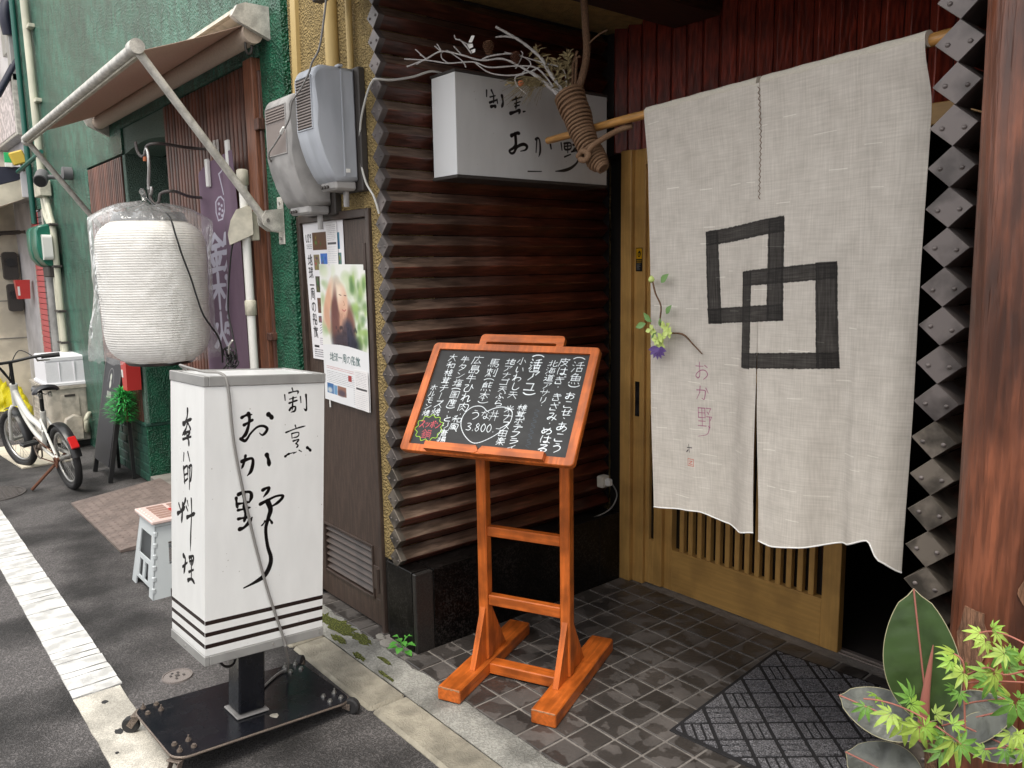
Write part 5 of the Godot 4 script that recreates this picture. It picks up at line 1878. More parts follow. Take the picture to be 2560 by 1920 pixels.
func door_posters() -> void:
	# tall white poster: a column of large characters and small travel pictures
	var k := 1.0
	var a := blank(420, 620, Color(0.90, 0.89, 0.90))
	var dk := Color(0.12, 0.11, 0.13)
	var xx := 24
	for ch in "U29":
		glyph(a, ch, Vector2(xx, 52), Vector2(18, 34), 5.0, dk)
		xx += 23
	lines(a, 26, 96, 92, 116, 8, 4, Color(0.4, 0.4, 0.42))
	var y := 140
	for ch in "地球一周の船旅":
		glyph(a, ch, Vector2(30, y), Vector2(48, 50), 6.0, dk)
		y += 58 if ch != "一" else 40
	for p in [[100, 60, 150, 104, Color(0.35, 0.22, 0.13)], [262, 60, 40, 104, Color(0.25, 0.25, 0.28)], [312, 70, 70, 94, Color(0.2, 0.45, 0.55)], [100, 190, 64, 92, Color(0.50, 0.45, 0.32)], [176, 184, 74, 92, Color(0.25, 0.45, 0.75)], [262, 184, 130, 92, Color(0.3, 0.45, 0.45)], [100, 318, 70, 96, Color(0.30, 0.27, 0.22)], [100, 448, 70, 90, Color(0.40, 0.30, 0.24)], [100, 556, 70, 40, Color(0.35, 0.35, 0.4)]]:
		a.fill_rect(Rect2i(p[0], p[1] * 620 / 820, p[2], p[3] * 620 / 820), p[4])
		for q in 6:
			oval(a, Vector2(p[0] + rng.randf_range(10, p[2] - 10), (p[1] + rng.randf_range(15, p[3] - 15)) * 620.0 / 820.0), Vector2(rng.randf_range(4, 12), rng.randf_range(4, 12)), p[4].lerp(Color(rng.randf(), rng.randf() * 0.8, rng.randf() * 0.6), 0.45), 0.5)
	lines(a, 100, 520, 390, 556, 9, 4, Color(0.55, 0.5, 0.55))
	a.fill_rect(Rect2i(26, 556, 60, 10), dk)
	lines(a, 26, 574, 390, 612, 10, 5, Color(0.35, 0.35, 0.38))
	for i in 4:
		stroke(a, [Vector2(110, 500 - i * 12), Vector2(190, 470 - i * 8)], 3.0, Color(0.45, 0.45, 0.5))
	var t := thing("tall_poster", "white travel poster with a column of large black characters on the brown door", "poster", Vector3(-3.19, 1.07, -1.53))
	var st := S()
	sheet(st, poster_grid(Vector3(-0.008, 0.566, 0), Vector3(0.342, 0.566, 0), Vector3(0.032, 0.0, 0), Vector3(0.345, 0.0, 0), 0.003), 0.0008)
	obj("paper", st, printed("poster_tall", a, 0.35), t)
	# the poster over it: a sunlit portrait above a band of text
	var b := blank(480, 700, Color(0.90, 0.90, 0.88))
	for i in 90:
		oval(b, Vector2(rng.randf_range(0, 480), rng.randf_range(20, 400)), Vector2(rng.randf_range(14, 40), rng.randf_range(14, 40)), Color(0.55, 0.66, 0.42, 0.5).lerp(Color(0.88, 0.90, 0.80, 0.5), rng.randf()), 0.6)
	for i in 40:
		oval(b, Vector2(rng.randf_range(330, 480), rng.randf_range(60, 400)), Vector2(rng.randf_range(10, 30), rng.randf_range(10, 36)), Color(0.30, 0.45, 0.26, 0.6).lerp(Color(0.62, 0.74, 0.40, 0.6), rng.randf()), 0.6)
	oval(b, Vector2(225, 330), Vector2(120, 110), Color(0.36, 0.25, 0.24), 0.25)
	oval(b, Vector2(180, 240), Vector2(72, 150), Color(0.45, 0.30, 0.27), 0.3, 0.05)
	oval(b, Vector2(305, 300), Vector2(50, 110), Color(0.50, 0.34, 0.30), 0.3, -0.12)
	oval(b, Vector2(85, 190), Vector2(36, 120), Color(0.84, 0.66, 0.55), 0.3, 0.45)
	oval(b, Vector2(70, 270), Vector2(30, 70), Color(0.80, 0.62, 0.52), 0.3, -0.2)
	oval(b, Vector2(240, 180), Vector2(54, 82), Color(0.86, 0.70, 0.60), 0.2, -0.1)
	oval(b, Vector2(235, 290), Vector2(38, 70), Color(0.80, 0.62, 0.53), 0.3)
	oval(b, Vector2(190, 130), Vector2(60, 50), Color(0.93, 0.86, 0.78, 0.85), 0.5)
	oval(b, Vector2(160, 260), Vector2(26, 130), Color(0.42, 0.27, 0.26), 0.4, 0.06)
	stroke(b, [Vector2(262, 150), Vector2(282, 152)], 4.0, Color(0.35, 0.22, 0.2))
	stroke(b, [Vector2(212, 148), Vector2(234, 152)], 4.0, Color(0.45, 0.3, 0.26))
	stroke(b, [Vector2(250, 178), Vector2(262, 196), Vector2(252, 200)], 3.0, Color(0.66, 0.46, 0.38))
	stroke(b, [Vector2(236, 222), Vector2(255, 228), Vector2(272, 220)], 5.0, Color(0.70, 0.36, 0.36))
	oval(b, Vector2(260, 390), Vector2(140, 60), Color(0.17, 0.18, 0.24), 0.25)
	oval(b, Vector2(280, 330), Vector2(60, 60), Color(0.20, 0.20, 0.27, 0.9), 0.3)
	for i in 40:
		oval(b, Vector2(rng.randf_range(160, 370), rng.randf_range(310, 420)), Vector2(8, 8), Color(0.10, 0.11, 0.16, 0.6), 0.5)
	for i in 14:
		stroke(b, [Vector2(140 + i * 9, 250 + rng.randf_range(-30, 30)), Vector2(135 + i * 10, 330), Vector2(130 + i * 11, 400)], 3.0, Color(0.55, 0.38, 0.32, 0.6))
	for x in 480:
		var top := int(415 - 14.0 * sin(PI * x / 480.0))
		b.fill_rect(Rect2i(x, top, 1, 700 - top), Color(0.89, 0.89, 0.895))
	xx = 74
	for ch in "地球一周の船旅":
		glyph(b, ch, Vector2(xx, 446), Vector2(40, 42), 4.5, Color(0.26, 0.36, 0.36))
		xx += 47
	lines(b, 30, 520, 440, 530, 9, 4, Color(0.75, 0.55, 0.55))
	lines(b, 30, 545, 320, 600, 9, 3, Color(0.6, 0.6, 0.62))
	b.fill_rect(Rect2i(270, 545, 36, 30), Color(0.62, 0.25, 0.25))
	b.fill_rect(Rect2i(30, 610, 74, 52), Color(0.25, 0.42, 0.62))
	b.fill_rect(Rect2i(108, 614, 36, 48), Color(0.42, 0.6, 0.75))
	b.fill_rect(Rect2i(148, 612, 96, 50), Color(0.58, 0.42, 0.36))
	oval(b, Vector2(195, 645), Vector2(40, 16), Color(0.35, 0.3, 0.34), 0.4)
	oval(b, Vector2(60, 645), Vector2(26, 14), Color(0.75, 0.78, 0.8), 0.4)
	lines(b, 320, 560, 460, 690, 10, 4, Color(0.7, 0.7, 0.72))
	b.fill_rect(Rect2i(340, 612, 100, 8), Color(0.3, 0.3, 0.32))
	t = thing("portrait_poster", "white poster with a sunlit portrait of a long haired woman taped on the brown door", "poster", Vector3(-3.06, 0.895, -1.527))
	st = S()
	sheet(st, poster_grid(Vector3(0.0, 0.572, 0), Vector3(0.375, 0.566, 0), Vector3(0.0, 0.012, 0), Vector3(0.376, 0.0, 0), 0.004), 0.0008)
	obj("paper", st, printed("poster_portrait", b, 0.35), t)
	st = S()
	bx(st, 0.035, 0.042, -0.02, 0.03, -0.001, 0.002, 0.0)
	obj("tape", st, M.paper_white, t)
	# two order leaflets stuck on the posters
	var c := blank(120, 240, Color(0.90, 0.89, 0.89))
	lines(c, 10, 14, 108, 100, 10, 4, Color(0.68, 0.66, 0.68))
	c.fill_rect(Rect2i(12, 108, 96, 12), Color(0.30, 0.29, 0.30))
	lines(c, 10, 132, 108, 230, 12, 3, Color(0.72, 0.72, 0.74))
	var lm := printed("leaflet_print", c, 0.4)
	t = thing("order_leaflet", "small printed leaflet stuck on the upper corner of the tall white poster", "leaflet", Vector3(-2.985, 1.455, -1.5265), 0.0, "leaflets on the posters")
	st = S()
	sheet(st, poster_grid(Vector3(0.0, 0.175, 0), Vector3(0.092, 0.175, 0), Vector3(0.004, 0, 0), Vector3(0.094, 0, 0), 0.002), 0.0008)
	obj("paper", st, lm, t)
	t = thing("order_leaflet", "small printed leaflet stuck on the lower corner of the portrait poster", "leaflet", Vector3(-2.792, 0.900, -1.5205), 0.0, "leaflets on the posters")
	st = S()
	sheet(st, poster_grid(Vector3(0.0, 0.155, 0), Vector3(0.105, 0.153, 0), Vector3(0.0, 0, 0), Vector3(0.107, -0.004, 0), 0.002), 0.0008)
	obj("paper", st, lm, t)

func poster_grid(tl: Vector3, tr: Vector3, bl: Vector3, br: Vector3, wave: float) -> Array:
	var g := []
	for j in 17:
		var row := []
		for i in 13:
			var u := i / 12.0
			var v := j / 16.0
			var p := tl.lerp(tr, u).lerp(bl.lerp(br, u), v)
			p.z += wave * (0.5 + 0.5 * sin(u * 5.0 + v * 7.0 + tl.y * 9.0)) * sin(PI * u) + 0.006 * pow(v, 6.0) * absf(u - 0.5) * wave * 200.0
			row.append(p)
		g.append(row)
	return g

# a rounded hood: side profile of Vector2(z, y) pushed along x with its ends drawn in
func hood(st: SurfaceTool, prof: Array, x0: float, x1: float, r: float) -> void:
	var c := Vector2.ZERO
	for p in prof:
		c += p
	c /= prof.size()
	var rings := []
	for q in [[0.0, 1.0], [0.3, 0.3], [1.0, 0.0]]:
		var ring := []
		for p in prof:
			var d: Vector2 = (p - c)
			ring.append(Vector3(x0 + r * q[0], p.y - d.normalized().y * r * q[1], p.x - d.normalized().x * r * q[1]))
		rings.append(ring)
	for q in [[1.0, 0.0], [0.3, 0.3], [0.0, 1.0]]:
		var ring := []
		for p in prof:
			var d: Vector2 = (p - c)
			ring.append(Vector3(x1 - r * q[0], p.y - d.normalized().y * r * q[1], p.x - d.normalized().x * r * q[1]))
		rings.append(ring)
	var n := prof.size()
	st.set_smooth_group(0)
	for k in rings.size() - 1:
		for i in n:
			var j := (i + 1) % n
			quad(st, rings[k][i], rings[k][j], rings[k + 1][j], rings[k + 1][i])
	st.set_smooth_group(-1)
	for i in range(1, n - 1):
		tri(st, rings[0][0], rings[0][i + 1], rings[0][i])
		tri(st, rings[-1][0], rings[-1][i], rings[-1][i + 1])

func hood_profile(y1: float, y0: float, zf: float) -> Array:
	# (z, y), running so that quads face outwards
	var back := -1.50
	var p := [Vector2(back, y0 + 0.005), Vector2(back, y1), ]
	for k in 6:
		var a := PI * 0.5 * k / 5.0
		p.append(Vector2(zf - 0.045 + 0.045 * sin(a), y1 - 0.045 + 0.045 * cos(a)))
	p.append(Vector2(zf, lerpf(y1, y0, 0.35)))
	p.append(Vector2(zf, lerpf(y1, y0, 0.56)))
	p.append(Vector2(zf - 0.012, lerpf(y1, y0, 0.68)))
	p.append(Vector2(zf - 0.032, lerpf(y1, y0, 0.82)))
	p.append(Vector2(zf - 0.055, lerpf(y1, y0, 0.93)))
	p.append(Vector2(zf - 0.075, y0))
	return p

func meter_hoods() -> void:
	for k in 2:
		var x0: float = [-2.812, -3.085][k]
		var x1: float = [-2.655, -2.872][k]
		var y0: float = [1.757, 1.685][k]
		var y1: float = [2.155, 2.095][k]
		var zf := -1.338
		var o := Vector3((x0 + x1) * 0.5, y0, -1.53)
		var t := thing("meter_hood", ["smooth blue grey meter hood with fine louvres beside the ribbed wall", "dusty grey meter hood with an open window beside the green wall"][k], "meter box", o, 0.0, "meter hoods on the yellow wall")
		var m: Material = M.hood_grey if k == 0 else M.hood_dusty
		var st := S()
		hood(st, hood_profile(y1, y0, zf), x0, x1, 0.016)
		obj("shell", st, m, t, -o)
		st = S()
		bx(st, x0 - 0.006, x1 + 0.022, y0 - 0.03, y1 + 0.005, -1.53, -1.501, 0.004)
		obj("back_plate", st, M.dark_plate, t, -o)
		# louvre window in the front
		var ly1 := y1 - 0.03
		var ly0 := y1 - 0.215
		var lx0 := x0 + 0.024
		var lx1 := x1 - 0.02
		st = S()
		bx(st, lx0, lx1, ly0, ly1 - 0.012, zf - 0.004, zf + 0.0015, 0.0)
		obj("window", st, M.dark_plate if k == 0 else M.louvre_slat, t, -o)
		st = S()
		bx(st, lx0 - 0.004, lx0, ly0 - 0.004, ly1 - 0.008, zf - 0.004, zf + 0.004, 0.001)
		bx(st, lx1, lx1 + 0.004, ly0 - 0.004, ly1 - 0.008, zf - 0.004, zf + 0.004, 0.001)
		bx(st, lx0, lx1, ly0 - 0.004, ly0, zf - 0.004, zf + 0.004, 0.001)
		bx(st, lx0, lx1, ly1 - 0.012, ly1 - 0.008, zf - 0.004, zf + 0.004, 0.001)
		obj("window_frame", st, m, t, -o)
		var sm := S()
		box(sm, Vector3.ZERO, Vector3(lx1 - lx0 - 0.001, 0.0065, 0.003), 0.0008, Basis(Vector3.RIGHT, -0.5))
		var slat := done(sm)
		for i in (17 if k == 0 else 5):
			inst("louvre", slat, M.louvre_slat, t, Transform3D(Basis(), Vector3((lx0 + lx1) * 0.5, ly1 - 0.021 - i * 0.0098, zf + 0.003) - o))
		st = S()
		bx(st, x0 + 0.03, x1 - 0.01, y0 - 0.028, y0 + 0.006, -1.497, -1.41, 0.008)
		obj("lower_box", st, M.hood_dusty, t, -o)
		st = S()
		for i in 3:
			cyl(st, Vector3(x0 + 0.05 + i * 0.022, y0 - 0.015, -1.408), Vector3(x0 + 0.05 + i * 0.022, y0 - 0.015, -1.402), 0.006, 8)
		obj("bolt", st, M.dark_plate, t, -o)
		st = S()
		cyl(st, Vector3(x1 - 0.045, y0 - 0.085, -1.47), Vector3(x1 - 0.045, y0 - 0.027, -1.47), 0.011, 10)
		obj("lower_pipe", st, M.hood_dusty, t, -o)
		if k == 0:
			st = S()
			bx(st, x1 + 0.0005, x1 + 0.003, 1.79, 1.803, -1.465, -1.448, 0.0)
			obj("white_label", st, M.paper_white, t, -o)
			st = S()
			bx(st, x1 - 0.001, x1 + 0.0025, y0 + 0.02, y1 - 0.01, -1.450, -1.443, 0.001)
			bx(st, x1 - 0.03, x1 - 0.0, y1 - 0.001, y1 + 0.008, -1.455, -1.437, 0.002)
			obj("seam_strip", st, M.hood_grey, t, -o)
	var w := thing("service_wire", "thin twisted brown wire drooping across the two grey meter hoods", "wire", Vector3(-2.549, 2.201, -1.32))
	var st := S()
	var pts := smooth([Vector3(-2.47, 2.8, -1.36), Vector3(-2.50, 2.45, -1.34), Vector3(-2.549, 2.201, -1.32), Vector3(-2.621, 2.144, -1.32), Vector3(-2.65, 2.114, -1.32), Vector3(-2.715, 2.074, -1.32), Vector3(-2.792, 2.041, -1.32), Vector3(-2.821, 1.991, -1.32), Vector3(-2.868, 1.959, -1.32), Vector3(-2.952, 1.918, -1.32), Vector3(-3.019, 1.877, -1.32), Vector3(-3.09, 1.83, -1.40), Vector3(-3.10, 1.80, -1.52)], 5)
	tube(st, pts, 0.0034, 6)
	obj("strand", st, M.cable_grey, w, -w.position)
	st = S()
	for k in 5:
		cyl(st, Vector3(-2.868 - k * 0.006, 1.957 - k * 0.003, -1.316), Vector3(-2.872 - k * 0.006, 1.964 - k * 0.003, -1.32), 0.006, 6)
	obj("splice", st, M.paper_white, w, -w.position)

func awning() -> void:
	var o := Vector3(-4.65, 2.42, -1.48)
	var a := thing("awning", "beige folding awning with white arms over the green restaurant front", "awning", o)
	var st := S()
	# cassette box: a slanting front, seen from its white end
	var prof := PackedVector2Array([Vector2(-1.50, 2.40), Vector2(-1.50, 2.53), Vector2(-1.40, 2.53), Vector2(-1.365, 2.515), Vector2(-1.34, 2.47), Vector2(-1.37, 2.45)])
	var xf := Transform3D(Basis(Vector3(0, 0, 1), Vector3.UP, Vector3(-1, 0, 0)), Vector3.ZERO)
	prism(st, prof, 3.345, 3.372, xf)
	prism(st, PackedVector2Array([Vector2(-1.50, 2.34), Vector2(-1.50, 2.53), Vector2(-1.40, 2.53), Vector2(-1.365, 2.515), Vector2(-1.34, 2.46), Vector2(-1.37, 2.40)]), 5.96, 5.985, xf)
	obj("end_cap", st, M.white_metal, a, -o)
	st = S()
	prism(st, PackedVector2Array([Vector2(-1.498, 2.46), Vector2(-1.498, 2.527), Vector2(-1.402, 2.527), Vector2(-1.368, 2.512), Vector2(-1.360, 2.492), Vector2(-1.40, 2.505)]), 3.373, 5.959, xf)
	obj("cassette", st, M.cream_metal, a, -o)
	st = S()
	cyl(st, Vector3(-3.38, 2.425, -1.44), Vector3(-5.955, 2.425, -1.44), 0.042, 18)
	obj("roller", st, mat("roller_cloth", lin(0.56, 0.45, 0.36), 0.85, {"t": ["fine", 0.92, 1.0], "s": Vector3(2, 2, 2)}), a, -o)
	# the stretched cloth
	var g := []
	for j in 15:
		var row := []
		for i in 25:
			var t := j / 14.0
			var u := i / 24.0
			var top := Vector3(lerpf(-5.93, -3.40, u), 2.462, -1.425)
			var bot := Vector3(lerpf(-5.755, -3.36, u), 2.275, -0.965)
			var p := top.lerp(bot, t)
			p.y -= 0.004 * sin(PI * t)
			row.append(p - o)
		g.append(row)
	st = S()
	sheet(st, g, 0.002)
	obj("cloth", st, M.awning_cloth, a)
	st = S()
	cyl(st, Vector3(-5.80, 2.26, -0.975), Vector3(-3.315, 2.284, -0.955), 0.021, 16)
	obj("front_bar", st, M.white_metal, a, -o)
	st = S()
	bar(st, Vector3(-5.78, 2.244, -0.99), Vector3(-3.34, 2.266, -0.97), 0.018, 0.022, Vector3.UP)
	obj("front_rail", st, M.cream_metal, a, -o)
	for e in [[-3.335, 2.284, -0.955, -3.335, 1.655, -1.425], [-5.79, 2.25, -0.985, -5.79, 1.64, -1.425]]:
		var A := Vector3(e[0], e[1], e[2])
		var B := Vector3(e[3], e[4], e[5])
		st = S()
		tube(st, [A, B], 0.0165, 14)
		cyl(st, A - Vector3(0.028, 0, 0), A + Vector3(0.028, 0, 0), 0.028, 16)
		obj("arm", st, M.white_metal, a, -o)
		st = S()
		for q in [-0.024, 0.024]:
			var d := Transform3D(Basis(Vector3(0, 0, 1), Vector3.UP, Vector3(-1, 0, 0)), Vector3(B.x + q, B.y, 0))
			prism(st, PackedVector2Array([Vector2(-1.496, -0.05), Vector2(-1.44, -0.045), Vector2(-1.405, -0.02), Vector2(-1.40, 0.012), Vector2(-1.42, 0.04), Vector2(-1.496, 0.05)]), -0.003, 0.003, d)
		bx(st, B.x - 0.028, B.x + 0.028, B.y - 0.10, B.y + 0.10, -1.4995, -1.4945, 0.002)
		obj("wall_bracket", st, M.white_metal, a, -o)
		st = S()
		cyl(st, Vector3(B.x - 0.03, B.y, B.z), Vector3(B.x + 0.03, B.y, B.z), 0.008, 10)
		for q in [-0.075, 0.075]:
			cyl(st, Vector3(B.x, B.y + q, -1.4945), Vector3(B.x, B.y + q, -1.488), 0.007, 8)
		obj("bolt", st, M.steel, a, -o)
	st = S()
	var ring := []
	for k in 14:
		var an := TAU * k / 14
		ring.append(Vector3(-3.41, 2.375 + 0.03 * sin(an), -1.43 + 0.014 * cos(an)))
	tube(st, ring, 0.006, 6, true)
	obj("crank_eye", st, M.dark_plate, a, -o)

func lantern() -> void:
	var c := Vector3(-3.835, 0, -1.10)
	var t := thing("paper_lantern", "large white ribbed paper lantern wrapped in clear plastic", "lantern", Vector3(c.x, 1.06, c.z))
	var o := Vector3(0, -1.06, 0)
	var st := S()
	var prof := []
	var n := 232
	for k in n + 1:
		var s := float(k) / n
		var y := lerpf(1.045, 1.665, s)
		var e := absf(s - 0.5) * 2.0
		var r := 0.236 - 0.078 * pow(e, 8.0) - 0.016 * (1.0 - s)
		r += [0.0022, 0.0, -0.0022, 0.0][k % 4]
		prof.append(Vector2(r, y))
	lathe(st, prof, 64)
	lathe(st, [Vector2(0.0, 1.664), Vector2(0.165, 1.665)], 48)
	lathe(st, [Vector2(0.150, 1.045), Vector2(0.0, 1.046)], 48)
	obj("paper_body", st, M.lantern_paper, t, o)
	st = S()
	lathe(st, [Vector2(0.0, 1.030), Vector2(0.135, 1.030), Vector2(0.150, 1.044), Vector2(0.0, 1.0445)], 40, Transform3D(), true)
	obj("lower_ring", st, M.black_plastic, t, o)
	st = S()
	lathe(st, [Vector2(0.0, 1.666), Vector2(0.160, 1.666), Vector2(0.145, 1.705), Vector2(0.0, 1.71)], 40, Transform3D(), true)
	obj("upper_ring", st, M.black_plastic, t, o)
	# clear bag drawn over it, gathered on top, hanging loose at the bottom
	st = S()
	var nz := FastNoiseLite.new()
	nz.seed = 21
	nz.frequency = 2.2
	nz.fractal_octaves = 3
	var g := []
	for j in 49:
		var row := []
		for i in 73:
			var a := TAU * i / 72.0
			var s := j / 48.0
			var y := lerpf(1.745, 1.055, s)
			var r := 0.243
			if s < 0.11:
				r = lerpf(0.045, 0.243, pow(s / 0.11, 0.5))
			r += 0.004 * (1.0 - s)
			var f := nz.get_noise_3d(cos(a) * 1.2, sin(a) * 1.2, y * 1.6)
			r += 0.006 * f + 0.007 * absf(nz.get_noise_3d(cos(a) * 3.0, sin(a) * 3.0, y * 3.0))
			r += 0.020 * pow(maxf(0.0, cos(a - 1.29)), 6.0) * smoothstep(0.35, 0.10, s) 
			r += 0.050 * pow(maxf(0.0, cos(a - 4.43)), 14.0) * smoothstep(0.5, 1.0, s) + 0.03 * pow(maxf(0.0, cos(a - 1.29)), 14.0) * smoothstep(0.75, 1.0, s)
			y += 0.02 * nz.get_noise_3d(cos(a) * 2.0, sin(a) * 2.0, 9.0) * (1.0 if s < 0.2 or s > 0.9 else 0.0)
			row.append(Vector3(r * cos(a), y - 1.06, -r * sin(a)))
		g.append(row)
	st.set_smooth_group(0)
	for j in 48:
		for i in 72:
			quad(st, g[j + 1][i], g[j + 1][i + 1], g[j][i + 1], g[j][i])
	obj("plastic_bag", st, M.film, t)
	# its lead hanging down the front
	st = S()
	var q := []
	for e in [[0.0, 0.12, 1.765], [0.12, 0.45, 1.725], [0.30, 0.86, 1.675], [0.37, 0.93, 1.60], [0.45, 0.90, 1.51], [0.55, 0.85, 1.42], [0.62, 0.80, 1.34], [0.70, 0.74, 1.26], [0.82, 0.60, 1.20], [0.93, 0.42, 1.15], [0.99, 0.25, 1.09], [1.0, 0.1, 1.02]]:
		q.append(Vector3(0.96, 0, 0.28) * e[1] * 0.265 + Vector3(0.28, 0, -0.96) * e[0] * 0.265 + Vector3(0, e[2], 0))
	q = smooth(q, 5)
	tube(st, q, 0.0042, 6)
	obj("lead", st, M.cable_black, t, o)
	st = S()
	tube(st, smooth([Vector3(-0.05, 1.77, 0.0), Vector3(0.0, 1.80, 0.02), Vector3(0.06, 1.79, 0.04)], 4), 0.012, 6)
	obj("bag_knot", st, M.film, t, o)
	# hook and bracket that carry it, and the second bracket
	var h := thing("lantern_hook", "grey steel hook hanging from an upper bracket over the paper lantern", "hook", Vector3(-3.79, 1.96, -1.10))
	st = S()
	var hk := []
	for p in [[0.02, 0.005], [0.0, 0.02], [-0.028, 0.008], [-0.03, -0.02]]:
		hk.append(Vector3(p[0], p[1], 0))
	tube(st, smooth([Vector3(-0.035, -0.01, 0), Vector3(-0.025, 0.012, 0), Vector3(0.0, 0.018, 0), Vector3(0.014, -0.005, 0.0), Vector3(0.01, -0.06, 0), Vector3(-0.012, -0.12, 0), Vector3(-0.018, -0.16, 0), Vector3(0.0, -0.178, 0), Vector3(0.018, -0.165, 0), Vector3(0.02, -0.145, 0)], 5), 0.0065, 8)
	obj("shank", st, M.steel, h)
	st = S()
	cyl(st, Vector3(-0.035, -0.01, 0), Vector3(-0.038, -0.03, 0), 0.009, 8)
	obj("tip", st, M.orange_berry, h)
	for e in [[Vector3(-3.81, 1.985, -1.10), 2.03, "upper"], [Vector3(-3.74, 1.775, -1.12), 1.80, "lower"]]:
		var b := thing("lantern_bracket", "bent iron wall bracket reaching out from the wooden slats, %s of the two" % e[2], "bracket", Vector3(-4.02, e[1], -1.475), 0.0, "brackets on the slats")
		var p: Vector3 = e[0] - b.position
		st = S()
		tube(st, smooth([Vector3.ZERO, Vector3(0, 0.0, 0.12), p + Vector3(0.02, 0.02, -0.06), p + Vector3(0.0, 0.01, -0.01), p + Vector3(-0.005, -0.025, 0.0), p + Vector3(-0.03, -0.035, 0.01), p + Vector3(-0.05, -0.01, 0.02), p + Vector3(-0.052, 0.03, 0.025)], 5), 0.007, 8)
		obj("rod", st, M.iron, b)
		st = S()
		box(st, Vector3(0, 0.0, -0.008), Vector3(0.03, 0.09, 0.006), 0.002)
		obj("wall_plate", st, M.white_metal, b)

func banner_and_conduit() -> void:
	var o := Vector3(-3.87, 0.93, -1.43)
	var b := thing("cloth_banner", "faded purple hanging banner with white brush characters beside the paper lantern", "banner", o)
	var img := blank(330, 760, Color(0.455, 0.375, 0.44))
	for y in 760:
		for x in 330:
			var v := 1.0 + 0.05 * sin(x * 0.05 + 1.0) + rng.randf_range(-0.03, 0.03)
			var q := img.get_pixel(x, y)
			img.set_pixel(x, y, Color(q.r * v, q.g * v, q.b * v))
	var wt := Color(0.78, 0.77, 0.82)
	# spatula and fork-like drawing
	for s in [[[150, 70], [178, 48], [190, 150], [165, 170], [150, 70]], [[140, 180], [125, 200], [122, 250], [130, 290], [150, 285], [165, 240], [165, 200], [150, 178], [140, 180]], [[168, 190], [200, 290], [215, 340], [205, 350], [180, 300], [168, 190]], [[178, 160], [195, 175], [198, 210]]]:
		var p := []
		for q in s:
			p.append(Vector2(q[0], q[1] * 0.68))
		stroke(img, p, 5.0, wt, 5.0, 0.8, 0.0, false)
	for q in [[138, 210], [150, 220], [140, 235], [152, 245], [136, 258], [148, 268]]:
		oval(img, Vector2(q[0], q[1] * 0.68), Vector2(5, 5), wt, 0.3)
	var y0 := 240
	for ch in "鉄板焼":
		glyph(img, ch, Vector2(52, y0), Vector2(170, 122), 19.0, wt)
		y0 += 134
	var g := []
	for j in 41:
		var row := []
		for i in 21:
			var u := i / 20.0
			var v := j / 40.0
			var x := lerpf(-0.235, 0.235, u)
			row.append(Vector3(x + 0.01 * sin(v * 5.0), lerpf(1.03, -0.05, v) - 0.055 * exp(-pow((u - 0.0) / 0.22, 2.0)) * (1.0 - v) + 0.02 * u * (1.0 - v), 0.018 * sin(u * 9.0 + v * 1.5) + 0.006 * sin(u * 21.0)))
		g.append(row)
	var st := S()
	sheet(st, g, 0.0015)
	obj("cloth", st, printed("banner_print", img, 0.9), b)
	for x in [-0.08, 0.19]:
		st = S()
		bx(st, x - 0.016, x + 0.016, 0.93 + x * 0.2, 1.06 + x * 0.2, 0.006, 0.022, 0.003)
		obj("clip", st, M.paper_white, b)
	# white conduit with a socket hood
	var c := thing("white_conduit", "white plastic conduit with a hooded outdoor socket in front of the banner", "conduit", Vector3(-3.49, 0.0, -1.40))
	st = S()
	cyl(st, Vector3(0, 0.10, 0), Vector3(0, 1.84, 0), 0.0185, 14)
	obj("pipe", st, M.pvc_white, c)
	for y in [1.28, 1.845]:
		st = S()
		lathe(st, [Vector2(0.019, y - 0.035), Vector2(0.025, y - 0.03), Vector2(0.025, y + 0.03), Vector2(0.019, y + 0.035)], 16)
		obj("coupling", st, M.cream_metal, c)
	st = S()
	prism(st, PackedVector2Array([Vector2(-0.045, 1.60), Vector2(0.055, 1.555), Vector2(0.06, 1.60), Vector2(0.045, 1.66), Vector2(0.02, 1.705), Vector2(-0.02, 1.72), Vector2(-0.045, 1.72)]), -0.035, 0.035, Transform3D(Basis(Vector3(-0.4, 0, 0.92), Vector3.UP, Vector3(-0.92, 0, -0.4)), Vector3(0.0, 0.0, 0.015)))
	obj("socket_hood", st, M.cream_metal, c)
	st = S()
	bx(st, -0.05, 0.03, 1.575, 1.70, -0.05, -0.018, 0.004)
	obj("socket_box", st, M.cream_metal, c)
	var w := thing("black_extension_wire", "thin black wire hanging from the socket hood into a tangle by the banner", "wire", Vector3(-3.49, 1.58, -1.36))
	st = S()
	tube(st, smooth([Vector3(-0.01, 0.015, 0.0), Vector3(-0.02, -0.04, 0.02), Vector3(-0.06, -0.2, 0.03), Vector3(-0.085, -0.32, 0.03), Vector3(-0.05, -0.42, 0.03), Vector3(-0.025, -0.5, 0.03), Vector3(-0.06, -0.53, 0.04), Vector3(-0.18, -0.60, 0.05), Vector3(-0.28, -0.66, 0.05)], 6), 0.004, 6)
	obj("lead", st, M.cable_black, w)
	st = S()
	var loop := []
	for k in 90:
		var a := k * 0.42
		loop.append(Vector3(-0.05, -0.525, 0.045) + Vector3(cos(a) * (0.045 + 0.02 * sin(k * 0.31)), sin(a) * (0.03 + 0.012 * sin(k * 0.23)) + 0.02 * sin(k * 0.11), 0.012 * sin(k * 0.5)))
	tube(st, loop, 0.0038, 5)
	obj("tangle", st, M.cable_black, w)
	st = S()
	tube(st, [Vector3(-0.03, -0.50, 0.06), Vector3(0.03, -0.46, 0.08), Vector3(0.10, -0.43, 0.09)], 0.004, 6)
	obj("cable_tie", st, M.pvc_white, w)

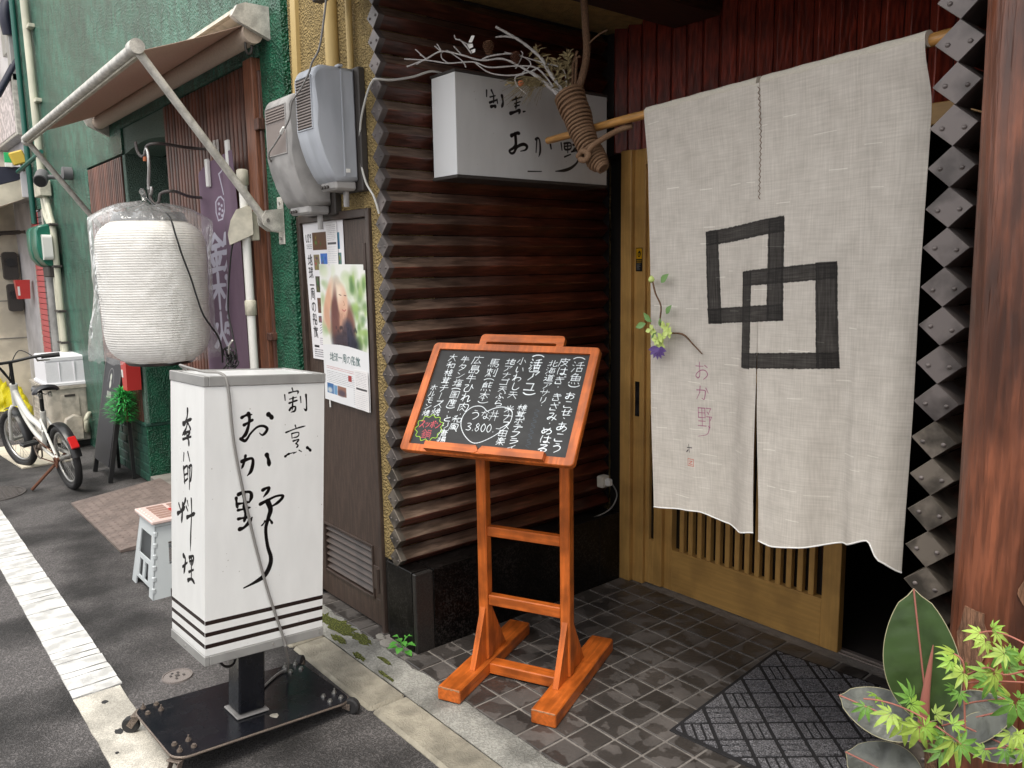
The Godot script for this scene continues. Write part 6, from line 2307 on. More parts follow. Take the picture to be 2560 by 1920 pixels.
func green_building() -> void:
	var G := thing("green_building", "green painted restaurant house with wooden slat panels and a brick footed pillar", "building", Vector3.ZERO)
	var st := S()
	bx(st, -8.42, -6.66, 0.0, 2.03, -1.66, -1.50, 0.0)
	bx(st, -8.75, -6.66, 2.03, 4.8, -1.66, -1.50, 0.0)
	bx(st, -6.66, -5.70, 2.205, 4.8, -1.66, -1.50, 0.0)
	bx(st, -5.70, -3.47, 2.36, 4.8, -1.66, -1.50, 0.0)
	obj("upper_wall", st, M.green_wall, G)
	st = S()
	bx(st, -3.47, -3.238, 0.0, 4.8, -1.70, -1.501, 0.0)
	bx(st, -3.245, -3.236, 0.0, 1.66, -1.501, -1.497, 0.0)
	obj("side_strip", st, M.green_bright, G)
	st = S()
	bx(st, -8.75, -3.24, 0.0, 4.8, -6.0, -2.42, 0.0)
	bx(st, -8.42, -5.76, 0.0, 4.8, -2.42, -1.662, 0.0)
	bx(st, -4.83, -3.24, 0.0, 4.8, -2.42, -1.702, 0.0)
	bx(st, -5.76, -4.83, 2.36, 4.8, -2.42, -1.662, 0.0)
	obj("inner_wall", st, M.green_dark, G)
	# arched lintel over the doorway
	st = S()
	var p := PackedVector2Array([Vector2(-5.70, 2.358), Vector2(-5.70, 2.20)])
	for k in 13:
		var u := k / 12.0
		p.append(Vector2(lerpf(-5.66, -4.84, u), 2.20 + 0.03 * sin(PI * u)))
	p.append(Vector2(-4.832, 2.358))
	prism(st, p, -1.75, -1.515)
	obj("lintel", st, M.stucco_edge, G)
	# rough pale corner of the doorway and its return wall
	st = S()
	bx(st, -5.757, -5.69, 0.42, 2.20, -2.41, -1.512, 0.004)
	obj("doorway_return", st, M.stucco_edge, G)
	# pillar of painted bricks
	st = S()
	bx(st, -6.56, -5.712, 0.0, 0.40, -2.41, -1.514, 0.0)
	obj("pillar_core", st, M.green_mortar, G)
	for j in 6:
		var x := -5.70
		var first := true
		while x > -6.55:
			var w := 0.21 if not (first and j % 2) else 0.105
			first = false
			st = S()
			bx(st, x - w + 0.004, x - 0.004, 0.006 + j * 0.066, 0.064 + j * 0.066, -1.60, -1.505 + rng.randf_range(-0.002, 0.001), 0.004)
			obj("brick", st, M.green_brick, G)
			x -= w
	st = S()
	bx(st, -5.712, -5.686, 0.0, 0.40, -2.41, -1.506, 0.003)
	obj("pillar_side", st, M.green_bright, G)
	st = S()
	bx(st, -6.56, -5.683, 0.402, 0.425, -2.41, -1.497, 0.004)
	obj("pillar_ledge", st, M.green_brick, G)
	st = S()
	bx(st, -5.689, -5.672, 0.426, 0.86, -2.41, -1.53, 0.0)
	bx(st, -5.689, -5.672, 0.93, 1.05, -2.41, -1.53, 0.0)
	obj("return_panel", st, M.green_bright, G)
	st = S()
	bx(st, -5.689, -5.67, 0.86, 0.93, -2.41, -1.53, 0.0)
	obj("dark_band", st, M.navy, G)
	st = S()
	bx(st, -5.76, -4.83, 0.0, 2.36, -2.419, -2.40, 0.0)
	obj("entrance_door", st, M.green_dark, G)
	st = S()
	bx(st, -5.68, -4.83, -0.05, 0.06, -2.40, -1.50, 0.004)
	obj("entrance_step", st, M.concrete, G)
	# slat panels
	st = S()
	bx(st, -6.655, -5.76, 0.425, 2.204, -1.66, -1.545, 0.0)
	bx(st, -4.83, -3.62, 0.0, 2.358, -1.70, -1.545, 0.0)
	obj("slat_backing", st, M.dark_beam, G)
	var sm := S()
	bx(sm, -0.016, 0.016, 0.427, 2.19, -0.02, 0.02, 0.003)
	var s1 := done(sm)
	for k in 20:
		inst("slat", s1, M["slat_wood_%d" % rng.randi_range(0, 2)], G, Transform3D(Basis(), Vector3(-6.635 + k * 0.0455, 0, -1.521)))
	sm = S()
	bx(sm, -0.017, 0.017, 0.05, 2.355, -0.02, 0.02, 0.003)
	var s2 := done(sm)
	for k in 25:
		inst("slat", s2, M["slat_wood_%d" % rng.randi_range(0, 2)], G, Transform3D(Basis(), Vector3(-4.81 + k * 0.0482, 0, -1.523)))
	st = S()
	bx(st, -3.60, -3.505, 0.0, 2.36, -1.60, -1.475, 0.004)
	obj("corner_post", st, M.post_wood, G)
	st = S()
	bx(st, -3.504, -3.485, 0.0, 2.36, -1.69, -1.52, 0.0)
	obj("dark_gap", st, M.louvre_slat, G)
	st = S()
	bx(st, -3.484, -3.466, 0.0, 2.30, -1.69, -1.488, 0.003)
	bx(st, -3.50, -3.455, 1.13, 1.165, -1.52, -1.47, 0.003)
	bx(st, -3.50, -3.455, 2.05, 2.10, -1.52, -1.47, 0.003)
	obj("thin_frame", st, M.slat_wood_1, G)
	# small nail plate on the slats
	st = S()
	bx(st, -4.03, -4.01, 1.93, 2.08, -1.502, -1.496, 0.002)
	obj("nail_plate", st, M.pvc_white, G)
	st = S()
	bx(st, -6.95, -6.93, 2.62, 2.76, -1.50, -1.485, 0.002)
	obj("wall_peg", st, M.cream_metal, G)

func far_buildings() -> void:
	var A := thing("shutter_house", "house with a red and grey slatted shutter beyond the green building", "building", Vector3(-9.6, 0, -1.6))
	var o := -A.position
	var st := S()
	bx(st, -11.5, -8.76, 0.0, 6.0, -6.0, -1.62, 0.0)
	bx(st, -11.5, -8.76, 2.02, 6.0, -1.619, -1.52, 0.0)
	bx(st, -11.5, -9.05, 0.0, 2.02, -1.619, -1.52, 0.0)
	obj("wall", st, M.pale_wall, A, o)
	st = S()
	bx(st, -8.475, -8.425, 0.0, 2.02, -1.62, -1.492, 0.004)
	bx(st, -9.05, -9.01, 0.0, 2.02, -1.62, -1.495, 0.004)
	obj("shutter_post", st, M.white_metal, A, o)
	var sm := S()
	bx(sm, -9.01, -8.65, 0.002, 0.050, -0.012, 0.0, 0.006)
	var red := done(sm)
	sm = S()
	bx(sm, -8.648, -8.476, 0.002, 0.050, -0.012, 0.0, 0.006)
	var grey := done(sm)
	for k in 37:
		inst("red_slat", red, M.shutter_red, A, Transform3D(Basis(), Vector3(0, 0.03 + k * 0.0535, -1.495) + o))
		inst("grey_slat", grey, M.shutter_grey, A, Transform3D(Basis(), Vector3(0, 0.03 + k * 0.0535, -1.495) + o))
	st = S()
	bx(st, -9.01, -8.475, 0.0, 2.02, -1.60, -1.512, 0.0)
	obj("shutter_back", st, M.dark_room, A, o)
	st = S()
	bx(st, -9.30, -9.1, 3.5, 3.9, -1.52, -1.45, 0.004)
	bx(st, -8.95, -8.80, 3.2, 5.5, -1.52, -1.43, 0.004)
	obj("wall_trim", st, M.alu_frame, A, o)
	st = S()
	tube(st, [Vector3(-8.82, 3.05, -1.30), Vector3(-8.82, 3.42, -1.50)], 0.03, 8)
	tube(st, smooth([Vector3(-8.82, 3.6, -1.44), Vector3(-8.80, 3.75, -1.42), Vector3(-8.82, 3.88, -1.45)], 4), 0.05, 8)
	obj("gutter", st, M.navy, A, o)
	var B := thing("beige_house", "beige walled house at the far end with dark meters on its side wall", "building", Vector3(-11.0, 0, -0.6))
	o = -B.position
	st = S()
	bx(st, -13.5, -10.05, 0.0, 6.0, -1.615, -0.2, 0.0)
	obj("wall", st, M.beige_wall, B, o)
	for y in [0.75, 1.15, 1.62]:
		st = S()
		bx(st, -10.051, -10.044, y, y + 0.012, -1.61, -0.2, 0.0)
		obj("wall_joint", st, M.concrete, B, o)
	st = S()
	prism(st, PackedVector2Array([Vector2(-0.9, 1.93), Vector2(-1.51, 2.17), Vector2(-1.51, 2.34), Vector2(-0.9, 2.14)]), 8.80, 10.0, Transform3D(Basis(Vector3(0, 0, 1), Vector3.UP, Vector3(-1, 0, 0)), Vector3.ZERO))
	obj("porch_soffit", st, M.beige_wall, B, o)
	st = S()
	prism(st, PackedVector2Array([Vector2(-0.9, 2.145), Vector2(-1.505, 2.345), Vector2(-1.505, 2.43), Vector2(-0.9, 2.40)]), 8.81, 10.0, Transform3D(Basis(Vector3(0, 0, 1), Vector3.UP, Vector3(-1, 0, 0)), Vector3.ZERO))
	obj("porch_fascia", st, M.navy, B, o)
	for k in 2:
		var y0: float = [1.38, 1.045][k]
		var z0: float = [-1.49, -1.505][k]
		var t := thing("electric_meter", ["dark electric meter on the beige wall, upper one of two", "dark electric meter on the beige wall, lower one of two"][k], "meter", Vector3(-10.04, y0, z0 + 0.065), 0.0, "meters on the beige wall")
		st = S()
		prism(st, rrect(0.135, 0.29, 0.03, 4), 0.0, 0.085, Transform3D(Basis(Vector3(0, 0, -1), Vector3.UP, Vector3(1, 0, 0)), Vector3(0, 0.145, 0)))
		obj("case", st, M.louvre_slat if false else M.dark_plate, t)
		st = S()
		cyl(st, Vector3(0.085, 0.18, 0), Vector3(0.105, 0.18, 0), 0.045, 18)
		obj("dial_glass", st, M.black_plastic, t)
	st = S()
	tube(st, smooth([Vector3(-10.0, 1.80, -1.32), Vector3(-10.0, 1.86, -1.36), Vector3(-9.98, 1.87, -1.45), Vector3(-9.8, 1.87, -1.53), Vector3(-9.5, 1.86, -1.53)], 5), 0.022, 8)
	obj("wall_pipe", st, M.iron, B, o)
	# projecting signs
	var s := thing("blank_wall_sign", "large weathered white box sign with a pinkish stain high on the far house", "sign", Vector3(-8.80, 2.72, -1.47))
	st = S()
	box(st, Vector3(-0.75, 0.27, 0.0), Vector3(1.5, 0.55, 0.10), 0.006)
	obj("case", st, M.white_metal, s)
	st = S()
	box(st, Vector3(-0.75, 0.27, 0.052), Vector3(1.44, 0.49, 0.004), 0.0)
	obj("panel", st, mat("stained_panel", lin(0.70, 0.62, 0.62), 0.5, {"t": ["cloud", 0.7, 1.0], "s": Vector3(2, 2, 2)}), s)
	s = thing("panel_box", "flat grey panel box above the red shutter", "sign", Vector3(-8.80, 2.14, -1.455))
	st = S()
	box(st, Vector3(-0.32, 0.14, 0.0), Vector3(0.62, 0.29, 0.11), 0.004)
	obj("case", st, M.alu_frame, s)
	st = S()
	box(st, Vector3(0.0, 0.14, 0.0), Vector3(0.02, 0.26, 0.09), 0.002)
	obj("end_panel", st, M.pale_wall, s)
	s = thing("yellow_sign", "small tilted yellow lamp shaped sign beyond the awning end", "sign", Vector3(-8.75, 2.40, -1.40))
	st = S()
	box(st, Vector3(0, 0.10, 0), Vector3(0.06, 0.12, 0.12), 0.012, Basis(Vector3.RIGHT, 0.35))
	obj("shade", st, M.sign_yellow, s)
	st = S()
	cyl(st, Vector3(0, 0.05, -0.02), Vector3(0, -0.02, -0.04), 0.012, 8)
	obj("stem", st, M.dark_plate, s)
	s = thing("green_white_sign", "small green and white sign plate under the navy fascia", "sign", Vector3(-8.78, 2.40, -1.325))
	st = S()
	box(st, Vector3(0, 0.10, 0), Vector3(0.02, 0.09, 0.06), 0.002)
	obj("green_plate", st, M.sign_green, s)
	st = S()
	box(st, Vector3(0, 0.035, 0), Vector3(0.02, 0.038, 0.06), 0.002)
	obj("white_plate", st, M.paper_white, s)
	# green house's pipes at its far end
	var p := thing("drain_pipe", "cream drain pipe with a junction box at the far end of the green wall", "pipe", Vector3(-8.06, 0.0, -1.46))
	st = S()
	tube(st, [Vector3(-0.06, 4.6, 0), Vector3(-0.02, 2.2, 0)], 0.032, 12)
	obj("upper_pipe", st, M.pvc_cream, p)
	for y in [2.28, 2.90, 3.5]:
		st = S()
		box(st, Vector3(0.02, y, -0.015), Vector3(0.13, 0.03, 0.05), 0.004)
		obj("pipe_clip", st, M.pvc_cream, p)
	st = S()
	box(st, Vector3(0.06, 2.16, 0.02), Vector3(0.24, 0.13, 0.09), 0.006)
	obj("junction_box", st, M.cream_metal, p)
	for k in 2:
		st = S()
		tube(st, smooth([Vector3(0.0 + k * 0.1, 2.09, 0.01), Vector3(0.06 + k * 0.14, 1.93, 0.01), Vector3(0.20 + k * 0.08, 1.80, 0.01), Vector3(0.215 + k * 0.075, 1.4, 0.01), Vector3(0.215 + k * 0.075, 0.02, 0.01)], 6), 0.026, 10)
		obj("lower_pipe", st, M.pvc_cream, p)
	for y in [0.85, 1.12, 1.5, 1.85]:
		st = S()
		box(st, Vector3(0.25, y, 0.01), Vector3(0.16, 0.02, 0.065), 0.003)
		obj("pipe_clip", st, M.dark_plate, p)
	st = S()
	prism(st, rrect(0.12, 0.21, 0.03, 4), 0.0, 0.07, Transform3D(Basis(), Vector3(0.27, 1.66, 0.035)))
	obj("white_cover", st, M.pvc_white, p)
	p = thing("green_corner_pipe", "dark green painted drain pipe at the far corner of the green wall", "pipe", Vector3(-8.70, 0.0, -1.47))
	st = S()
	tube(st, [Vector3(0, 4.6, 0), Vector3(0.0, 1.9, 0)], 0.024, 12)
	obj("pipe", st, M.green_pipe, p)
	st = S()
	tube(st, [Vector3(0.06, 2.36, 0.10), Vector3(0.75, 2.47, 0.02)], 0.018, 8)
	obj("branch_pipe", st, M.green_pipe, p)
	p = thing("grey_corner_pipe", "dusty brown grey pipe standing between the shutter post and the cream pipes", "pipe", Vector3(-8.20, 0.0, -1.47))
	st = S()
	cyl(st, Vector3(0, 0, 0), Vector3(0, 1.6, 0), 0.04, 12)
	obj("pipe", st, M.hood_dusty, p)
	# green meter cover
	var m := thing("green_meter_box", "green hooded meter box on the pipes at the end of the green wall", "meter box", Vector3(-8.05, 1.49, -1.45))
	for k in 2:
		st = S()
		var prof := [Vector2(-0.03, 0.0), Vector2(-0.03, 0.36), Vector2(0.05, 0.36), Vector2(0.11, 0.345), Vector2(0.13, 0.31), Vector2(0.13, 0.16), Vector2(0.115, 0.08), Vector2(0.07, 0.02), Vector2(0.02, 0.0)]
		var sh := []
		for q in prof:
			sh.append(q + Vector2(0.0, 0.005 * k))
		hood(st, sh, [-0.20, -0.01][k], [-0.03, 0.26][k], 0.018)
		obj(["side_hood", "front_hood"][k], st, M.meter_green, m)
	st = S()
	bx(st, 0.0, 0.24, -0.08, 0.01, -0.02, 0.06, 0.01)
	obj("lower_box", st, M.dark_plate, m)
	# security camera
	var c := thing("security_camera", "grey bullet security camera on the green wall below the awning", "camera", Vector3(-7.25, 2.18, -1.49))
	st = S()
	cyl(st, Vector3(-0.08, 0.03, 0.16), Vector3(0.03, -0.03, 0.20), 0.05, 16)
	obj("barrel", st, M.shutter_grey, c)
	st = S()
	cyl(st, Vector3(0.03, -0.031, 0.20), Vector3(0.036, -0.034, 0.203), 0.042, 16)
	obj("lens", st, M.black_plastic, c)
	st = S()
	tube(st, [Vector3(0, 0.02, 0.0), Vector3(0.0, 0.01, 0.08), Vector3(-0.03, 0.01, 0.17)], 0.018, 8)
	obj("arm", st, M.shutter_grey, c)
	st = S()
	cyl(st, Vector3(0.12, 0.03, -0.005), Vector3(0.12, 0.03, 0.06), 0.05, 16)
	obj("second_lens_housing", st, M.shutter_grey, c)
	var r := thing("red_wall_box", "small red box with a white label hung by the shutter edge", "mail box", Vector3(-9.45, 1.19, -1.42))
	st = S()
	prism(st, PackedVector2Array([Vector2(-0.045, 0.0), Vector2(0.06, 0.0), Vector2(0.07, 0.19), Vector2(-0.06, 0.19)]), 0.0, 0.10, Transform3D(Basis(Vector3(0, 0, -1), Vector3.UP, Vector3(1, 0, 0)), Vector3.ZERO))
	obj("case", st, M.ext_red, r)
	st = S()
	box(st, Vector3(0.102, 0.08, 0.035), Vector3(0.003, 0.09, 0.02), 0.0)
	obj("label_plate", st, M.paper_white, r)

func wheel(parent: Node, hub: Vector3, R: float, axle: Vector3, rim_m: Material) -> void:
	var w := Node3D.new()
	w.name = numbered(parent, "wheel")
	parent.add_child(w)
	w.transform = Transform3D(Basis(axle.cross(Vector3.UP).normalized(), Vector3.UP, axle), hub)
	var ring := []
	var rim := []
	for k in 40:
		var a := TAU * k / 40
		ring.append(Vector3(cos(a), sin(a), 0) * (R - 0.024))
		rim.append(Vector3(cos(a), sin(a), 0) * (R - 0.055))
	var st := S()
	tube(st, ring, 0.024, 10, true)
	obj("tyre", st, M.black_rubber, w)
	st = S()
	tube(st, rim, 0.011, 8, true)
	obj("rim", st, rim_m, w)
	st = S()
	cyl(st, Vector3(0, 0, -0.045), Vector3(0, 0, 0.045), 0.018, 12)
	obj("hub", st, M.steel, w)
	st = S()
	for k in 20:
		var a := TAU * k / 20
		var b := a + (0.35 if k % 2 else -0.35)
		tube(st, [Vector3(cos(a) * 0.016, sin(a) * 0.016, 0.02 if k % 4 < 2 else -0.02), Vector3(cos(b), sin(b), 0) * (R - 0.06)], 0.0013, 4)
	obj("spokes", st, M.steel, w)

func bicycle() -> void:
	# built upright with its rear wheel on the origin and x forwards, then leant on its stand
	var d := Vector3(-0.98, 0, 0.128).normalized()
	var side := Vector3(0.128, 0, 0.98).normalized()
	var lean := deg_to_rad(6.5)
	var up := Vector3.UP * cos(lean) + side * sin(lean)
	var b := thing("bicycle", "small white folding bicycle with a black saddle leaning on its rusty stand", "bicycle", Vector3(-5.94, 0.0, -1.075))
	b.basis = Basis(d, up, d.cross(up))
	var R := 0.225
	wheel(b, Vector3(0, R, 0), R, Vector3(0, 0, 1), M.steel)
	wheel(b, Vector3(0.98, R, 0), R, Vector3(0.22, 0, 1).normalized(), M.steel)
	var st := S()
	# frame: a low swept main tube doubled by a thinner one, seat tube, stays
	tube(st, smooth([Vector3(0.80, 0.62, 0), Vector3(0.74, 0.54, 0), Vector3(0.60, 0.44, 0), Vector3(0.42, 0.40, 0), Vector3(0.30, 0.36, 0)], 6), 0.021, 12)
	tube(st, smooth([Vector3(0.80, 0.57, 0), Vector3(0.70, 0.43, 0), Vector3(0.55, 0.33, 0), Vector3(0.38, 0.27, 0)], 6), 0.017, 12)
	tube(st, [Vector3(0.38, 0.25, 0), Vector3(0.26, 0.52, 0)], 0.019, 12)
	cyl(st, Vector3(0.79, 0.66, 0), Vector3(0.835, 0.50, 0), 0.026, 12)
	for z in [-0.05, 0.05]:
		tube(st, [Vector3(0.38, 0.25, z * 0.6), Vector3(0.0, 0.225, z)], 0.010, 8)
		tube(st, [Vector3(0.285, 0.46, z * 0.4), Vector3(0.0, 0.225, z)], 0.009, 8)
		tube(st, smooth([Vector3(0.835, 0.50, z * 0.5), Vector3(0.86, 0.44, z), Vector3(0.98, 0.225, z)], 4), 0.012, 8)
	obj("frame", st, M.bike_white, b)
	st = S()
	tube(st, smooth([Vector3(0.79, 0.66, 0), Vector3(0.74, 0.82, 0.0)], 2), 0.013, 10)
	tube(st, smooth([Vector3(0.66, 0.825, -0.30), Vector3(0.71, 0.835, -0.16), Vector3(0.74, 0.825, 0.0), Vector3(0.71, 0.835, 0.16), Vector3(0.66, 0.825, 0.30)], 6), 0.011, 10)
	tube(st, [Vector3(0.79, 0.66, 0.0), Vector3(0.73, 0.83, -0.09)], 0.008, 8)
	obj("handlebar", st, M.black_plastic, b)
	for z in [-1.0, 1.0]:
		st = S()
		cyl(st, Vector3(0.695, 0.83, z * 0.19), Vector3(0.66, 0.825, z * 0.305), 0.017, 12)
		obj("grip", st, M.black_rubber, b)
		st = S()
		tube(st, [Vector3(0.71, 0.828, z * 0.16), Vector3(0.73, 0.80, z * 0.17), Vector3(0.71, 0.795, z * 0.25)], 0.006, 6)
		obj("brake_lever", st, M.steel, b)
	st = S()
	tube(st, smooth([Vector3(0.72, 0.81, -0.17), Vector3(0.84, 0.86, -0.1), Vector3(0.90, 0.72, 0.0), Vector3(0.86, 0.56, 0.02), Vector3(0.75, 0.46, 0.03), Vector3(0.5, 0.36, 0.03), Vector3(0.2, 0.32, 0.04)], 6), 0.0035, 6)
	tube(st, smooth([Vector3(0.72, 0.81, 0.17), Vector3(0.86, 0.88, 0.1), Vector3(0.92, 0.7, 0.02), Vector3(0.9, 0.48, 0.02)], 6), 0.0035, 6)
	obj("brake_cable", st, M.cable_black, b)
	# saddle on its post
	st = S()
	tube(st, [Vector3(0.27, 0.50, 0), Vector3(0.215, 0.66, 0)], 0.0135, 10)
	obj("seat_post", st, M.black_plastic, b)
	st = S()
	var rows := []
	for j in 15:
		var t := j / 14.0
		var x := lerpf(0.335, 0.075, t)
		var w := lerpf(0.022, 0.078, smoothstep(0.25, 0.9, t)) * (1.0 if t < 0.93 else 0.8) * (0.7 if j == 0 else 1.0)
		var h := 0.028 + 0.02 * t
		var row := []
		for i in 13:
			var a := PI * i / 12.0
			row.append(Vector3(x, 0.655 + 0.012 * t + h * sin(a) * (1.0 if t < 0.97 else 0.6), w * cos(a)))
		rows.append(row)
	sheet(st, rows, 0.012)
	obj("saddle", st, M.saddle, b)
	st = S()
	for z in [-0.02, 0.02]:
		tube(st, smooth([Vector3(0.31, 0.665, z * 0.4), Vector3(0.25, 0.64, z), Vector3(0.18, 0.64, z), Vector3(0.11, 0.665, z * 1.6)], 4), 0.004, 6)
	for z in [-0.03, 0.03]:
		var sp := []
		for k in 40:
			var a := k * 0.9
			sp.append(Vector3(0.13 + cos(a) * 0.011, 0.625 + k * 0.0009, z + sin(a) * 0.011))
		tube(st, sp, 0.002, 5)
	obj("saddle_springs", st, M.steel, b)
	# mudguards
	for q in [[0.0, 0.10 * PI, 0.95 * PI], [0.98, 0.35 * PI, 1.0 * PI]]:
		st = S()
		var g := []
		for j in 22:
			var a: float = lerpf(q[1], q[2], j / 21.0)
			var row := []
			for i in 5:
				var e := (i - 2) / 2.0
				row.append(Vector3(q[0] + (R + 0.018 - 0.008 * e * e) * cos(a), R + (R + 0.018 - 0.008 * e * e) * sin(a), e * 0.03))
			g.append(row)
		sheet(st, g, 0.0015)
		obj("mudguard", st, M.black_plastic, b)
	st = S()
	box(st, Vector3(-0.215, 0.36, 0), Vector3(0.02, 0.085, 0.05), 0.006, Basis(Vector3.BACK, -0.6))
	obj("rear_reflector", st, M.reflector, b)
	# cranks, chain wheel and pedals
	st = S()
	var ring := []
	for k in 32:
		ring.append(Vector3(0.38 + cos(TAU * k / 32) * 0.075, 0.25 + sin(TAU * k / 32) * 0.075, -0.05))
	tube(st, ring, 0.006, 6, true)
	cyl(st, Vector3(0.38, 0.25, -0.06), Vector3(0.38, 0.25, 0.06), 0.022, 12)
	bar(st, Vector3(0.38, 0.25, -0.065), Vector3(0.26, 0.32, -0.075), 0.018, 0.01, Vector3.BACK)
	bar(st, Vector3(0.38, 0.25, 0.065), Vector3(0.50, 0.18, 0.075), 0.018, 0.01, Vector3.BACK)
	obj("crank", st, M.rusty_steel, b)
	for q in [[0.26, 0.32, -0.125], [0.50, 0.18, 0.125]]:
		st = S()
		for i in 3:
			box(st, Vector3(q[0] + (i - 1) * 0.032, q[1], q[2]), Vector3(0.014, 0.022, 0.095), 0.003)
		box(st, Vector3(q[0], q[1], q[2] - 0.044), Vector3(0.08, 0.016, 0.008), 0.002)
		box(st, Vector3(q[0], q[1], q[2] + 0.044), Vector3(0.08, 0.016, 0.008), 0.002)
		obj("pedal", st, M.black_plastic, b)
	st = S()
	tube(st, [Vector3(0.38, 0.322, -0.05), Vector3(0.02, 0.255, -0.05)], 0.004, 5)
	tube(st, [Vector3(0.38, 0.178, -0.05), Vector3(0.02, 0.195, -0.05)], 0.004, 5)
	obj("chain", st, M.rust, b)
	# rusty prop stand on the street side, down to the road
	var inv := b.transform.affine_inverse()
	st = S()
	tube(st, [Vector3(0.16, 0.22, 0.055), inv * Vector3(-6.055, 0.012, -0.85)], 0.011, 8)
	obj("prop_stand", st, M.rust, b)
	st = S()
	for z in [-0.055, 0.055]:
		cyl(st, Vector3(0, R, z * 0.8), Vector3(0, R, z * 1.35), 0.014, 8)
	tube(st, smooth([Vector3(-0.02, R, -0.075), Vector3(-0.05, R + 0.03, -0.08), Vector3(-0.08, R, -0.08), Vector3(-0.05, R - 0.04, -0.08)], 4, true), 0.006, 6, true)
	obj("axle_parts", st, M.rust, b)

func green_front_things() -> void:
	# outdoor unit of an air conditioner with a foam box on it
	var a := thing("air_conditioner_unit", "cream outdoor air conditioner unit standing behind the bicycle", "air conditioner", Vector3(-7.72, 0.0, -1.36))
	var st := S()
	prism(st, rrect(0.74, 0.30, 0.03, 4), 0.06, 0.50, Transform3D(Basis(Vector3.RIGHT, Vector3.FORWARD, Vector3.UP), Vector3.ZERO))
	obj("case", st, M.ac_cream, a)
	st = S()
	prism(st, rrect(0.76, 0.32, 0.03, 4), 0.501, 0.522, Transform3D(Basis(Vector3.RIGHT, Vector3.FORWARD, Vector3.UP), Vector3.ZERO))
	obj("lid", st, M.ac_cream, a)
	st = S()
	var ring := []
	for k in 28:
		ring.append(Vector3(-0.09 + cos(TAU * k / 28) * 0.18, 0.28 + sin(TAU * k / 28) * 0.18, 0.153))
	tube(st, ring, 0.008, 6, true)
	for k in 8:
		tube(st, [Vector3(-0.26 + 0.005 * k, 0.13 + k * 0.043, 0.155), Vector3(0.08, 0.13 + k * 0.043, 0.155)], 0.003, 5)
	obj("fan_grille", st, M.ac_cream, a)
	# service panel on the end that faces the camera
	st = S()
	prism(st, rrect(0.13, 0.36, 0.02, 4), 0.0, 0.012, Transform3D(Basis(Vector3(0, 0, -1), Vector3.UP, Vector3(1, 0, 0)), Vector3(0.371, 0.27, -0.01)))
	hood(st, [Vector2(-0.085, 0.07), Vector2(-0.085, 0.26), Vector2(-0.02, 0.29), Vector2(0.045, 0.26), Vector2(0.06, 0.2), Vector2(0.06, 0.07)], 0.372, 0.425, 0.015)
	obj("service_cover", st, M.ac_cream, a)
	st = S()
	box(st, Vector3(0.384, 0.445, -0.01), Vector3(0.004, 0.02, 0.08), 0.001)
	obj("grip_recess", st, M.dark_plate, a)
	for x in [-0.28, 0.28]:
		st = S()
		box(st, Vector3(x, 0.03, 0.0), Vector3(0.10, 0.06, 0.34), 0.006)
		obj("foot_block", st, M.black_rubber, a)
	st = S()
	for k in 2:
		tube(st, smooth([Vector3(0.38, 0.14 + k * 0.07, -0.12), Vector3(0.45, 0.15 + k * 0.06, -0.10), Vector3(0.50, 0.22 + k * 0.03, -0.09), Vector3(0.47, 0.29, -0.12), Vector3(0.42, 0.26, -0.15)], 5), 0.018, 8)
	obj("insulated_pipe", st, M.pvc_cream, a)
	var f := thing("foam_box", "white polystyrene box with a lid on the air conditioner unit", "foam box", Vector3(-7.62, 0.523, -1.37))
	st = S()
	prism(st, PackedVector2Array([Vector2(-0.25, 0.0), Vector2(0.25, 0.0), Vector2(0.24, 0.2), Vector2(-0.24, 0.2)]), -0.15, 0.15)
	obj("tub", st, M.foam, f)
	st = S()
	box(st, Vector3(0, 0.222, 0), Vector3(0.48, 0.045, 0.30), 0.012)
	obj("upper_tray", st, M.foam, f)
	st = S()
	box(st, Vector3(0, 0.016, 0), Vector3(0.525, 0.03, 0.325), 0.008)
	obj("rim", st, M.foam, f)
	st = S()
	for z in [-0.06, 0.05]:
		box(st, Vector3(0.245, 0.115, z), Vector3(0.012, 0.17, 0.012 if z < 0.0 else 0.004), 0.002)
	obj("rib", st, M.foam, f)
	# blackboard easel leaning by the entrance
	var e := thing("pavement_blackboard", "narrow dark A board with a small white drawing beside the brick pillar", "signboard", Vector3(-6.13, 0.0, -1.30))
	var lean := Basis(Vector3.RIGHT, -0.20)
	var img := blank(240, 440, Color(0.20, 0.195, 0.215))
	for y in 440:
		for x in 240:
			var v := 0.19 + rng.randf_range(-0.015, 0.015) + 0.025 * sin(y * 0.012)
			img.set_pixel(x, y, Color(v, v, v * 1.1))
	var wc := Color(0.75, 0.76, 0.72)
	oval(img, Vector2(105, 78), Vector2(13, 16), wc, 0.2)
	oval(img, Vector2(105, 108), Vector2(14, 18), wc, 0.2)
	var arc := []
	for k in 9:
		var an := PI * (0.95 + 1.1 * k / 8.0)
		arc.append(Vector2(105 + cos(an) * 44, 92 + sin(an) * 50))
	stroke(img, arc, 4.0, Color(0.5, 0.5, 0.5))
	for k in 5:
		stroke(img, [Vector2(74 + k * 14, 142), Vector2(80 + k * 14, 158), Vector2(72 + k * 15, 166)], 7.0, wc, 5.0)
	st = S()
	var w := 0.40
	var l := 0.80
	plate(st, lean * Vector3(-w * 0.5, l, 0.012) + Vector3(0, 0.05, 0), lean * Vector3(w, 0, 0), lean * Vector3(0, -l + 0.06, 0), 0.008)
	obj("slate", st, printed("pavement_board", img, 0.6), e)
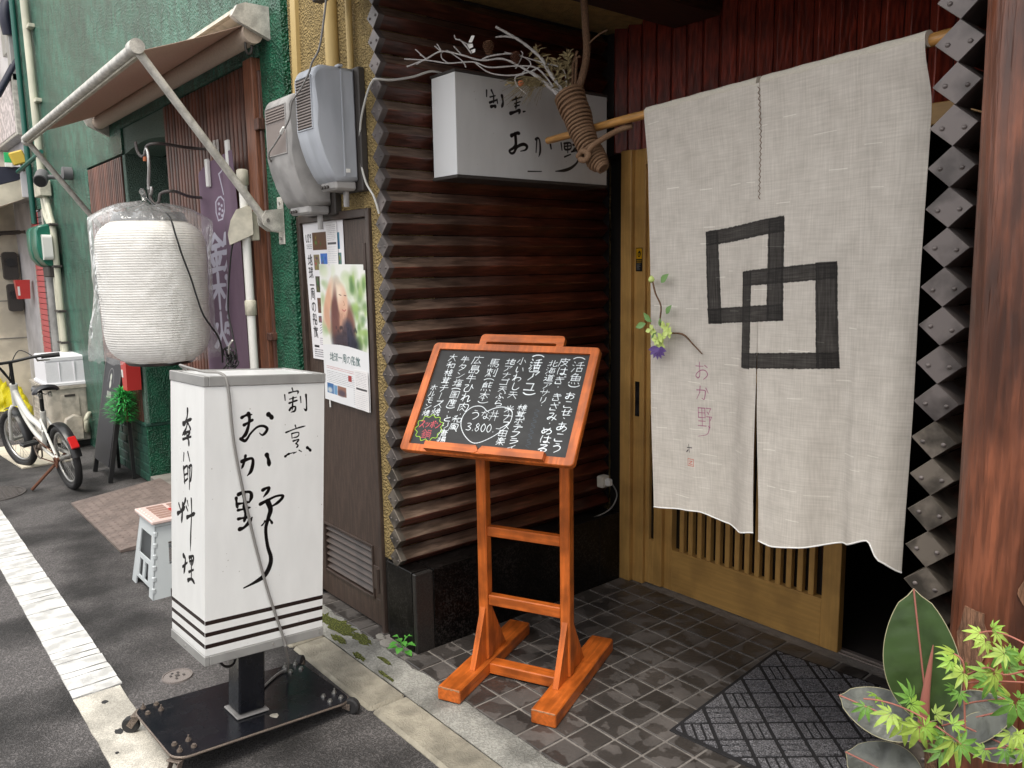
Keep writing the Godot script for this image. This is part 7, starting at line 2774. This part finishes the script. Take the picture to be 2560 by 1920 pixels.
	for x in [-1.0, 1.0]:
		st = S()
		bar(st, lean * Vector3(x * (w * 0.5 + 0.013), 0, 0) + Vector3(0, 0.005, 0), lean * Vector3(x * (w * 0.5 + 0.013), l + 0.01, 0) + Vector3(0, 0.05, 0), 0.026, 0.03, Vector3.BACK)
		obj("leg", st, M.black_plastic, e)
		st = S()
		bar(st, Vector3(x * (w * 0.5), 0.005, -0.16), lean * Vector3(x * w * 0.5, l - 0.12, -0.02) + Vector3(0, 0.05, 0), 0.024, 0.022, Vector3.BACK)
		obj("rear_leg", st, M.black_plastic, e)
	st = S()
	bar(st, lean * Vector3(-w * 0.5 - 0.02, l + 0.015, 0) + Vector3(0, 0.05, 0), lean * Vector3(w * 0.5 + 0.02, l + 0.015, 0) + Vector3(0, 0.05, 0), 0.026, 0.03, Vector3.BACK)
	obj("top_rail", st, M.rust, e)
	# red extinguisher on the pillar
	var x := thing("fire_extinguisher_case", "small red fire extinguisher case with a dark top on the pillar", "fire extinguisher", Vector3(-5.74, 0.66, -1.45))
	st = S()
	prism(st, PackedVector2Array([Vector2(-0.05, 0.0), Vector2(0.05, 0.0), Vector2(0.065, 0.19), Vector2(-0.065, 0.19)]), -0.045, 0.045)
	obj("case", st, M.ext_red, x)
	st = S()
	box(st, Vector3(-0.01, 0.215, 0), Vector3(0.12, 0.05, 0.085), 0.01)
	obj("cap", st, M.black_plastic, x)
	st = S()
	box(st, Vector3(-0.03, 0.11, 0.047), Vector3(0.03, 0.05, 0.003), 0.0)
	obj("label_plate", st, M.paper_white, x)
	# tuft of artificial green
	var p := thing("green_fern_plant", "bright green feathery plant hanging by the brick pillar", "plant", Vector3(-5.85, 0.43, -1.43))
	st = S()
	for k in 800:
		var an := rng.randf() * TAU
		var h := rng.randf()
		var r := 0.105 * sqrt(rng.randf()) * sin(PI * clampf(h * 0.85 + 0.12, 0, 1))
		var c := Vector3(cos(an) * r * 1.1, lerpf(0.0, 0.23, h), sin(an) * r + 0.02)
		var dir := Vector3(cos(an), rng.randf_range(-0.6, 0.8), sin(an)).normalized()
		leaf_flat(st, c, dir, rng.randf_range(0.03, 0.055), 0.009)
	obj("foliage", st, M.fake_green, p)
	st = S()
	cyl(st, Vector3(0, -0.004, 0), Vector3(0, 0.17, 0.01), 0.012, 8)
	obj("stem", st, M.vine_wood, p)
	# yellow bags by the beige wall
	var t := thing("yellow_bag", "crumpled bright yellow plastic bags lying by the beige wall", "bag", Vector3(-9.9, 0.0, -1.22))
	for q in [[0.0, 0.0, 0.22, 0.32], [0.35, -0.10, 0.18, 0.26], [0.6, -0.11, 0.16, 0.14]]:
		st = S()
		var nz := FastNoiseLite.new()
		nz.seed = 40 + int(q[0] * 10)
		nz.frequency = 3.0
		for j in 12:
			for i in 20:
				var bulge := func(jj: int, ii: int) -> Vector3:
					var th := PI * 0.5 * jj / 12.0
					var ph := TAU * ii / 20.0
					var n := Vector3(cos(th) * cos(ph), sin(th), -cos(th) * sin(ph))
					return Vector3(q[0] - 0.2, 0, q[1]) + Vector3(n.x * q[2], n.y * q[3], n.z * q[2] * 0.6) * (1.0 + 0.22 * nz.get_noise_3dv(n * 1.5))
				st.set_smooth_group(0)
				quad(st, bulge.call(j, i), bulge.call(j, i + 1), bulge.call(j + 1, i + 1), bulge.call(j + 1, i))
		obj("bag_fold", st, M.tarp_yellow, t)

func leaf_flat(st: SurfaceTool, p: Vector3, d: Vector3, l: float, w: float) -> void:
	var s := d.cross(Vector3.UP)
	if s.length() < 0.05:
		s = Vector3.RIGHT
	s = s.normalized() * w * 0.5
	st.set_smooth_group(-1)
	quad(st, p - s * 0.6, p + d * l * 0.5 - s, p + d * l, p + d * l * 0.5 + s)
	tri(st, p - s * 0.6, p + d * l * 0.5 + s, p + s * 0.6)

func street_small_things() -> void:
	# folding step stool
	var s := thing("step_stool", "pale blue folding step stool with a pink ribbed seat behind the shop sign", "stool", Vector3(-3.79, 0.0, -1.08))
	var H := 0.335
	var top := Vector2(0.115, 0.105)
	var bot := Vector2(0.165, 0.155)
	var st := S()
	# two end panels with a window and two round holes, made of strips
	for q in [1.0, -1.0]:
		st = S()
		var P := func(u: float, v: float) -> Vector3:
			return Vector3(u * lerpf(bot.x, top.x, v), v * H, q * lerpf(bot.y, top.y, v))
		var n := Vector3(0, 0, 0.006 * q)
		for r in [[-1.0, -0.62, 0.0, 1.0], [0.62, 1.0, 0.0, 1.0], [-0.62, 0.62, 0.80, 1.0], [-0.62, 0.62, 0.40, 0.46], [-0.62, -0.45, 0.16, 0.40], [-0.10, 0.10, 0.16, 0.40], [0.45, 0.62, 0.16, 0.40], [-0.62, 0.62, 0.12, 0.16]]:
			panel_strip(st, P, r, n)
		obj("end_panel", st, M.stool_blue, s)
	for q in [1.0, -1.0]:
		st = S()
		var P := func(u: float, v: float) -> Vector3:
			return Vector3(q * lerpf(bot.x, top.x, v), v * H, -q * u * lerpf(bot.y, top.y, v))
		var n := Vector3(0.006 * q, 0, 0)
		for r in [[-1.0, -0.5, 0.0, 1.0], [0.5, 1.0, 0.0, 1.0], [-0.5, 0.5, 0.72, 1.0], [-0.5, 0.5, 0.36, 0.42], [-0.5, -0.3, 0.14, 0.36], [-0.06, 0.06, 0.14, 0.36], [0.3, 0.5, 0.14, 0.36], [-0.5, 0.5, 0.10, 0.14]]:
			panel_strip(st, P, r, n)
		obj("side_panel", st, M.stool_blue, s)
	# hinge knuckles down the nearest corner leg
	var km := S()
	box(km, Vector3.ZERO, Vector3(0.016, 0.024, 0.016), 0.004)
	var knuckle := done(km)
	for k in 6:
		var v := 0.12 + k * 0.145
		inst("hinge_knuckle", knuckle, M.stool_blue, s, Transform3D(Basis(), Vector3(lerpf(bot.x, top.x, v) - 0.004, v * H, lerpf(bot.y, top.y, v) - 0.004)))
	st = S()
	box(st, Vector3(0, H + 0.006, 0), Vector3(0.27, 0.016, 0.25), 0.007)
	obj("seat", st, M.stool_pink, s)
	st = S()
	bx(st, -0.124, 0.124, H - 0.02, H - 0.002, -0.114, 0.114, 0.004)
	obj("seat_rim", st, M.stool_blue, s)
	var rm := S()
	box(rm, Vector3.ZERO, Vector3(0.026, 0.003, 0.075), 0.001)
	var rib := done(rm)
	for i in 6:
		for j in 2:
			inst("seat_rib", rib, M.paper_white if (i + j) % 9 == 7 else M.stool_grip, s, Transform3D(Basis(), Vector3(-0.095 + i * 0.038, H + 0.0148, -0.045 + j * 0.09)))
	var dm := S()
	cyl(dm, Vector3(0, 0, 0), Vector3(0, 0.003, 0), 0.005, 8)
	var dot := done(dm)
	for i in 7:
		inst("seat_stud", dot, M.paper_white, s, Transform3D(Basis(), Vector3(-0.105 + i * 0.035, H + 0.0135, 0.108)))
	st = S()
	bx(st, -0.03, 0.06, H + 0.0142, H + 0.0155, -0.012, 0.012, 0.0)
	obj("hand_slot", st, M.ext_red, s)
	# brown studded ramp plate
	var r := thing("ramp_plate", "brown studded plastic ramp plate in front of the green entrance", "ramp", Vector3(-4.95, 0.0, -1.25))
	st = S()
	var prof := PackedVector2Array([Vector2(0.27, 0.003), Vector2(-0.27, 0.003), Vector2(-0.27, 0.075), Vector2(0.27, 0.016)])
	prism(st, prof, -0.575, 0.575, Transform3D(Basis(Vector3(0, 0, 1), Vector3.UP, Vector3(-1, 0, 0)), Vector3.ZERO))
	obj("plate", st, M.ramp_brown, r)
	var mmesh := S()
	box(mmesh, Vector3.ZERO, Vector3(0.026, 0.004, 0.012), 0.0015)
	var stud := done(mmesh)
	var slope := Basis(Vector3.RIGHT, 0.109)
	for i in 22:
		for j in 13:
			inst("stud", stud, M.ramp_brown, r, Transform3D(slope, Vector3(-0.525 + i * 0.05, 0.0187 + (12 - j) * 0.00425 , 0.25 - (12 - j) * 0.039)))
	# manhole covers
	for c in [[-6.15, -0.62, 0.21, "round iron manhole cover in the road by the bicycle stand", 0], [-2.86, -0.79, 0.052, "small pinkish iron valve cover in the road beside the wheeled sign base", 1]]:
		var m := thing("manhole_cover" if c[4] == 0 else "valve_cover", c[3], "manhole cover", Vector3(c[0], 0.0, c[1]))
		st = S()
		lathe(st, [Vector2(0.0, 0.004), Vector2(c[2] * 0.90, 0.004), Vector2(c[2] * 0.90, 0.002), Vector2(c[2] * 0.93, 0.002), Vector2(c[2] * 0.93, 0.006), Vector2(c[2], 0.006), Vector2(c[2] * 1.01, 0.0)].duplicate(), 36, Transform3D(), true)
		obj("lid", st, M.iron if c[4] == 0 else M.iron_pink, m)
		if c[4] == 0:
			st = S()
			for i in range(-8, 9):
				for j in range(-8, 9):
					var p := Vector2(i * 0.023, j * 0.023)
					if p.length() < c[2] * 0.86:
						box(st, Vector3(p.x, 0.0055, p.y), Vector3(0.015, 0.004, 0.015), 0.001)
			obj("pattern", st, M.iron, m)
		else:
			st = S()
			for k in 4:
				var a := TAU * k / 4.0 + 0.4
				box(st, Vector3(cos(a) * 0.022, 0.0055, sin(a) * 0.022), Vector3(0.012, 0.003, 0.008), 0.001)
			box(st, Vector3(0.0, 0.0055, 0.0), Vector3(0.014, 0.003, 0.014), 0.001)
			obj("pattern", st, M.iron, m)
			st = S()
			cyl(st, Vector3(-0.026, 0.004, 0.01), Vector3(-0.026, 0.0052, 0.01), 0.005, 8)
			obj("key_hole", st, M.black_rubber, m)
	# drain grating and boards under the bicycle
	var b := thing("wooden_board", "flat tan board lying on the road under the bicycle's front wheel", "board", Vector3(-7.3, 0.0, -1.05))
	st = S()
	box(st, Vector3(0, 0.008, 0), Vector3(0.95, 0.014, 0.36), 0.002, Basis(Vector3.UP, 0.08))
	obj("plank", st, M.beige_wall, b)
	var gt := thing("drain_grating", "iron drain grating in the road by the beige house", "grating", Vector3(-8.6, 0.0, -0.85))
	st = S()
	for k in 12:
		box(st, Vector3(-0.33 + k * 0.06, 0.006, 0), Vector3(0.03, 0.008, 0.4), 0.001)
	obj("grate_bars", st, M.iron, gt)
	# doormat with a woven block pattern
	var mt := thing("door_mat", "dark grey ribbed door mat laid on the dark tiles at the doorway", "door mat", Vector3(-1.10, 0.0135, -2.30))
	mt.position = Vector3(-0.985, 0.0135, -2.235)
	mt.rotation.y = 0.10
	st = S()
	bx(st, -0.515, 0.515, 0.0, 0.004, -0.355, 0.355, 0.002)
	obj("rubber_base", st, M.mat_rubber, mt)
	# pile blocks laid cornerwise: plain squares alternate with squares of three bars, each cut off at the border
	var border := PackedVector2Array([Vector2(-0.50, -0.34), Vector2(0.50, -0.34), Vector2(0.50, 0.34), Vector2(-0.50, 0.34)])
	var pitch := 0.088
	for i in range(-9, 10):
		for j in range(-9, 10):
			var c := Vector2(i * pitch, j * pitch).rotated(0.80)
			if absf(c.x) > 0.56 or absf(c.y) > 0.40:
				continue
			var parts := []
			if (i + j) % 2 == 0:
				parts.append(Rect2(-0.037, -0.037, 0.074, 0.074))
			else:
				for q in 3:
					if posmod(i, 2) == 0:
						parts.append(Rect2(-0.037 + q * 0.0275, -0.037, 0.019, 0.074))
					else:
						parts.append(Rect2(-0.037, -0.037 + q * 0.0275, 0.074, 0.019))
			for rc in parts:
				var poly := PackedVector2Array()
				for v in [rc.position, rc.position + Vector2(rc.size.x, 0), rc.end, rc.position + Vector2(0, rc.size.y)]:
					poly.append(c + v.rotated(0.80))
				for cut in Geometry2D.intersect_polygons(poly, border):
					if cut.size() < 3:
						continue
					st = S()
					flat(st, cut, 0.004, 0.0085)
					obj("pile_block", st, M.mat_pile, mt)
	# pebbles and scraps by the plinth
	for q in [[-2.62, -1.49, 0.022, "grey pebble by the foot of the brown door"], [-2.55, -1.475, 0.03, "broken stone chip between the kerb and the plinth"]]:
		var g := thing("pebble", q[3], "stone", Vector3(q[0], 0.006, q[1]))
		st = S()
		lathe(st, [Vector2(0, 0), Vector2(q[2] * 0.8, 0.001), Vector2(q[2], q[2] * 0.3), Vector2(q[2] * 0.6, q[2] * 0.65), Vector2(0, q[2] * 0.7)], 7, Transform3D(Basis.from_scale(Vector3(1.3, 1, 0.8)), Vector3.ZERO), true)
		obj("stone", st, M.concrete, g)
	# weed in the joint
	var w := thing("weed", "small bright green weed growing at the corner of the black plinth", "weed", Vector3(-2.46, 0.006, -1.492))
	for k in 11:
		var a := k * 2.4
		var l := rng.randf_range(0.026, 0.042)
		var hgt := 0.015 + 0.055 * k / 11.0
		st = S()
		var base := Vector3(0, hgt * 0.6, 0)
		var tip := Vector3(cos(a) * 0.02, hgt, sin(a) * 0.02)
		tube(st, [Vector3.ZERO, base, tip], 0.0014, 5)
		obj("stalk", st, M.weed_green, w)
		st = S()
		leaf(st, tip, Vector3(cos(a), 0.15, sin(a)), Vector3.UP, l, l * 0.7, 0.3)
		obj("leaf", st, M.weed_green, w)

func panel_strip(st: SurfaceTool, P: Callable, r: Array, n: Vector3) -> void:
	st.set_smooth_group(-1)
	var f := [P.call(r[0], r[2]), P.call(r[1], r[2]), P.call(r[1], r[3]), P.call(r[0], r[3])]
	if n.z < 0.0 or (n.z == 0.0 and n.x < 0.0):
		f.reverse()
		if n.z < 0.0:
			pass
	var c := []
	for p in f:
		c.append(p - n)
	var want := n
	var nn: Vector3 = (f[1] - f[0]).cross(f[2] - f[0])
	if nn.dot(want) < 0.0:
		f.reverse()
		c.reverse()
	quad(st, f[0], f[1], f[2], f[3])
	quad(st, c[3], c[2], c[1], c[0])
	for k in 4:
		var j := (k + 1) % 4
		quad(st, f[j], f[k], c[k], c[j])

# a broad pointed rubber plant leaf: shape across its rib, pale rim
func rubber_leaf(parent: Node, p: Vector3, d: Vector3, n: Vector3, l: float, w: float, top: Material, curl := 0.1, fold := 0.18) -> void:
	d = d.normalized()
	var s := d.cross(n).normalized()
	var up := s.cross(d).normalized()
	var g := []
	var rim := []
	var rib := []
	for j in 21:
		var t := j / 20.0
		var wd := w * 0.5 * pow(sin(PI * pow(t, 0.82)), 0.62) * (1.0 if t < 0.9 else lerpf(1.0, 0.25, (t - 0.9) / 0.1))
		var c := p + d * l * t - up * curl * l * t * t
		var row := []
		for i in 13:
			var k := (i - 6) / 6.0
			row.append(c + s * k * wd + up * (absf(k) * fold * wd - 0.004 * sin(t * 46.0) * absf(k) * (1.0 - absf(k))))
		g.append(row)
		rib.append(c + up * 0.0012)
	for j in 21:
		rim.append(g[j][0])
	for j in range(20, -1, -1):
		rim.append(g[j][12])
	var lf := Node3D.new()
	lf.name = numbered(parent, "leaf")
	parent.add_child(lf)
	var st := S()
	sheet(st, g, 0.0012)
	obj("blade", st, top, lf)
	st = S()
	tube(st, rim, 0.0008, 5)
	obj("pale_rim", st, M.leaf_rim, lf)
	st = S()
	tube(st, rib, 0.0015, 6)
	obj("midrib", st, M.leaf_rib, lf)

func maple_leaf(st: SurfaceTool, p: Vector3, d: Vector3, n: Vector3, size: float) -> void:
	d = d.normalized()
	var s := d.cross(n).normalized()
	var up := s.cross(d).normalized()
	for k in 7:
		var a := (k - 3) * 0.62
		var l: float = size * [0.42, 0.72, 0.9, 1.0, 0.9, 0.72, 0.42][k]
		var dir := d * cos(a) + s * sin(a)
		var cr := dir.cross(up).normalized()
		var w := l * 0.13
		st.set_smooth_group(-1)
		var b := p + dir * l * 0.05
		var m := p + dir * l * 0.42 - up * l * 0.02
		var e := p + dir * l - up * l * 0.22
		var q := p + dir * l * 0.75 - up * l * 0.10
		for sg in [1.0, -1.0]:
			var c1: Vector3 = m + cr * w * sg + up * l * 0.03
			var c2: Vector3 = q + cr * w * 0.62 * sg + up * l * 0.02
			for side in 2:
				if (side == 0) == (sg > 0.0):
					tri(st, b, c1, m)
					quad(st, m, c1, c2, q)
					tri(st, q, c2, e)
				else:
					break
			if sg < 0.0:
				tri(st, b, m, c1)
				quad(st, m, q, c2, c1)
				tri(st, q, e, c2)

func plants() -> void:
	var o := Vector3(-0.46, 0.0, -1.37)
	var pot := thing("planter", "round terracotta planter under the rubber plant", "planter", o)
	var st := S()
	lathe(st, [Vector2(0.0, 0.0), Vector2(0.10, 0.0), Vector2(0.135, 0.26), Vector2(0.145, 0.26), Vector2(0.145, 0.30), Vector2(0.125, 0.30), Vector2(0.12, 0.27), Vector2(0.0, 0.27)], 32, Transform3D(), true)
	obj("pot", st, M.terracotta, pot)
	st = S()
	lathe(st, [Vector2(0.119, 0.272), Vector2(0.0, 0.275)], 24)
	obj("soil", st, M.soil, pot)
	var r := thing("rubber_plant", "rubber plant with one tall glossy leaf and a red shoot beside the log post", "plant", Vector3(-0.50, 0.27, -1.36))
	st = S()
	tube(st, smooth([Vector3(0.02, 0.0, -0.01), Vector3(0.0, 0.15, 0.0), Vector3(-0.015, 0.30, 0.005), Vector3(-0.018, 0.40, 0.01)], 5), 0.010, 8)
	obj("stem", st, M.weed_green if false else M.vine_wood, r)
	st = S()
	var tip := smooth([Vector3(-0.024, 0.37, 0.026), Vector3(-0.021, 0.45, 0.034), Vector3(-0.014, 0.548, 0.034)], 6)
	tube(st, tip, [0.009, 0.0095, 0.0095, 0.009, 0.0085, 0.008, 0.007, 0.006, 0.005, 0.004, 0.0028, 0.0016, 0.0006], 10)
	obj("red_shoot", st, M.leaf_rib, r)
	var face := Vector3(0.30, 0.30, 0.9).normalized()
	rubber_leaf(r, Vector3(-0.022, 0.398, 0.012), Vector3(-0.16, 1.0, 0.02), face, 0.228, 0.118, M.rubber_leaf, 0.05, 0.16)
	rubber_leaf(r, Vector3(-0.03, 0.375, 0.01), Vector3(-1.0, 0.12, 0.15), Vector3(0.3, 0.7, 0.7), 0.145, 0.085, M.leaf_under, 0.05)
	rubber_leaf(r, Vector3(-0.02, 0.27, 0.02), Vector3(-1.0, 0.22, 0.15), Vector3(0.1, 0.8, 0.6), 0.135, 0.105, M.leaf_under, 0.15)
	rubber_leaf(r, Vector3(0.0, 0.40, 0.01), Vector3(0.95, 0.75, 0.0), Vector3(-0.3, 0.5, 0.85), 0.125, 0.085, M.leaf_under, 0.1)
	rubber_leaf(r, Vector3(0.03, 0.42, 0.02), Vector3(1.0, 0.02, 0.1), Vector3(-0.1, 0.7, 0.7), 0.105, 0.075, M.leaf_under, 0.1)
	rubber_leaf(r, Vector3(-0.012, 0.40, -0.02), Vector3(-0.6, 0.55, -0.45), Vector3(0.6, 0.4, 0.8), 0.11, 0.09, M.leaf_under, 0.2)
	# maple: fine red stems and star shaped leaves
	var m := thing("maple_sapling", "young green maple with star shaped leaves in front of the log post", "maple", Vector3(-0.37, 0.27, -1.30))
	var seed_leaf := []
	var stems := [
		[Vector3(0, 0, 0), Vector3(-0.02, 0.25, 0.04), Vector3(-0.064, 0.406, 0.060), Vector3(-0.056, 0.443, 0.060), Vector3(-0.061, 0.515, 0.060), Vector3(-0.066, 0.575, 0.060), Vector3(-0.080, 0.586, 0.060)],
		[Vector3(0.011, 0.637, 0.060), Vector3(-0.012, 0.641, 0.060), Vector3(-0.033, 0.639, 0.060), Vector3(-0.056, 0.626, 0.060)],
		[Vector3(-0.062, 0.546, 0.060), Vector3(-0.028, 0.563, 0.060), Vector3(0.015, 0.579, 0.060)],
		[Vector3(-0.061, 0.447, 0.060), Vector3(-0.113, 0.463, 0.060), Vector3(-0.154, 0.467, 0.060), Vector3(-0.188, 0.463, 0.060), Vector3(-0.214, 0.455, 0.060)],
		[Vector3(-0.060, 0.513, 0.060), Vector3(-0.042, 0.525, 0.060), Vector3(-0.008, 0.544, 0.060)],
		[Vector3(0.013, 0.595, 0.060), Vector3(-0.011, 0.580, 0.060), Vector3(-0.034, 0.582, 0.060), Vector3(-0.059, 0.561, 0.060)],
		[Vector3(0.022, 0.478, 0.060), Vector3(-0.003, 0.469, 0.060), Vector3(-0.028, 0.454, 0.060)],
	]
	for c in stems:
		st = S()
		tube(st, smooth(c, 5), 0.0014, 5)
		obj("stem", st, M.maple_stem, m)
	var rightward := Vector3(0.64, 0, -0.77)
	for q in [[Vector3(-0.205, 0.452, 0.030), -0.2, 0.1, 0.026], [Vector3(-0.210, 0.444, 0.060), -0.5, -0.9, 0.029], [Vector3(-0.154, 0.468, 0.090), -0.9, -0.5, 0.035], [Vector3(-0.154, 0.439, 0.045), 0.0, -1.0, 0.043], [Vector3(-0.133, 0.496, 0.075), -0.3, 0.5, 0.032], [Vector3(-0.151, 0.462, 0.030), 0.6, -0.3, 0.035], [Vector3(-0.123, 0.447, 0.060), -0.3, -0.9, 0.043], [Vector3(-0.104, 0.468, 0.090), 0.7, -0.4, 0.032], [Vector3(-0.107, 0.469, 0.045), 0.7, 0.3, 0.023], [Vector3(-0.070, 0.480, 0.075), 0.3, 0.1, 0.023], [Vector3(-0.095, 0.433, 0.030), -0.5, -0.7, 0.038], [Vector3(-0.071, 0.450, 0.060), 0.1, -1.0, 0.049], [Vector3(-0.053, 0.463, 0.090), 0.9, -0.4, 0.035], [Vector3(-0.093, 0.413, 0.045), -0.7, -0.4, 0.029], [Vector3(-0.026, 0.651, 0.075), 0.3, 0.4, 0.017], [Vector3(-0.036, 0.626, 0.030), 0.9, -0.6, 0.023], [Vector3(-0.046, 0.632, 0.060), -0.8, -0.3, 0.026], [Vector3(-0.029, 0.635, 0.090), -0.5, -0.9, 0.023], [Vector3(-0.021, 0.609, 0.045), 0.1, -1.0, 0.038], [Vector3(-0.008, 0.619, 0.075), -0.9, -0.1, 0.029], [Vector3(-0.018, 0.603, 0.030), 0.8, -0.3, 0.026], [Vector3(-0.080, 0.586, 0.060), -0.9, 0.2, 0.029], [Vector3(-0.073, 0.588, 0.090), -0.8, -0.2, 0.023], [Vector3(-0.070, 0.568, 0.045), 0.3, -0.8, 0.017], [Vector3(-0.060, 0.569, 0.075), -0.8, -0.1, 0.032], [Vector3(-0.072, 0.548, 0.030), 0.2, -1.0, 0.023], [Vector3(-0.031, 0.575, 0.060), -0.7, -0.2, 0.032], [Vector3(-0.015, 0.592, 0.090), 0.3, -0.9, 0.038], [Vector3(-0.041, 0.568, 0.045), 0.0, 0.9, 0.017], [Vector3(-0.023, 0.570, 0.075), -0.3, -0.9, 0.032], [Vector3(-0.016, 0.578, 0.030), 0.7, 0.2, 0.026], [Vector3(-0.076, 0.531, 0.060), -0.8, 0.1, 0.017], [Vector3(-0.058, 0.544, 0.090), 0.0, -1.0, 0.023], [Vector3(-0.006, 0.541, 0.045), -0.6, 0.3, 0.032], [Vector3(0.010, 0.552, 0.075), -0.1, -1.0, 0.046], [Vector3(0.001, 0.536, 0.030), 0.9, -0.1, 0.032], [Vector3(0.004, 0.495, 0.060), -0.2, -0.9, 0.032], [Vector3(0.020, 0.512, 0.090), 0.7, -0.6, 0.026], [Vector3(-0.033, 0.446, 0.045), -0.6, -0.5, 0.023], [Vector3(0.002, 0.475, 0.075), 0.2, -0.9, 0.026], [Vector3(-0.001, 0.595, 0.030), 0.2, 0.9, 0.023], [Vector3(0.020, 0.478, 0.060), 0.0, -1.0, 0.029]]:
		st = S()
		var d: Vector3 = rightward * q[1] + Vector3.UP * q[2] + Vector3(0.77, 0, 0.64) * rng.randf_range(-0.1, 0.5)
		var n := (Vector3(0.55, 0.75, 0.5) + Vector3(rng.randf_range(-0.3, 0.3), rng.randf_range(-0.2, 0.2), rng.randf_range(-0.3, 0.3))).normalized()
		maple_leaf(st, q[0], d, n, q[3] * 1.05)
		obj("leaf", st, [M.maple_green, M.maple_yellow, M.maple_deep][rng.randi_range(0, 2)], m)
